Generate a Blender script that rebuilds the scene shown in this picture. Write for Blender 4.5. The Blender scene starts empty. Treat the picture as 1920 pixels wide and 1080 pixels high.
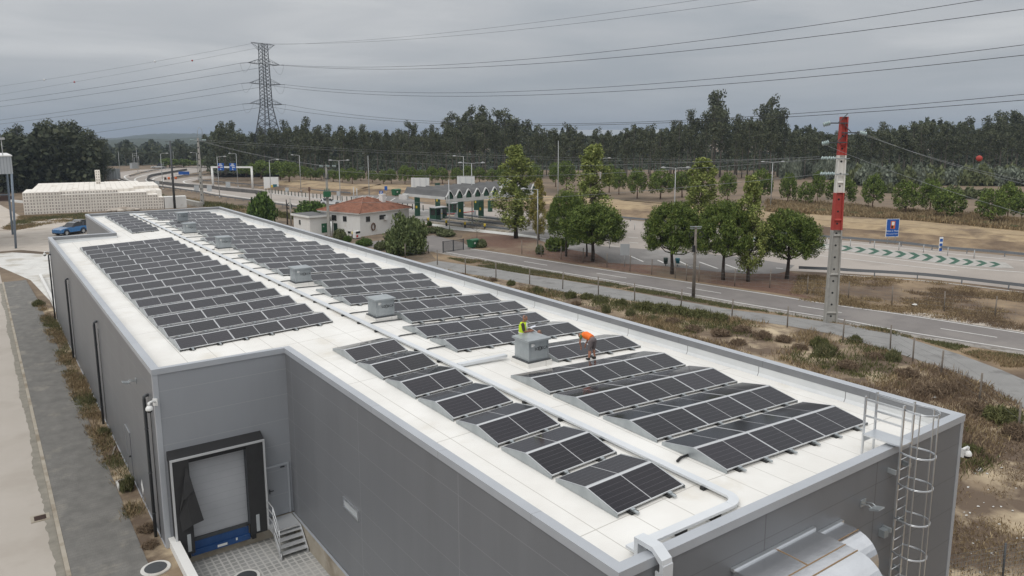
import bpy, bmesh, math, random
import numpy as np
from mathutils import Matrix, Vector
C = bpy.context.scene
COL = C.collection
R = math.radians
# ------------------------------------------------------------------ camera
F_PX, CY_PX, PITCH, ROLL, YAW, CAMH = 1409.602, 487.604, R(9.43273), R(-0.17496), R(35.40153), 14.8
fw = np.array([math.sin(YAW)*math.cos(PITCH), math.cos(YAW)*math.cos(PITCH), -math.sin(PITCH)])
_r = np.array([math.cos(YAW), -math.sin(YAW), 0.0]); _u = np.cross(_r, fw)
rt = math.cos(ROLL)*_r+math.sin(ROLL)*_u; up = -math.sin(ROLL)*_r+math.cos(ROLL)*_u
cam = bpy.data.cameras.new('camera'); camo = bpy.data.objects.new('camera', cam); COL.objects.link(camo)
cam.sensor_width = 36; cam.sensor_fit = 'HORIZONTAL'; cam.lens = 36*F_PX/1920
cam.shift_y = (CY_PX-540)/1920; cam.clip_start = .2; cam.clip_end = 12000
camo.matrix_world = Matrix(((rt[0], up[0], -fw[0], 0), (rt[1], up[1], -fw[1], 0), (rt[2], up[2], -fw[2], CAMH), (0, 0, 0, 1)))
C.camera = camo
C.view_settings.view_transform = 'Standard'; C.view_settings.look = 'None'; C.view_settings.gamma = 1
C.view_settings.exposure = 0.27; C.view_settings.use_curve_mapping = False
# ------------------------------------------------------------------ sky and sun
SUN_EL, SUN_AZ = R(52), R(250)     # azimuth from +y towards +x : light comes from the left
w = bpy.data.worlds.new('World'); C.world = w; w.use_nodes = True
nt = w.node_tree; nt.nodes.clear()
def N(t, ty, **k):
    n = t.nodes.new(ty)
    for a, b in k.items():
        if a.startswith('i_'):
            s = a[2:].replace('_', ' ')
            n.inputs[int(s) if s.isdigit() else s].default_value = b
        else: setattr(n, a, b)
    return n
def ramp(t, stops):
    n = t.nodes.new('ShaderNodeValToRGB'); e = n.color_ramp.elements
    while len(e) < len(stops): e.new(.5)
    for q, (p, c) in zip(e, stops):
        q.position = p; q.color = (*c, 1) if len(c) == 3 else c
    return n
L = nt.links.new
sky = N(nt, 'ShaderNodeTexSky', sky_type='NISHITA', sun_disc=False)
sky.sun_elevation = SUN_EL; sky.sun_rotation = SUN_AZ
tc = N(nt, 'ShaderNodeTexCoord'); sx = N(nt, 'ShaderNodeSeparateXYZ'); L(tc.outputs['Generated'], sx.inputs[0])
rp = ramp(nt, [(0.0, (.22, .22, .21)), (.498, (.325, .36, .40)), (.505, (.34, .372, .412)), (.54, (.412, .427, .447)), (.60, (.50, .508, .517)), (.75, (.78, .79, .80)), (1, (1.12, 1.12, 1.12))])
mr = N(nt, 'ShaderNodeMapRange'); mr.inputs[1].default_value = -1; mr.inputs[2].default_value = 1
L(sx.outputs['Z'], mr.inputs[0]); L(mr.outputs[0], rp.inputs[0])
mp = N(nt, 'ShaderNodeMapping'); mp.inputs['Scale'].default_value = (1.3, 1.3, 8.5); mp.inputs['Rotation'].default_value = (R(4), R(-7), 0)
L(tc.outputs['Generated'], mp.inputs[0])
nz = N(nt, 'ShaderNodeTexNoise', i_Scale=1.9, i_Detail=5.0, i_Roughness=.5, i_Distortion=.5); L(mp.outputs[0], nz.inputs['Vector'])
cr = ramp(nt, [(.30, (.77, .80, .83)), (.5, (.95, .955, .96)), (.72, (1.27, 1.25, 1.22))]); L(nz.outputs[0], cr.inputs[0])
mul = N(nt, 'ShaderNodeMix', data_type='RGBA', blend_type='MULTIPLY'); mul.inputs[0].default_value = 1
L(rp.outputs[0], mul.inputs[6]); L(cr.outputs[0], mul.inputs[7])
b1 = N(nt, 'ShaderNodeBackground', i_Strength=.05); L(sky.outputs[0], b1.inputs[0])
b2 = N(nt, 'ShaderNodeBackground', i_Strength=1.0); L(mul.outputs[2], b2.inputs[0])
mx = N(nt, 'ShaderNodeMixShader'); mx.inputs[0].default_value = .93
L(b1.outputs[0], mx.inputs[1]); L(b2.outputs[0], mx.inputs[2])
wo = N(nt, 'ShaderNodeOutputWorld'); L(mx.outputs[0], wo.inputs[0])
sun = bpy.data.lights.new('sun', 'SUN'); sun.energy = .9; sun.angle = R(25); sun.color = (1, .97, .92)
so = bpy.data.objects.new('sun', sun); COL.objects.link(so)
sd = Vector((math.sin(SUN_AZ)*math.cos(SUN_EL), math.cos(SUN_AZ)*math.cos(SUN_EL), math.sin(SUN_EL)))
so.rotation_euler = sd.to_track_quat('Z', 'Y').to_euler()
# ------------------------------------------------------------------ helpers
def ray(px, py): return fw+(px-960)/F_PX*rt-(py-CY_PX)/F_PX*up
def gp(px, py, z=0.0):                     # where the photo's pixel meets the level z
    d = ray(px, py); t = (z-CAMH)/d[2]; return np.array((d[0]*t, d[1]*t, z))
def dp(px, py, dist):                      # point on that sight line at a ground distance
    d = ray(px, py); t = dist/math.hypot(d[0], d[1]); return np.array((d[0]*t, d[1]*t, CAMH+d[2]*t))
def at(bx, by, ty, z=0.0, tx=None):        # base point and height of an upright thing
    g = gp(bx, by, z); return g, dp(bx if tx is None else tx, ty, math.hypot(g[0], g[1]))[2]-z
MATS = {}
def pmat(name, c, rough=.8, metal=0.0, c2=None, sc=3.0, det=5.0, lo=.35, hi=.65, bump=0.0, bsc=None, spec=.5, isl=None, c3=None, sc3=.3, lo3=.5, hi3=.62, stretch=None, seams=(), seamc=(.1, .1, .1), objr=0.0, coat=0.0):
    m = bpy.data.materials.new(name); m.use_nodes = True; t = m.node_tree; B = t.nodes['Principled BSDF']
    B.inputs['Roughness'].default_value = rough; B.inputs['Metallic'].default_value = metal
    B.inputs['Specular IOR Level'].default_value = spec
    if coat: B.inputs['Coat Weight'].default_value = coat; B.inputs['Coat Roughness'].default_value = .08
    l = t.links.new; out = None
    co = N(t, 'ShaderNodeTexCoord')
    vec = co.outputs['Object']
    if stretch:
        q = N(t, 'ShaderNodeMapping'); q.inputs['Scale'].default_value = stretch; l(vec, q.inputs[0]); vec = q.outputs[0]
    def noise(s, d=det):
        n = N(t, 'ShaderNodeTexNoise', i_Scale=s, i_Detail=d, i_Roughness=.6); l(vec, n.inputs['Vector']); return n.outputs[0]
    if isl is not None:
        g = N(t, 'ShaderNodeNewGeometry'); rr = ramp(t, [(0, c), (.55, c2), (1, isl)]); l(g.outputs['Random Per Island'], rr.inputs[0]); out = rr.outputs[0]
    elif c2 is not None:
        rr = ramp(t, [(lo, c), (hi, c2)]); l(noise(sc), rr.inputs[0]); out = rr.outputs[0]
    if c3 is not None:
        rr = ramp(t, [(lo3, (0, 0, 0)), (hi3, (1, 1, 1))]); l(noise(sc3, 6.0), rr.inputs[0])
        x = N(t, 'ShaderNodeMix', data_type='RGBA'); l(rr.outputs[0], x.inputs[0])
        if out is not None: l(out, x.inputs[6])
        else: x.inputs[6].default_value = (*c, 1)
        x.inputs[7].default_value = (*c3, 1); out = x.outputs[2]
    for (ax, per, wd, off) in seams:
        sp = N(t, 'ShaderNodeSeparateXYZ'); l(co.outputs['Object'], sp.inputs[0])
        a = N(t, 'ShaderNodeMath', operation='ADD', i_1=off+500*per); l(sp.outputs[ax], a.inputs[0])
        b = N(t, 'ShaderNodeMath', operation='MODULO', i_1=per); l(a.outputs[0], b.inputs[0])
        k = N(t, 'ShaderNodeMath', operation='LESS_THAN', i_1=wd); l(b.outputs[0], k.inputs[0])
        x = N(t, 'ShaderNodeMix', data_type='RGBA'); l(k.outputs[0], x.inputs[0])
        if out is not None: l(out, x.inputs[6])
        else: x.inputs[6].default_value = (*c, 1)
        x.inputs[7].default_value = (*seamc, 1); out = x.outputs[2]
    if objr:
        oi = N(t, 'ShaderNodeObjectInfo'); a = N(t, 'ShaderNodeMapRange', i_3=1-objr, i_4=1+objr); l(oi.outputs['Random'], a.inputs[0])
        x = N(t, 'ShaderNodeMix', data_type='RGBA', blend_type='MULTIPLY'); x.inputs[0].default_value = 1
        if out is not None: l(out, x.inputs[6])
        else: x.inputs[6].default_value = (*c, 1)
        l(a.outputs[0], x.inputs[7]); out = x.outputs[2]
    if out is None: B.inputs['Base Color'].default_value = (*c, 1)
    else: l(out, B.inputs['Base Color'])
    if bump:
        bn = N(t, 'ShaderNodeBump', i_Strength=bump, i_Distance=.05); l(noise(bsc or sc*4), bn.inputs['Height']); l(bn.outputs[0], B.inputs['Normal'])
    MATS[name] = m; return m
class MB:                                  # collects faces, then links them as ONE mesh object
    def __init__(s): s.v = []; s.f = []; s.m = []; s.sm = []
    def poly(s, pts, m=0, smooth=False):
        b = len(s.v); s.v += [tuple(float(c) for c in p) for p in pts]; s.f.append(tuple(range(b, b+len(pts)))); s.m.append(m); s.sm.append(smooth)
    def box(s, a, b, m=0, rz=0.0, o=(0, 0)):
        (x0, y0, z0), (x1, y1, z1) = a, b; p = []
        for x, y, z in ((x0, y0, z0), (x1, y0, z0), (x1, y1, z0), (x0, y1, z0), (x0, y0, z1), (x1, y0, z1), (x1, y1, z1), (x0, y1, z1)):
            if rz: c, q = math.cos(rz), math.sin(rz); x, y = x*c-y*q, x*q+y*c
            p.append((x+o[0], y+o[1], z))
        k = len(s.v); s.v += p
        for f in ((3, 2, 1, 0), (4, 5, 6, 7), (0, 1, 5, 4), (1, 2, 6, 5), (2, 3, 7, 6), (3, 0, 4, 7)):
            s.f.append(tuple(k+i for i in f)); s.m.append(m); s.sm.append(False)
        return s
    def tube(s, pts, r, n=8, m=0, r2=None, caps=True, smooth=True):
        P = [Vector(p) for p in pts]; K = len(P); b = len(s.v)
        rs = r if isinstance(r, (list, tuple)) else [r+(((r2 if r2 is not None else r)-r)*i/max(1, K-1)) for i in range(K)]
        for i, p in enumerate(P):
            d = (P[min(i+1, K-1)]-P[max(i-1, 0)]).normalized()
            a = d.orthogonal() if abs(d.z) > .95 else d.cross(Vector((0, 0, 1)))
            if abs(d.z) > .95: a = Vector((1, 0, 0))-d*d.x
            a.normalize(); c = d.cross(a)
            for j in range(n):
                t = 2*math.pi*(j+.5)/n; q = p+(a*math.cos(t)+c*math.sin(t))*rs[i]; s.v.append(tuple(q))
        for i in range(K-1):
            for j in range(n):
                s.f.append((b+i*n+j, b+i*n+(j+1) % n, b+(i+1)*n+(j+1) % n, b+(i+1)*n+j)); s.m.append(m); s.sm.append(smooth)
        if caps:
            s.f.append(tuple(b+j for j in range(n))[::-1]); s.m.append(m); s.sm.append(False)
            s.f.append(tuple(b+(K-1)*n+j for j in range(n))); s.m.append(m); s.sm.append(False)
        return s
    def bar(s, a, b, wd, m=0): return s.tube([a, b], wd*.707, 4, m, smooth=False)
    def ball(s, c, r, m=0, n=10, k=7, z0=-1.0, z1=1.0):
        rx, ry, rz = r if isinstance(r, (tuple, list)) else (r, r, r); b = len(s.v)
        for i in range(k+1):
            t = math.asin(max(-1, min(1, z0+(z1-z0)*i/k))) if False else (math.asin(z0)+(math.asin(z1)-math.asin(z0))*i/k)
            for j in range(n):
                a = 2*math.pi*j/n; s.v.append((c[0]+rx*math.cos(t)*math.cos(a), c[1]+ry*math.cos(t)*math.sin(a), c[2]+rz*math.sin(t)))
        for i in range(k):
            for j in range(n):
                s.f.append((b+i*n+j, b+i*n+(j+1) % n, b+(i+1)*n+(j+1) % n, b+(i+1)*n+j)); s.m.append(m); s.sm.append(True)
        return s
    def prism(s, poly, z0, z1, m=0, top=None):
        n = len(poly)
        s.poly([(x, y, z1) for x, y in poly], m if top is None else top); s.poly([(x, y, z0) for x, y in poly][::-1], m)
        for i in range(n):
            a, b = poly[i], poly[(i+1) % n]; s.poly([(a[0], a[1], z0), (b[0], b[1], z0), (b[0], b[1], z1), (a[0], a[1], z1)], m)
        return s
    def extr(s, prof, x0, x1, m=0):        # profile in (y, z) run along x
        n = len(prof)
        s.poly([(x0, y, z) for y, z in prof], m); s.poly([(x1, y, z) for y, z in prof][::-1], m)
        for i in range(n):
            a, b = prof[i], prof[(i+1) % n]; s.poly([(x0, *a), (x1, *a), (x1, *b), (x0, *b)], m)
        return s
    def mesh(s, name, mats):
        me = bpy.data.meshes.new(name); me.from_pydata(s.v, [], s.f)
        for q in (mats if isinstance(mats, (list, tuple)) else [mats]): me.materials.append(MATS[q] if isinstance(q, str) else q)
        me.polygons.foreach_set('material_index', s.m); me.polygons.foreach_set('use_smooth', s.sm); me.update(); return me
    def build(s, name, mats, parent=None, loc=None, **k):
        return link(name, s.mesh(name, mats), parent, loc, **k)
def link(name, me, parent=None, loc=None, rot=None, **k):
    o = bpy.data.objects.new(name, me); COL.objects.link(o)
    if parent is not None: o.parent = parent
    if loc is not None: o.location = [float(q) for q in loc]
    if rot is not None: o.rotation_euler = rot
    tag(o, **k); return o
def tag(o, label=None, cat=None, group=None, kind=None):
    if label: o['label'] = label
    if cat: o['category'] = cat
    if group: o['group'] = group
    if kind: o['kind'] = kind
    return o
def thing(name, label, cat, loc=(0, 0, 0), rz=0.0, group=None):
    o = bpy.data.objects.new(name, None); COL.objects.link(o); o.empty_display_size = .3
    o.location = [float(q) for q in loc]; o.rotation_euler = (0, 0, rz); return tag(o, label, cat, group)
def kids(o): return [c for c in COL.objects if c.parent is o]
CH = {}
def dup(root, loc, rz=0.0, label=None, group=None, scale=None):
    if root not in CH:
        CH[root] = [(c, [g for g in root.children_recursive if g.parent is c]) for c in root.children]
    r = root.copy(); COL.objects.link(r); r.location = [float(q) for q in loc]; r.rotation_euler = (0, 0, rz)
    if scale is not None: r.scale = scale if isinstance(scale, (tuple, list)) else (scale,)*3
    if label: r['label'] = label
    if group: r['group'] = group
    for c, gs in CH[root]:
        d = c.copy(); COL.objects.link(d); d.parent = r
        for g in gs:
            e = g.copy(); COL.objects.link(e); e.parent = d
    return r
def sheet(name, pts, z, mat, kind='structure', raw=False):     # a flat piece of ground; pts in pixels or (raw) metres
    P = [(p[0], p[1]) for p in pts] if raw else [tuple(gp(*p)[:2]) for p in pts]
    bm = bmesh.new(); vs = [bm.verts.new((x, y, z)) for x, y in P]; f = bm.faces.new(vs); f.normal_update()
    if f.normal.z < 0: f.normal_flip()
    bmesh.ops.triangulate(bm, faces=bm.faces[:]); me = bpy.data.meshes.new(name); bm.to_mesh(me); bm.free(); me.materials.append(MATS[mat])
    o = link(name, me); o['kind'] = kind; return o
def ribbon(mb, P, wd, z, m=0, side=0):     # strip along a polyline, centred (side 0)
    P = [Vector((p[0], p[1])) for p in P]; n = len(P); Lf = []; Rt = []
    for i, p in enumerate(P):
        d = (P[min(i+1, n-1)]-P[max(i-1, 0)]).normalized(); q = Vector((-d.y, d.x))
        Lf.append(p+q*wd/2); Rt.append(p-q*wd/2)
    for i in range(n-1): mb.poly([(*Rt[i], z), (*Rt[i+1], z), (*Lf[i+1], z), (*Lf[i], z)], m)
def smooth_line(P, k=6):                   # Catmull-Rom through points
    P = [np.array(p[:2], float) for p in P]; out = []
    for i in range(len(P)-1):
        a, b, c, d = P[max(i-1, 0)], P[i], P[i+1], P[min(i+2, len(P)-1)]
        for j in range(k):
            t = j/k; out.append(.5*((2*b)+(c-a)*t+(2*a-5*b+4*c-d)*t*t+(3*b-a-3*c+d)*t**3))
    out.append(P[-1]); return out
def along(P, step, start=0.0):             # points every step metres along a polyline, with heading
    out = []; need = start
    for a, b in zip(P[:-1], P[1:]):
        a = np.array(a[:2]); b = np.array(b[:2]); l = np.linalg.norm(b-a); h = math.atan2(b[1]-a[1], b[0]-a[0])
        while need <= l: out.append((*(a+(b-a)*need/l), h)); need += step
        need -= l
    return out
def text(name, s, size, mat, parent=None, M=None, ext=.004, align='CENTER', **k):
    cu = bpy.data.curves.new(name, 'FONT'); cu.body = s; cu.size = size; cu.extrude = ext; cu.align_x = align; cu.align_y = 'CENTER'
    o = bpy.data.objects.new('tmp', cu); me = bpy.data.meshes.new_from_object(o); bpy.data.objects.remove(o); bpy.data.curves.remove(cu)
    me.name = name; me.materials.clear(); me.materials.append(MATS[mat])
    o = link(name, me, parent)
    if M is not None: o.matrix_local = M
    return tag(o, **k)
def quads(name, P, Nn, U, wd, ht, mats, idx=None):      # N leaf quads: centres, normals, long axis
    n = len(P); Nn = Nn/np.linalg.norm(Nn, axis=1)[:, None]
    U = U-(U*Nn).sum(1)[:, None]*Nn; U /= np.linalg.norm(U, axis=1)[:, None]+1e-9; V = np.cross(Nn, U)
    wd = np.broadcast_to(wd, (n,))[:, None]; ht = np.broadcast_to(ht, (n,))[:, None]
    c = np.stack([P-U*ht*.5, P+V*wd*.5, P+U*ht*.5, P-V*wd*.5], 1).reshape(-1, 3)
    me = bpy.data.meshes.new(name); me.vertices.add(4*n); me.vertices.foreach_set('co', c.ravel())
    me.loops.add(4*n); me.loops.foreach_set('vertex_index', np.arange(4*n, dtype=np.int32))
    me.polygons.add(n); me.polygons.foreach_set('loop_start', np.arange(0, 4*n, 4, dtype=np.int32))
    try: me.polygons.foreach_set('loop_total', np.full(n, 4, dtype=np.int32))
    except Exception: pass
    for q in (mats if isinstance(mats, (list, tuple)) else [mats]): me.materials.append(MATS[q])
    if idx is not None: me.polygons.foreach_set('material_index', np.asarray(idx, dtype=np.int32))
    me.update(calc_edges=True); me.validate(); return me
def cloud(rng, lobes, per, shell=.55):     # points on and in ellipsoid lobes, with outward normals
    P = []; D = []
    for (cx, cy, cz, rx, ry, rz) in lobes:
        d = rng.normal(size=(per, 3)); d /= np.linalg.norm(d, axis=1)[:, None]
        r = shell+(1-shell)*rng.random((per, 1))**.5
        P.append(np.array((cx, cy, cz))+d*r*np.array((rx, ry, rz))); D.append(d)
    return np.concatenate(P), np.concatenate(D)
ORD = 'first second third fourth fifth sixth seventh eighth ninth tenth eleventh twelfth thirteenth fourteenth fifteenth sixteenth seventeenth eighteenth nineteenth twentieth'.split()
ORD += ['twenty-'+q for q in ORD[:9]]+['thirtieth']
# ------------------------------------------------------------------ materials
pmat('membrane', (.71, .69, .65), .6, c2=(.79, .775, .74), sc=.55, det=9, c3=(.60, .555, .475), sc3=.5, lo3=.56, hi3=.80, seams=((1, 6.1, .03, 1.0), (0, 1.05, .024, .35)), seamc=(.49, .47, .43), bump=.12, bsc=2)
pmat('lining', (.60, .615, .62), .55, c2=(.66, .67, .67), sc=.8, seams=((1, 3.35, .03, .6),), seamc=(.22, .22, .22))
pmat('cap_metal', (.42, .44, .47), .42, c2=(.47, .49, .52), sc=.5, metal=.25, seams=((1, 4.0, .012, 0),), seamc=(.25, .25, .26))
pmat('wall_panel', (.152, .157, .168), .40, c2=(.174, .179, .189), sc=.22, seams=((2, 1.0, .016, .05), (1, 6.05, .026, 3.1)), seamc=(.235, .24, .25), c3=(.147, .151, .16), sc3=1.0, lo3=.45, hi3=.8, stretch=(1, 1, .12))
pmat('end_panel', (.155, .16, .169), .40, c2=(.175, .18, .19), sc=.22, seams=((2, 1.0, .014, .05), (0, 4.57, .03, .26)), seamc=(.09, .09, .095), c3=(.15, .154, .162), sc3=1.0, lo3=.45, hi3=.8, stretch=(1, 1, .12))
pmat('dock_panel_lit', (.275, .288, .31), .42, c2=(.30, .313, .333), sc=.25, seams=((2, 1.0, .014, .05),), seamc=(.36, .37, .39), c3=(.265, .276, .295), sc3=1.0, lo3=.45, hi3=.8, stretch=(1, 1, .12))  # lighter copy of the wall grey: yard bounce and sky reflection put in the colour
pmat('galv', (.34, .37, .385), .42, metal=.55, c2=(.46, .49, .50), sc=1.8, det=8)
pmat('galv_bright', (.70, .72, .74), .3, metal=.85, c2=(.62, .64, .66), sc=.7)
pmat('duct_metal', (.74, .75, .77), .27, metal=.95, c2=(.66, .67, .69), sc=.8, bump=.35, bsc=.9)
pmat('alu', (.62, .63, .64), .4, metal=.5)
pmat('black', (.012, .012, .013), .6); pmat('rubber', (.02, .02, .02), .8); pmat('dark_steel', (.075, .08, .085), .5, metal=.3)
pmat('white_paint', (.74, .74, .72), .5); pmat('wall_white', (.70, .69, .66), .85, c2=(.74, .73, .71), sc=.6, c3=(.55, .52, .46), sc3=.5, lo3=.62, hi3=.8)
pmat('tray', (.62, .645, .67), .4, metal=.2, c2=(.68, .70, .72), sc=.7)
pmat('tarp_black', (.022, .022, .023), .55, c2=(.03, .03, .031), sc=2)
pmat('blue_steel', (.012, .06, .19), .45, c2=(.02, .075, .22), sc=2.5, c3=(.12, .12, .12), sc3=3, lo3=.62, hi3=.7)
pmat('door_grey', (.40, .41, .43), .5, c2=(.44, .45, .47), sc=1, seams=((2, .28, .012, 0),), seamc=(.33, .34, .36))
pmat('concrete', (.33, .29, .23), .9, c2=(.40, .36, .30), sc=1.5, c3=(.24, .20, .15), sc3=.6)
pmat('concrete_pole', (.31, .30, .275), .9, c2=(.38, .365, .335), sc=2); pmat('pole_red', (.36, .045, .035), .7, c2=(.42, .06, .045), sc=1.5); pmat('pole_white', (.68, .66, .61), .7, c2=(.72, .70, .66), sc=2)
pmat('wood_pole', (.17, .145, .12), .9, c2=(.23, .20, .17), sc=4); pmat('wood_dark', (.06, .05, .045), .9)
pmat('glass_green', (.38, .47, .46), .12, spec=.8); pmat('glass_dark', (.015, .018, .02), .08, spec=.7)
pmat('white_conc', (.56, .55, .52), .85, c2=(.66, .65, .62), sc=.5, c3=(.45, .42, .37), sc3=.3)
pmat('paver', (.26, .26, .25), .9, c2=(.34, .34, .33), sc=.7, c3=(.40, .39, .37), sc3=.5, seams=((0, .25, .06, 0), (1, .25, .06, 0)), seamc=(.45, .44, .42))
pmat('street', (.41, .37, .325), .9, c2=(.435, .395, .35), sc=.35, c3=(.385, .345, .30), sc3=.25, bump=.1, bsc=25)
pmat('sidewalk', (.135, .130, .120), .92, c2=(.19, .182, .168), sc=1.3, det=10, c3=(.31, .285, .24), sc3=.42, lo3=.55, hi3=.76, bump=.35, bsc=14, stretch=(1.3, 1, 1), seams=((1, .21, .012, 0),), seamc=(.125, .12, .11))
pmat('soil', (.15, .108, .072), .95, c2=(.22, .165, .11), sc=.4, c3=(.10, .074, .05), sc3=.12, bump=.4, bsc=3)
pmat('scrub_soil', (.235, .175, .115), .95, c2=(.50, .405, .275), sc=.32, det=9, lo=.44, hi=.62, c3=(.125, .088, .06), sc3=.30, lo3=.44, hi3=.56, bump=.8, bsc=2.5)
pmat('mulch', (.115, .062, .042), .95, c2=(.165, .095, .066), sc=2.5, c3=(.21, .155, .105), sc3=.12, lo3=.5, hi3=.65, bump=.5, bsc=8)
pmat('dry_bank', (.185, .128, .078), .95, c2=(.30, .22, .135), sc=.5, det=9, c3=(.115, .078, .052), sc3=.14, lo3=.44, hi3=.62, bump=.6, bsc=3, stretch=(1, 1, 4))
pmat('field', (0.162, 0.1152, 0.0756), .95, c2=(0.2304, 0.1692, 0.1116), sc=.12, det=9, c3=(0.108, 0.0806, 0.054), sc3=.05, lo3=.45, hi3=.65)
pmat('asphalt', (.172, .156, .147), .9, c2=(.20, .182, .172), sc=.5, c3=(.225, .205, .19), sc3=.2, bump=.1, bsc=25)
pmat('path_asphalt', (.225, .22, .212), .92, c2=(.262, .257, .248), sc=.6, c3=(.175, .17, .163), sc3=.5, lo3=.55, hi3=.66, bump=.1, bsc=20)
pmat('highway', (.34, .30, .265), .9, c2=(.385, .342, .305), sc=.12, c3=(.30, .265, .235), sc3=.07)
pmat('parking', (.165, .155, .148), .9, c2=(.20, .187, .178), sc=.3, c3=(.27, .258, .245), sc3=.1)
pmat('plaza', (.20, .19, .18), .9, c2=(.30, .28, .255), sc=.2, c3=(.13, .125, .12), sc3=.12, lo3=.48, hi3=.6)
pmat('road_paint', (.70, .69, .66), .8, c2=(.60, .59, .56), sc=3); pmat('green_paint', (.02, .085, .05), .7); pmat('yellow', (.62, .45, .03), .6)
pmat('gravel', (.42, .37, .32), .95, c2=(.50, .45, .39), sc=.5, c3=(.30, .25, .20), sc3=.15, lo3=.55, hi3=.7, bump=.3, bsc=4)
pmat('crate', (.76, .71, .64), .8, c2=(.83, .79, .73), sc=.7, objr=.05); pmat('crate_hole', (.13, .085, .07), .9)
pmat('tile', (.235, .098, .058), .9, c2=(.33, .155, .10), sc=2.2, det=8, c3=(.16, .08, .055), sc3=.9, lo3=.5, hi3=.7)
pmat('green_metal', (.012, .062, .035), .5); pmat('green_dark', (.008, .03, .02), .5); pmat('canopy_roof', (.095, .095, .096), .8, c2=(.13, .13, .13), sc=.6); pmat('canopy_white', (.62, .62, .61), .6, c2=(.52, .52, .50), sc=.8)
pmat('sign_blue', (.006, .085, .36), .5); pmat('red', (.55, .03, .02), .5); pmat('orange', (.62, .13, .02), .6); pmat('lamp_grey', (.42, .43, .43), .5, metal=.2); pmat('rail_grey', (.20, .215, .235), .5, metal=.4); pmat('sign_grey', (.40, .42, .43), .6)
pmat('lattice_steel', (0.078, 0.084, 0.093), .6, metal=.3); pmat('wire', (.03, .032, .035), .7); pmat('wire_light', (.22, .23, .23), .6)
pmat('corrugated', (.36, .38, .40), .5, c2=(.40, .42, .44), sc=.5, seams=((0, .35, .09, 0),), seamc=(.26, .28, .30)); pmat('steel_blue', (.17, .21, .26), .5)
pmat('car_blue', (.01, .16, .42), .25, coat=1.0); pmat('car_dark', (.03, .033, .045), .25, coat=1.0); pmat('car_white', (.68, .70, .71), .3, coat=1.0)
pmat('bin_green', (.015, .11, .045), .5); pmat('bin_blue', (.01, .13, .17), .5)
pmat('skin', (.33, .155, .10), .6); pmat('vest_yellow', (.55, .75, .02), .7); pmat('vest_orange', (.85, .17, .02), .7); pmat('shirt_brown', (.055, .042, .036), .9); pmat('shorts_grey', (.115, .095, .095), .9, c2=(.15, .125, .125), sc=8); pmat('shoe', (.02, .018, .016), .8); pmat('hair_grey', (.12, .11, .10), .9); pmat('hivis_band', (.62, .62, .60), .5); pmat('shirt_grey', (.35, .38, .40), .9); pmat('shirt_green', (.10, .15, .05), .9); pmat('paper', (.65, .67, .75), .8)
# foliage : colour varies leaf by leaf
pmat('pine_leaf', (.050, .078, .016), .7, c2=(.098, .140, .028), isl=(.185, .225, .052), spec=.2)
pmat('pine_far', (.062, .094, .022), .8, c2=(.115, .162, .036), isl=(.20, .25, .06), spec=.2)
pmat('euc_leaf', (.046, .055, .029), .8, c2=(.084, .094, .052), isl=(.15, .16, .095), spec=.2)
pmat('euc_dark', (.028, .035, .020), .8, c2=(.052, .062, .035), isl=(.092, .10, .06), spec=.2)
pmat('plane_leaf', (.115, .145, .034), .7, c2=(.20, .24, .062), isl=(.34, .36, .11), spec=.25)
pmat('yellow_leaf', (0.176, 0.154, 0.0385), .7, c2=(0.275, 0.242, 0.066), isl=(0.374, 0.33, 0.11), spec=.2)
pmat('olive_leaf', (.08, .096, .042), .8, c2=(.13, .15, .068), isl=(.21, .225, .115), spec=.2)
pmat('silver_leaf', (.105, .125, .092), .8, c2=(.165, .188, .14), isl=(.25, .275, .215), spec=.2)
pmat('willow_leaf', (0.0607, 0.0837, 0.0297), .8, c2=(0.1148, 0.1485, 0.054), isl=(0.189, 0.2228, 0.0945), spec=.2)
pmat('hedge_leaf', (0.0364, 0.0715, 0.0156), .8, c2=(0.078, 0.13, 0.0286), isl=(0.13, 0.195, 0.0455), spec=.2)
pmat('heath_leaf', (0.0675, 0.0743, 0.0297), .9, c2=(0.1148, 0.1188, 0.0486), isl=(0.1755, 0.1688, 0.0743), spec=.1)
pmat('dead_leaf', (0.1232, 0.087, 0.0609), .9, c2=(0.1885, 0.1377, 0.0957), isl=(0.29, 0.2175, 0.145), spec=.1)
pmat('straw', (0.169, 0.1235, 0.0715), .9, c2=(0.273, 0.2015, 0.117), isl=(0.429, 0.338, 0.2015), spec=.1)
pmat('verge_grass', (0.0743, 0.0837, 0.0378), .9, c2=(0.1283, 0.135, 0.0607), isl=(0.2295, 0.2025, 0.108), spec=.1)
pmat('bark', (.055, .042, .034), .95, c2=(.085, .067, .054), sc=5); pmat('bark_red', (.13, .075, .05), .95, c2=(.17, .10, .07), sc=4); pmat('bark_euc', (.095, .083, .068), .9, c2=(.16, .14, .115), sc=1.5, stretch=(1, 1, .2))
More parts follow.
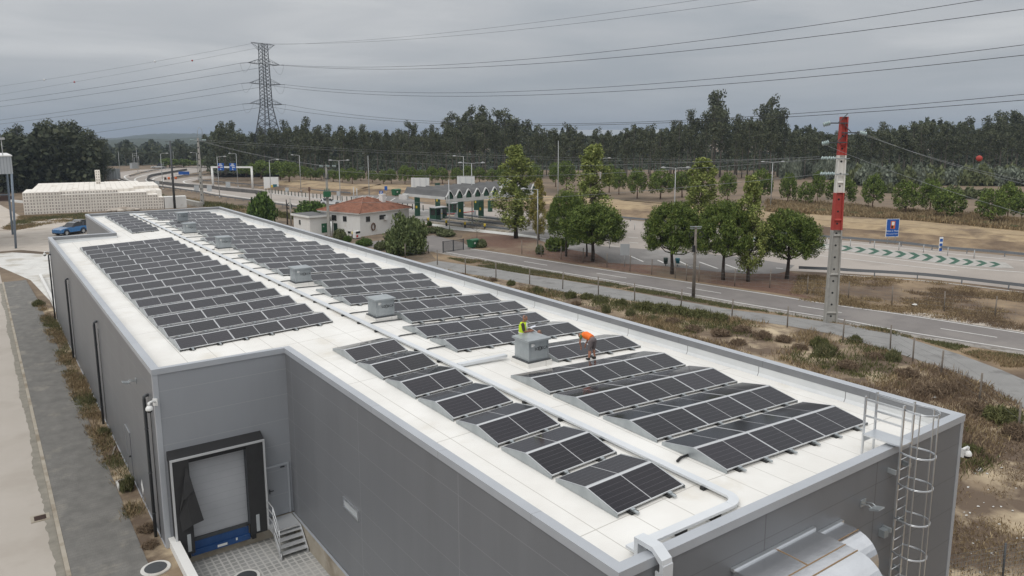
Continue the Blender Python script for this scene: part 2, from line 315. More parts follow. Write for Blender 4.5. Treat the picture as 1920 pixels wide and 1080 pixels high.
# solar cells: dark glass, half-cell gap in the middle, thin busbar lines
def cell_mat():
    m = bpy.data.materials.new('solar_glass'); m.use_nodes = True; t = m.node_tree; B = t.nodes['Principled BSDF']; l = t.links.new
    B.inputs['Roughness'].default_value = .10; B.inputs['Specular IOR Level'].default_value = .24
    co = N(t, 'ShaderNodeTexCoord'); sp = N(t, 'ShaderNodeSeparateXYZ'); l(co.outputs['Object'], sp.inputs[0])
    oi = N(t, 'ShaderNodeObjectInfo'); rr = ramp(t, [(0, (.005, .005, .008)), (.5, (.009, .0085, .013)), (1, (.017, .015, .021))]); l(oi.outputs['Random'], rr.inputs[0]); out = rr.outputs[0]
    for ax, per, wd, off, col in ((0, .0852, .003, .0, (.03, .028, .032)), (1, .171, .007, .004, (.085, .08, .09))):
        b = N(t, 'ShaderNodeMath', operation='ADD', i_1=off+per*50); l(sp.outputs[ax], b.inputs[0])
        q = N(t, 'ShaderNodeMath', operation='MODULO', i_1=per); l(b.outputs[0], q.inputs[0])
        k = N(t, 'ShaderNodeMath', operation='LESS_THAN', i_1=wd); l(q.outputs[0], k.inputs[0])
        x = N(t, 'ShaderNodeMix', data_type='RGBA'); l(k.outputs[0], x.inputs[0]); l(out, x.inputs[6]); x.inputs[7].default_value = (*col, 1); out = x.outputs[2]
    a = N(t, 'ShaderNodeMath', operation='SUBTRACT', i_1=1.065); l(sp.outputs[0], a.inputs[0]); b = N(t, 'ShaderNodeMath', operation='ABSOLUTE'); l(a.outputs[0], b.inputs[0])
    k = N(t, 'ShaderNodeMath', operation='LESS_THAN', i_1=.011); l(b.outputs[0], k.inputs[0])
    x = N(t, 'ShaderNodeMix', data_type='RGBA'); l(k.outputs[0], x.inputs[0]); l(out, x.inputs[6]); x.inputs[7].default_value = (.45, .45, .46, 1); l(x.outputs[2], B.inputs['Base Color'])
    MATS['solar_glass'] = m
cell_mat()
# ------------------------------------------------------------------ ground
g = MB()
for a, b, c, d in ((-6000, 4.65, -300, 9000), (9.06, 6000, -300, 9000), (4.65, 9.06, 27.75, 9000), (4.65, 9.06, -300, 4)):
    g.poly([(a, c, 0), (b, c, 0), (b, d, 0), (a, d, 0)])
g.build('ground', 'soil', kind='structure')
sheet('street', [(-9, -20), (1.22, -20), (1.22, 104), (-9, 104)], .006, 'street', raw=True)
kb = MB(); kb.box((1.22, -20, 0), (1.36, 92, .10)); kb.build('kerb', 'concrete', kind='structure')
r_ = np.random.default_rng(2); gy = np.arange(-18, 92, .27); gx = 1.03-.09*np.abs(np.sin(gy*.21)+.5*np.sin(gy*.83+1))-r_.random(len(gy))*.09
pmat('grime', (.20, .185, .155), .95, c2=(.27, .25, .21), sc=2); sheet('street_edge', [(a, b) for a, b in zip(gx, gy)]+[(1.219, 91.5), (1.219, -18)], .011, 'grime', raw=True)
sheet('sidewalk', [(1.36, -20), (3.62, -20), (3.62, 79), (3.3, 92), (1.36, 92)], .085, 'sidewalk', raw=True)
sheet('kerb_strip', [(3.62, -20), (4.5, -20), (4.5, 73), (4.3, 79), (3.62, 79)], .06, 'scrub_soil', raw=True)
sheet('yard', [(4.68, 3.9), (9.1, 3.9), (9.1, 27.85), (4.68, 27.85)], -.72, 'paver', raw=True)
sheet('apron', [(-30, 114), (3, 116), (9, 108), (9.2, 86), (8.9, 70.9), (4.5, 70.9), (4.5, 79), (3.7, 92), (1.3, 104), (-30, 104)], .012, 'white_conc', raw=True)
sheet('lot', [(-40, 116), (4, 118), (10.5, 107), (24, 104), (30, 150), (22, 158), (7, 160), (4, 200), (-60, 200)], .009, 'gravel', raw=True)
wl = MB(); wl.box((4.52, 71.1, 0), (4.76, 93.5, .38)); wl.build('low_wall', 'wall_white', label='low white wall edging the pale concrete apron behind the warehouse', cat='wall')
# right of the warehouse
sheet('scrubland', [(22.66, -40), (60, -40), (50, 8)]+[tuple(gp(*q)[:2]) for q in ((1920, 766), (1850, 720), (1800, 700), (1700, 666), (1627, 644), (1565, 625), (1482, 610), (1375, 594), (1275, 574), (1190, 563), (1122, 554), (1055, 545), (1000, 532), (930, 520), (860, 509))]+[(41, 84), (40, 108), (22.66, 108)], .005, 'scrub_soil', raw=True)
NEAR_ROAD = [(831, 471.6), (905, 485.5), (1000, 502.5), (1122.5, 522.5), (1282.5, 550), (1440, 577.5), (1580, 600), (1690, 621), (1920, 657.5), (2400, 735)]
FAR_ROAD = [(882, 467), (940, 475.5), (1000, 485), (1125, 505), (1275, 527.5), (1440, 552.5), (1547.5, 570), (1690, 590), (1920, 626), (2400, 700)]
PATH_FAR = [(820, 489), (930, 505), (1000, 517), (1055, 525), (1122.5, 536), (1275, 564), (1372, 581), (1480, 594), (1590, 610), (1665, 621), (1720, 640), (1800, 665), (1880, 695), (1960, 730), (2100, 800)]
PATH_NEAR = [(780, 497), (860, 511), (930, 522), (1000, 534.5), (1055, 547), (1122, 556), (1190, 565), (1275, 576), (1375, 596), (1482, 612), (1565, 627), (1627, 646), (1700, 668), (1800, 702), (1850, 722), (1920, 768), (2010, 860)]
gN = [gp(*q)[:2] for q in NEAR_ROAD]; gF = [gp(*q)[:2] for q in FAR_ROAD]
sheet('verge', PATH_FAR+[(2400, 735)]+NEAR_ROAD[::-1][1:]+[(800, 468)], .010, 'dry_bank')
sheet('path', PATH_FAR+PATH_NEAR[::-1], .018, 'path_asphalt')
def widen(P, Q, k): return [tuple(np.array(p)+(np.array(p)-np.array(q))/np.linalg.norm(np.array(p)-np.array(q))*k) for p, q in zip(P, Q)]
sheet('road', widen(gN, gF, .45)+widen(gF, gN, .45)[::-1], .024, 'asphalt', raw=True)
pmat('shoulder_gravel', (.24, .22, .20), .95, c2=(.34, .315, .285), sc=3.0, det=10, c3=(.15, .13, .11), sc3=1.2, lo3=.5, hi3=.65, bump=.3, bsc=10); sheet('shoulder', widen(gN, gF, 1.35)+widen(gN, gF, .46)[::-1], .020, 'shoulder_gravel', raw=True); sheet('shoulder', [(1690, 585), (1750, 588), (1850, 603), (1925, 614), (1925, 628), (1800, 608), (1700, 592)], .019, 'gravel')
mk = MB(); ribbon(mk, smooth_line(gN), .17, .030); ribbon(mk, smooth_line(gF), .17, .030)
mid = [(np.array(a)+np.array(b))/2 for a, b in zip(gN, gF)]; sm_ = smooth_line(mid, 12)
acc = along(sm_, .25)
for k in range(0, 60):
    a = 12.5+k*11.2; i0, i1 = int(a/.25), int((a+3.8)/.25)
    if i1 < len(acc): ribbon(mk, [acc[i0][:2], acc[(i0+i1)//2][:2], acc[i1][:2]], .14, .030)
mk.build('road_markings', 'road_paint', kind='structure')
# mulch bank, parking and motorway
HNEAR = [(1920, 544), (1810, 531), (1737, 523), (1665, 518), (1565, 512), (1477, 508), (1460, 513), (1402, 514), (1343, 510), (1269, 501.5), (1240, 498.5), (1141, 493), (1135, 487), (1117, 475.5), (1093, 472.5), (1049, 465), (1027, 456), (997, 446), (960, 440.5), (912, 436), (883, 434), (849, 430), (820, 424), (780, 415), (700, 404), (620, 393), (560, 388), (510, 381), (468, 375.5), (440, 372), (400, 366), (376, 361), (340, 355.5), (300, 350.5), (270, 346), (240, 340.5), (222, 334), (217, 327.5), (225, 322.5), (258, 318.6), (300, 316.5), (330, 314.5), (417, 307.5), (500, 303.5)]
HFAR = [(500, 309), (440, 313), (395, 318.5), (345, 326), (324, 331), (322, 335.5), (335, 335), (360, 331.5), (424, 328), (500, 325), (500, 329), (424, 332.5), (372, 337), (357, 341.5), (375, 343.5), (401, 346), (477, 353.5), (500, 356), (560, 361.5), (655, 368), (688, 366), (717, 367), (740, 369), (778, 380), (811, 384), (843, 387), (923, 392), (1060, 402), (1185, 413), (1300, 424), (1400, 434), (1535, 447.5), (1610, 453), (1690, 460), (1777, 470), (1920, 482)]
sheet('dry_slope', [(882, 467)]+FAR_ROAD[1:]+[(2400, 640), (1920, 544)]+HNEAR[1:21]+[(868, 440), (862, 455)], .008, 'dry_bank')
sheet('mulch_bank', [(895, 458)]+[(x, y-3.0-.004*(x-880)) for x, y in FAR_ROAD[1:7]]+[(1500, 552), (1530, 530), (1510, 516), (1477, 509)]+HNEAR[6:20]+[(880, 441)], .013, 'mulch')
R_ = [(2300, 590), (2300, 535)]
sheet('motorway', R_[:1]+HNEAR+HFAR+R_[1:], .020, 'highway')
sheet('parking', HNEAR[5:18]+[(1040, 448), (1130, 462), (1250, 470), (1400, 483), (1490, 498)], .026, 'parking')
sheet('toll_plaza', [(722, 402), (843, 431), (960, 441), (1060, 452), (1100, 440), (1000, 418), (923, 406), (800, 392), (735, 385)], .027, 'plaza')
sheet('lay_by', [(657, 371.5), (655, 368), (688, 366), (717, 367), (760, 369.5), (795, 381), (760, 383), (720, 378)], .029, 'parking')
sheet('median_island', [(240, 327), (258, 322.4), (290, 319.6), (300, 319.8), (270, 324.5), (250, 330), (243, 331.4)], .024, 'dry_bank')
hm = MB()
def line(P, wd=.25, z=.034, mb=hm, m=0, k=6): ribbon(mb, smooth_line([gp(*q) for q in P], k), wd, z, m)
for P in ([(290, 320.8), (258, 324), (240, 328), (233.5, 331), (236, 335), (245, 339), (265, 343), (290, 346.5), (330, 351), (376, 358), (440, 368), (505, 377), (560, 384)],
          [(417, 309.5), (330, 319), (280, 327), (258, 333), (253, 336.5), (256, 340), (268, 344), (300, 349)],
          [(417, 312), (340, 322), (300, 328), (279, 333.5), (274, 337.5), (279, 342)], [(417, 315.5), (350, 323.5), (310, 329), (291, 334), (286.5, 337.5), (292, 341.5), (311, 345)],
          [(380, 321), (330, 330), (308, 335), (305, 339), (315, 343), (340, 347)], [(424, 330.5), (375, 334), (350, 338), (344, 341), (352, 344.5), (380, 347), (440, 353)], [(218, 330), (219, 334), (228, 338.5), (250, 343.5)]): line(P, .55)
line([(1920, 489.5), (1777, 475.5), (1690, 465.5), (1600, 456.5), (1535, 451)]); line([(1400, 455), (1525, 468.5), (1580, 474), (1690, 488), (1815, 503), (1920, 511)])
line([(1440, 470), (1540, 480), (1690, 497.5), (1795, 508.5)], .2); line([(1575, 515.5), (1665, 522), (1737, 527.5), (1810, 535.5), (1920, 549)], .2)
for a, b in (((1181, 480), (1206, 491)), ((1233, 488), (1246, 494)), ((1274, 490.5), (1295, 500)), ((1311, 491.5), (1346, 504)), ((1361, 496.5), (1394, 508.5)), ((1074, 454), (1090, 455.5)), ((1141, 461), (1160, 463)), ((1180, 454.5), (1197, 456)), ((1178, 445), (1196, 446.5)), ((1455, 503), (1468, 504)),
             ((672, 372), (681, 367.5)), ((691, 373), (700, 368.5)), ((703.5, 374), (712, 369.5)), ((717, 375), (725, 370.5)), ((732, 377), (741, 371.5))):
    ribbon(hm, [gp(*a), gp(*b)], .22, .034)
line([(962, 437), (1000, 444), (1030, 449)], .3); line([(860, 427), (960, 437.5)], .3)
hm.build('lane_markings', 'road_paint', kind='structure')
ch = MB()
wedge = [(1400, 445), (1525, 455), (1580, 459.5), (1690, 471), (1790, 482.5), (1885, 492.5), (1902, 504), (1815, 500), (1690, 485), (1580, 470.5), (1525, 465), (1400, 452)]
ch.poly([(*gp(*q)[:2], .040) for q in wedge])
for k in range(19):
    x = 1404+k*25.2; t = (x-1404)/498
    yc = np.interp(x, [1400, 1525, 1690, 1790, 1890], [448.5, 460, 478, 490.5, 499]); h = np.interp(x, [1400, 1550, 1750, 1890], [2.6, 4.4, 6.4, 4.0])
    for s in (-1, 1):
        ch.poly([(*gp(*q)[:2], .046) for q in ((x-4, yc+s*h), (x+7, yc+s*h), (x+19, yc), (x+8, yc))][::s], 1)
for k in range(12):
    x = 1004+k*14; yc = np.interp(x, [1000, 1180], [421, 436])
    for s in (-1, 1): ch.poly([(*gp(*q)[:2], .046) for q in ((x-2, yc+s*2), (x+4, yc+s*2), (x+10, yc), (x+4, yc))][::s], 1)
pmat('island_white', (.44, .42, .39), .85, c2=(.32, .305, .28), sc=1.2); ch.build('chevron_markings', ['island_white', 'green_paint'], kind='structure')
# grassy bank and raised field beyond the motorway
ZF = 1.6
foot = [(480, 352.5), (520, 356.5), (560, 360), (655, 366), (690, 363.5), (740, 366), (800, 380), (843, 384), (923, 389.5), (1060, 399), (1185, 410), (1300, 421), (1400, 431), (1535, 444), (1690, 457), (1777, 467), (1920, 478.5), (2300, 525)]
ft = [gp(*q) for q in foot]; fm = MB(); crest = []
for i, p in enumerate(ft):
    d = (ft[min(i+1, len(ft)-1)]-ft[max(i-1, 0)])[:2]; d /= np.linalg.norm(d); nrm = np.array((-d[1], d[0]))*-1
    if nrm[0] < 0: nrm = -nrm
    crest.append(np.array((*(p[:2]+nrm*7.5), ZF)))
pmat('straw_bank', (.30, .22, .13), .95, c2=(.40, .30, .18), sc=.6, det=9, c3=(.17, .12, .075), sc3=.16, lo3=.5, hi3=.64, bump=.6, bsc=3, stretch=(1, 1, 4))
mid_ = [p*.42+np.array((*c[:2], ZF))*.58+np.array((0, 0, .12)) for p, c in zip(ft, crest)]
for i in range(len(ft)-1):
    fm.poly([(ft[i][0], ft[i][1], .0), (ft[i+1][0], ft[i+1][1], .0), mid_[i+1], mid_[i]], 0); fm.poly([mid_[i], mid_[i+1], crest[i+1], crest[i]], 1)
fm.build('bank', ['dry_bank', 'straw_bank'], kind='structure')
back_ = [c+(c-np.array((*p[:2], ZF)))*1.1+np.array((0, 0, .02)) for p, c in zip(ft, crest)]; crest_ = [c+np.array((0, 0, .02)) for c in crest]; fs = MB()
for i in range(len(ft)-1): fs.poly([crest_[i], crest_[i+1], back_[i+1], back_[i]])
fs.build('bank', 'straw_bank', kind='structure')
far = [(p[0]+1500*math.sin(a), p[1]+1500*math.cos(a), ZF) for p, a in zip(crest, np.linspace(R(22), R(80), len(crest)))]
ff = MB()
for i in range(len(crest)-1): ff.poly([crest[i], crest[i+1], far[i+1], far[i]])
ff.build('field', 'field', kind='structure')
pmat('track', (.42, .385, .33), .9, c2=(.30, .26, .20), sc=.15, lo=.45, hi=.55); q = MB(); ribbon(q, smooth_line([gp(x, y, ZF) for x, y in ((1165, 375), (1195, 378), (1290, 385), (1440, 394), (1580, 402), (1690, 410), (1800, 420), (1920, 432), (2050, 445))]), 1.1, ZF+.02); q.build('track', 'track', kind='structure')
# far hills
hl = MB(); rng = np.random.default_rng(3)
for dist, base, px0, px1, prof in ((3300, 0, 120, 520, [(120, 262), (215, 259), (250, 254), (290, 250.5), (340, 250), (400, 251.5), (450, 252), (520, 256)]), (1700, 0, 100, 500, [(100, 266), (215, 262), (265, 259), (320, 262), (360, 257), (420, 259), (500, 262)])):
    X = np.linspace(px0, px1, 60); pr = np.interp(X, [q[0] for q in prof], [q[1] for q in prof])+rng.normal(size=60)*.35
    top = [dp(x, y, dist) for x, y in zip(X, pr)]; bot = [dp(x, 300, dist-900) for x in X]; back = [dp(x, 300, dist+700) for x in X]
    for i in range(59):
        hl.poly([(*bot[i][:2], 0), (*bot[i+1][:2], 0), top[i+1], top[i]], 0, True); hl.poly([top[i], top[i+1], (*back[i+1][:2], 0), (*back[i][:2], 0)], 0, True)
pmat('hill_wood', (.022, .034, .022), .95, c2=(.045, .06, .036), sc=.02, det=9, c3=(.16, .135, .10), sc3=.004, lo3=.66, hi3=.72, bump=.0)
hl.build('hills', 'hill_wood', kind='structure')
sheet('forest_floor', [tuple(dp(x, 300, d)[:2]) for x, d in ((-400, 330), (100, 420), (430, 470), (520, 480), (520, 1500), (-400, 1500))], .02, 'hill_wood', raw=True)
# ------------------------------------------------------------------ warehouse
X0, X1, X2 = 9.04, 22.66, 4.36; YA, YC, YE, YG = 9.32, 27.77, 70.88, 89.82; ZC = 6.8
OUT = [(X0, YA), (X1, YA), (X1, YG), (X0, YG), (X0, YE), (X2, YE), (X2, YC), (X0, YC)]
def off(k):                                 # the outline moved inwards by k metres
    n = len(OUT); r = []
    for i, p in enumerate(OUT):
        a, b = OUT[i-1], OUT[(i+1) % n]; nx = ny = 0.0
        for s, e in ((a, p), (p, b)):
            dx, dy = e[0]-s[0], e[1]-s[1]; l = math.hypot(dx, dy); nx += -dy/l; ny += dx/l
        r.append((p[0]+nx*k, p[1]+ny*k))
    return r
def zroof(x): return 6.53-.038*abs(x-13.4)
wh = thing('warehouse', 'long grey clad warehouse with a white roof carrying rows of solar panels', 'warehouse', (X0, YA, 0))
inv = (-X0, -YA, 0)
wm = MB(); o0 = off(0)
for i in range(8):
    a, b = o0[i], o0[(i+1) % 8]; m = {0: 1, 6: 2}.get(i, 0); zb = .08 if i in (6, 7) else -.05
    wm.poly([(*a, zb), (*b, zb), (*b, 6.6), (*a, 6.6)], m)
wm.build('wall', ['wall_panel', 'end_panel', 'dock_panel_lit'], wh, inv)
cp = MB(); oo, oi = off(-.03), off(.255)
for i in range(8):
    j = (i+1) % 8
    cp.poly([(*oo[i], ZC-.01), (*oo[j], ZC-.01), (*oi[j], ZC-.03), (*oi[i], ZC-.03)][::1])
    cp.poly([(*oo[i], ZC-.21), (*oo[j], ZC-.21), (*oo[j], ZC-.01), (*oo[i], ZC-.01)])
    cp.poly([(*oi[j], ZC-.27), (*oi[i], ZC-.27), (*oi[i], ZC-.03), (*oi[j], ZC-.03)], 1)
    cp.poly([(*o0[i], ZC-.21), (*o0[j], ZC-.21), (*oo[j], ZC-.21), (*oo[i], ZC-.21)][::-1])
pmat('cap_metal_shade', (.20, .205, .215), .5, c2=(.235, .24, .25), sc=.6, metal=.2, seams=((1, 4.0, .012, 0),), seamc=(.12, .12, .12)); cp.build('parapet_cap', ['cap_metal', 'cap_metal_shade'], wh, inv)  # inner upright face: darker copy of the cap metal, its shade in the colour
ln = MB(); ol = off(.245)
for i in range(8):
    j = (i+1) % 8; za, zb = zroof(ol[i][0]), zroof(ol[j][0])
    segs = [(ol[i], ol[j])] if abs(ol[i][0]-ol[j][0]) < .1 or not (min(ol[i][0], ol[j][0]) < 13.4 < max(ol[i][0], ol[j][0])) else [(ol[i], (13.4, ol[i][1])), ((13.4, ol[i][1]), ol[j])]
    for a, b in segs:
        ln.poly([(*b, zroof(b[0])-.05), (*a, zroof(a[0])-.05), (*a, ZC-.1), (*b, ZC-.1)])
        nx, ny = -(b[1]-a[1]), b[0]-a[0]; l = math.hypot(nx, ny); nx, ny = nx/l*.07, ny/l*.07
        ln.poly([(b[0]+nx, b[1]+ny, zroof(b[0])+.004), (a[0]+nx, a[1]+ny, zroof(a[0])+.004), (a[0], a[1], zroof(a[0])+.11), (b[0], b[1], zroof(b[0])+.11)], 0)
ln.build('parapet_lining', 'lining', wh, inv)
rd = MB(); i_ = .28
for x0, x1, y0, y1 in ((X0+i_, 13.4, YA+i_, YG-i_), (13.4, X1-i_, YA+i_, YG-i_), (X2+i_, X0+i_, YC+i_, YE-i_)):
    rd.poly([(x0, y0, zroof(x0)), (x1, y0, zroof(x1)), (x1, y1, zroof(x1)), (x0, y1, zroof(x0))])
rd.build('roof_deck', 'membrane', wh, inv)
for x, y, dx, dy, zb in ((X2, YC, -1, -1, .06), (X1, YA, 1, -1, -.02), (X0, YA, -1, -1, -.02), (X2, YE, -1, 1, 0)):
    tr = MB(); a = (x+.012*dx, y+.012*dy); b = (x-.16*dx, y-.16*dy)
    tr.box((min(a[0], b[0]), min(a[1], b[1]), zb), (max(a[0], b[0]), max(a[1], b[1]), 6.585)); tr.build('corner_trim', 'cap_metal', wh, inv)
pl = MB(); pl.box((8.96, 4, -.9), (9.02, YC-.07, .06)); pl.box((4.7, YC-.06, -.9), (9.02, YC+.02, .06)); pl.build('plinth', 'concrete', wh, inv)
pg = MB(); pg.box((8.955, YC-11, .045), (9.03, YC-.08, .075)); pg.build('base_flashing', 'cap_metal', wh, inv)
bf = MB(); bf.box((X2-.035, YC+.1, .03), (X2-.003, YE-.1, .10)); bf.build('base_flashing', 'cap_metal', wh, inv)
# dock shelter with its torn curtain
y1, y0 = YC-.004, YC-.50
sh = MB(); sh.extr([(y1, 3.72), (y1, 3.40), (y0+.05, 3.30), (y0+.05, 3.52)], 4.60, 7.92); dsh = sh.build('dock_shelter', 'black', wh, inv)
fr = MB()
fr.box((4.60, y0, -.12), (4.67, y0+.06, 3.46)); fr.box((7.85, y0, -.12), (7.92, y0+.06, 3.46)); fr.box((4.60, y0-.003, 3.46), (7.92, y0+.06, 3.53)); fr.build('shelter_frame', 'alu', dsh)
cu = MB(); cu.box((4.68, y0+.015, -.16), (5.22, y0+.035, 3.45)); cu.box((4.62, y0+.07, -.1), (4.65, y1, 3.4)); cu.build('side_curtain', 'tarp_black', dsh)
cu = MB(); cu.box((7.22, y0+.015, -.14), (7.84, y0+.035, 3.45)); cu.box((7.87, y0+.07, -.1), (7.90, y1, 3.4)); cu.build('side_curtain', 'tarp_black', dsh)
for a in (4.98, 7.44): q = MB(); q.box((a, y0-.006, -.05), (a+.12, y0+.012, .62)); q.build('guide_stripe', 'sign_grey', dsh)
tp = MB(); tp.box((5.23, y0+.018, 3.06), (7.21, y0+.03, 3.44)); 
def Yp(px, py, y): d = ray(px, py); t = y/d[1]; return np.array((d[0]*t, y, CAMH+d[2]*t))
fl = MB(); yy = y0-.05
F1 = [Yp(348.7, 875, yy), Yp(356, 893, yy-.05), Yp(364, 919, yy-.10), Yp(382.4, 975, yy-.16), Yp(361, 985, yy-.13), Yp(342, 997, yy-.03), Yp(336, 966, yy)]
cen = Yp(352, 950, yy-.10)
for i in range(7): fl.poly([F1[i], F1[(i+1) % 7], cen], 0)
fl2 = [Yp(348.7, 875, yy-.01), Yp(336, 966, yy-.02), Yp(343, 940, yy-.14), Yp(364, 919, yy-.16)]; fl.poly([fl2[0], fl2[1], fl2[2]], 0); fl.poly([fl2[0], fl2[2], fl2[3]], 0)
fo = fl.build('torn_flap', 'tarp_black', dsh); fo.modifiers.new('t', 'SOLIDIFY').thickness = .012
for e in (dsh,):
    pass
dd = MB(); dd.box((5.24, YC-.09, .24), (7.24, YC-.02, 3.34)); ddo = dd.build('dock_door', 'door_grey', wh, inv)
lv = MB(); lv.box((5.16, YC-.16, -.42), (7.22, YC-.066, .10)); lv.box((5.12, YC-.22, -.42), (7.26, YC-.165, -.20)); lvo = lv.build('dock_leveller', 'blue_steel', wh, inv)
q = MB(); q.box((5.2, YC-.15, .105), (7.2, YC-.095, .235)); q.build('lip', 'dark_steel', lvo); q = MB(); q.box((6.05, YC-.232, -.36), (6.40, YC-.223, -.27)); q.build('rating_plate', 'white_paint', lvo); q = MB(); q.box((6.72, YC-.232, -.30), (6.78, YC-.223, -.20)); q.build('switch_box', 'white_paint', lvo)
for a in (4.93, 7.30): q = MB(); q.box((a, YC-.30, -.42), (a+.16, YC-.065, .12)); q.build('dock_bumper', 'rubber', wh, inv)
sdr = MB(); sdr.box((8.04, YC-.03, .10), (8.86, YC-.004, 2.12)); sdo = sdr.build('side_door', 'dock_panel_lit', wh, inv)
q = MB(); q.box((7.97, YC-.05, .10), (8.035, YC-.003, 2.19)); q.box((8.865, YC-.05, .10), (8.935, YC-.003, 2.19)); q.box((8.035, YC-.05, 2.125), (8.865, YC-.003, 2.19)); q.build('door_frame', 'cap_metal', sdo)
q = MB(); q.box((8.12, YC-.075, 1.08), (8.15, YC-.032, 1.26)); q.box((8.12, YC-.10, 1.18), (8.28, YC-.074, 1.205)); q.build('handle', 'black', sdo); q = MB(); q.box((8.6, YC-.06, 2.04), (8.76, YC-.032, 2.08)); q.build('door_closer', 'black', sdo)
q = MB(); q.box((X0-.035, 21.28, 2.50), (X0-.002, 22.52, 2.56)); q.box((X0-.035, 21.28, 2.80), (X0-.002, 22.52, 2.87)); q.box((X0-.035, 21.28, 2.562), (X0-.002, 21.36, 2.798)); q.box((X0-.035, 22.44, 2.562), (X0-.002, 22.52, 2.798))
wo_ = q.build('window', 'galv_bright', wh, inv); q = MB(); q.box((X0-.015, 21.362, 2.563), (X0-.003, 22.438, 2.797)); q.build('pane', 'sign_grey', wo_)
ld = MB(); ld.box((X2-.02, 34.55, .12), (X2-.003, 35.65, 2.2)); ldo = ld.build('side_door', 'wall_panel', wh, inv)
q = MB(); q.box((X2-.045, 35.66, .1), (X2-.004, 35.71, 2.25)); q.box((X2-.04, 34.5, 2.205), (X2-.004, 35.66, 2.25)); q.build('door_frame', 'galv_bright', ldo); q = MB(); q.ball((X2-.05, 34.72, 1.1), .045); q.build('handle', 'black', ldo)
q = MB(); q.poly([(X2-.012, 32.26, 1.0), (X2-.012, 31.95, .66), (X2-.012, 32.26, .30), (X2-.012, 32.57, .66)]); q.build('wall_plate', 'white_paint', wh, inv)
for y, zt in ((28.9, 5.55), (42.6, 5.5), (56.6, 5.55), (70.1, 5.45)):
    q = MB(); q.tube([(X2+.03, y, zt), (X2-.10, y, zt+.01), (X2-.155, y, zt-.04), (X2-.16, y, zt-.15), (X2-.16, y, .05)], .06, 10)
    for zz in (4.3, 2.6, 1.0): q.tube([(X2-.16, y, zz-.02), (X2-.16, y, zz+.02)], .072, 10)
    q.build('downpipe', 'dark_steel', wh, inv)
    q = MB(); q.tube([(X2-.03, y-.28, zt-.3), (X2-.03, y-.28, .1)], .012, 5); q.build('cable', 'black', wh, inv)
# retaining wall, stairs and manholes by the dock
q = MB(); q.box((4.46, 4, -.9), (4.70, YC-.03, .42)); q.box((4.43, 4, .42), (4.73, YC-.03, .47)); q.build('retaining_wall', 'wall_white', label='white rendered retaining wall running out from beside the loading dock', cat='wall')
st = thing('metal_stairs', 'light grey steel stairs with one handrail below the side door', 'stairs', (8.42, 26.8, -.72)); si = (-8.42, -26.8, .72)
q = MB(); q.box((7.92, 26.62, .03), (8.92, YC-.08, .07)); q.build('platform', 'alu', st, si)
for k in range(4):
    z = -.72+.165*(k+1)-.02; y = 25.92+.20*k; q = MB(); q.box((7.95, y, z), (8.90, y+.25, z+.03)); q.build('step', 'alu', st, si)
for x in (7.90, 8.91):
    q = MB(); q.poly([(x, 25.86, -.71), (x, 26.02, -.71), (x, 26.72, -.06), (x, YC-.09, -.06), (x, YC-.09, .08), (x, 26.60, .08), (x, 25.86, -.57)]); s_ = q.build('stringer', 'alu', st, si); s_.modifiers.new('t', 'SOLIDIFY').thickness = .03
q = MB()
for z in (.40, .72, 1.02): q.tube([(7.88, YC-.12, z+.05), (7.88, 26.6, z+.05), (7.88, 25.95, z-.56)], .02, 6)
for y, z in ((YC-.14, .05), (26.6, .05), (25.97, -.58)): q.tube([(7.88, y, z), (7.88, y, z+1.02)], .02, 6)
q.build('handrail', 'alu', st, si)
for (bx, by, z, lab) in ((292, 1066, .075, 'round dark manhole cover in a pale concrete collar beside the white retaining wall'), (462, 1083, -.715, 'round manhole cover in the paved loading yard at the picture edge')):
    g_ = gp(bx, by, z); t = thing('manhole', lab, 'manhole', g_)
    q = MB(); q.tube([(0, 0, -.02), (0, 0, .035)], .50, 28, 0, r2=.47); q.build('collar', 'white_conc', t); q = MB(); q.tube([(0, 0, .03), (0, 0, .05)], .36, 28); q.build('cover', 'dark_steel', t)
g_ = gp(78, 970, .02); t = thing('drain_grate', 'rusty square drain grate set in the street beside the kerb', 'drain', (g_[0]-.05, g_[1], .007))
q = MB(); q.box((-.32, -.32, 0), (.32, .32, .012)); q.build('surround', 'concrete', t); q = MB()
for k in range(7): q.box((-.2, -.19+k*.058, .012), (.2, -.155+k*.058, .03))
pmat('rust', (.06, .035, .028), .9); q.build('grate', 'rust', t)
t = thing('access_box', 'brown lidded service box with a white rim in the weeds by the wall', 'service box', (3.95, 34.2, .06)); q = MB(); q.box((-.30, -.42, 0), (.30, .42, .14)); q.build('rim', 'white_conc', t); q = MB(); q.box((-.22, -.34, .141), (.22, .34, .155)); q.build('cover', 'rust', t)
q = MB(); q.box((-.04, -.6, 0), (.04, .6, .05)); q.build('plank', 'wood_pole', None, (4.1, 38.4, .07), label='short weathered plank lying in the weeds by the warehouse wall', cat='plank').rotation_euler = (0, 0, R(-14))
# cameras and floodlights on the walls
def seccam(loc, rz, lab):
    t = thing('security_camera', lab, 'camera', loc, rz)
    q = MB(); q.box((-.09, -.03, -.13), (.09, 0.0, .13)); q.tube([(0, -.02, .02), (0, -.18, .08), (0, -.36, .09)], .04, 8); q.tube([(0, -.36, .10), (0, -.36, -.03)], .045, 8); q.build('bracket', 'white_paint', t)
    q = MB(); q.ball((0, -.36, -.13), (.125, .125, .13), 0, 14, 8, -.25, .98); q.build('housing', 'white_paint', t)
    q = MB(); q.ball((0, -.36, -.145), (.11, .11, .12), 0, 14, 6, -.98, -.05); q.build('dome', 'black', t)
seccam((X2+.03, YC-.02, 5.62), R(-45), 'white dome camera bracketed to the warehouse corner above the loading dock')
seccam((X1+.01, YA+.0, 5.62), R(84), 'white dome camera on the far end corner of the warehouse above bare soil')
seccam((X2-.02, 70.6, 5.55), R(-90), 'small dark tipped dome camera at the rear corner of the long side wall')
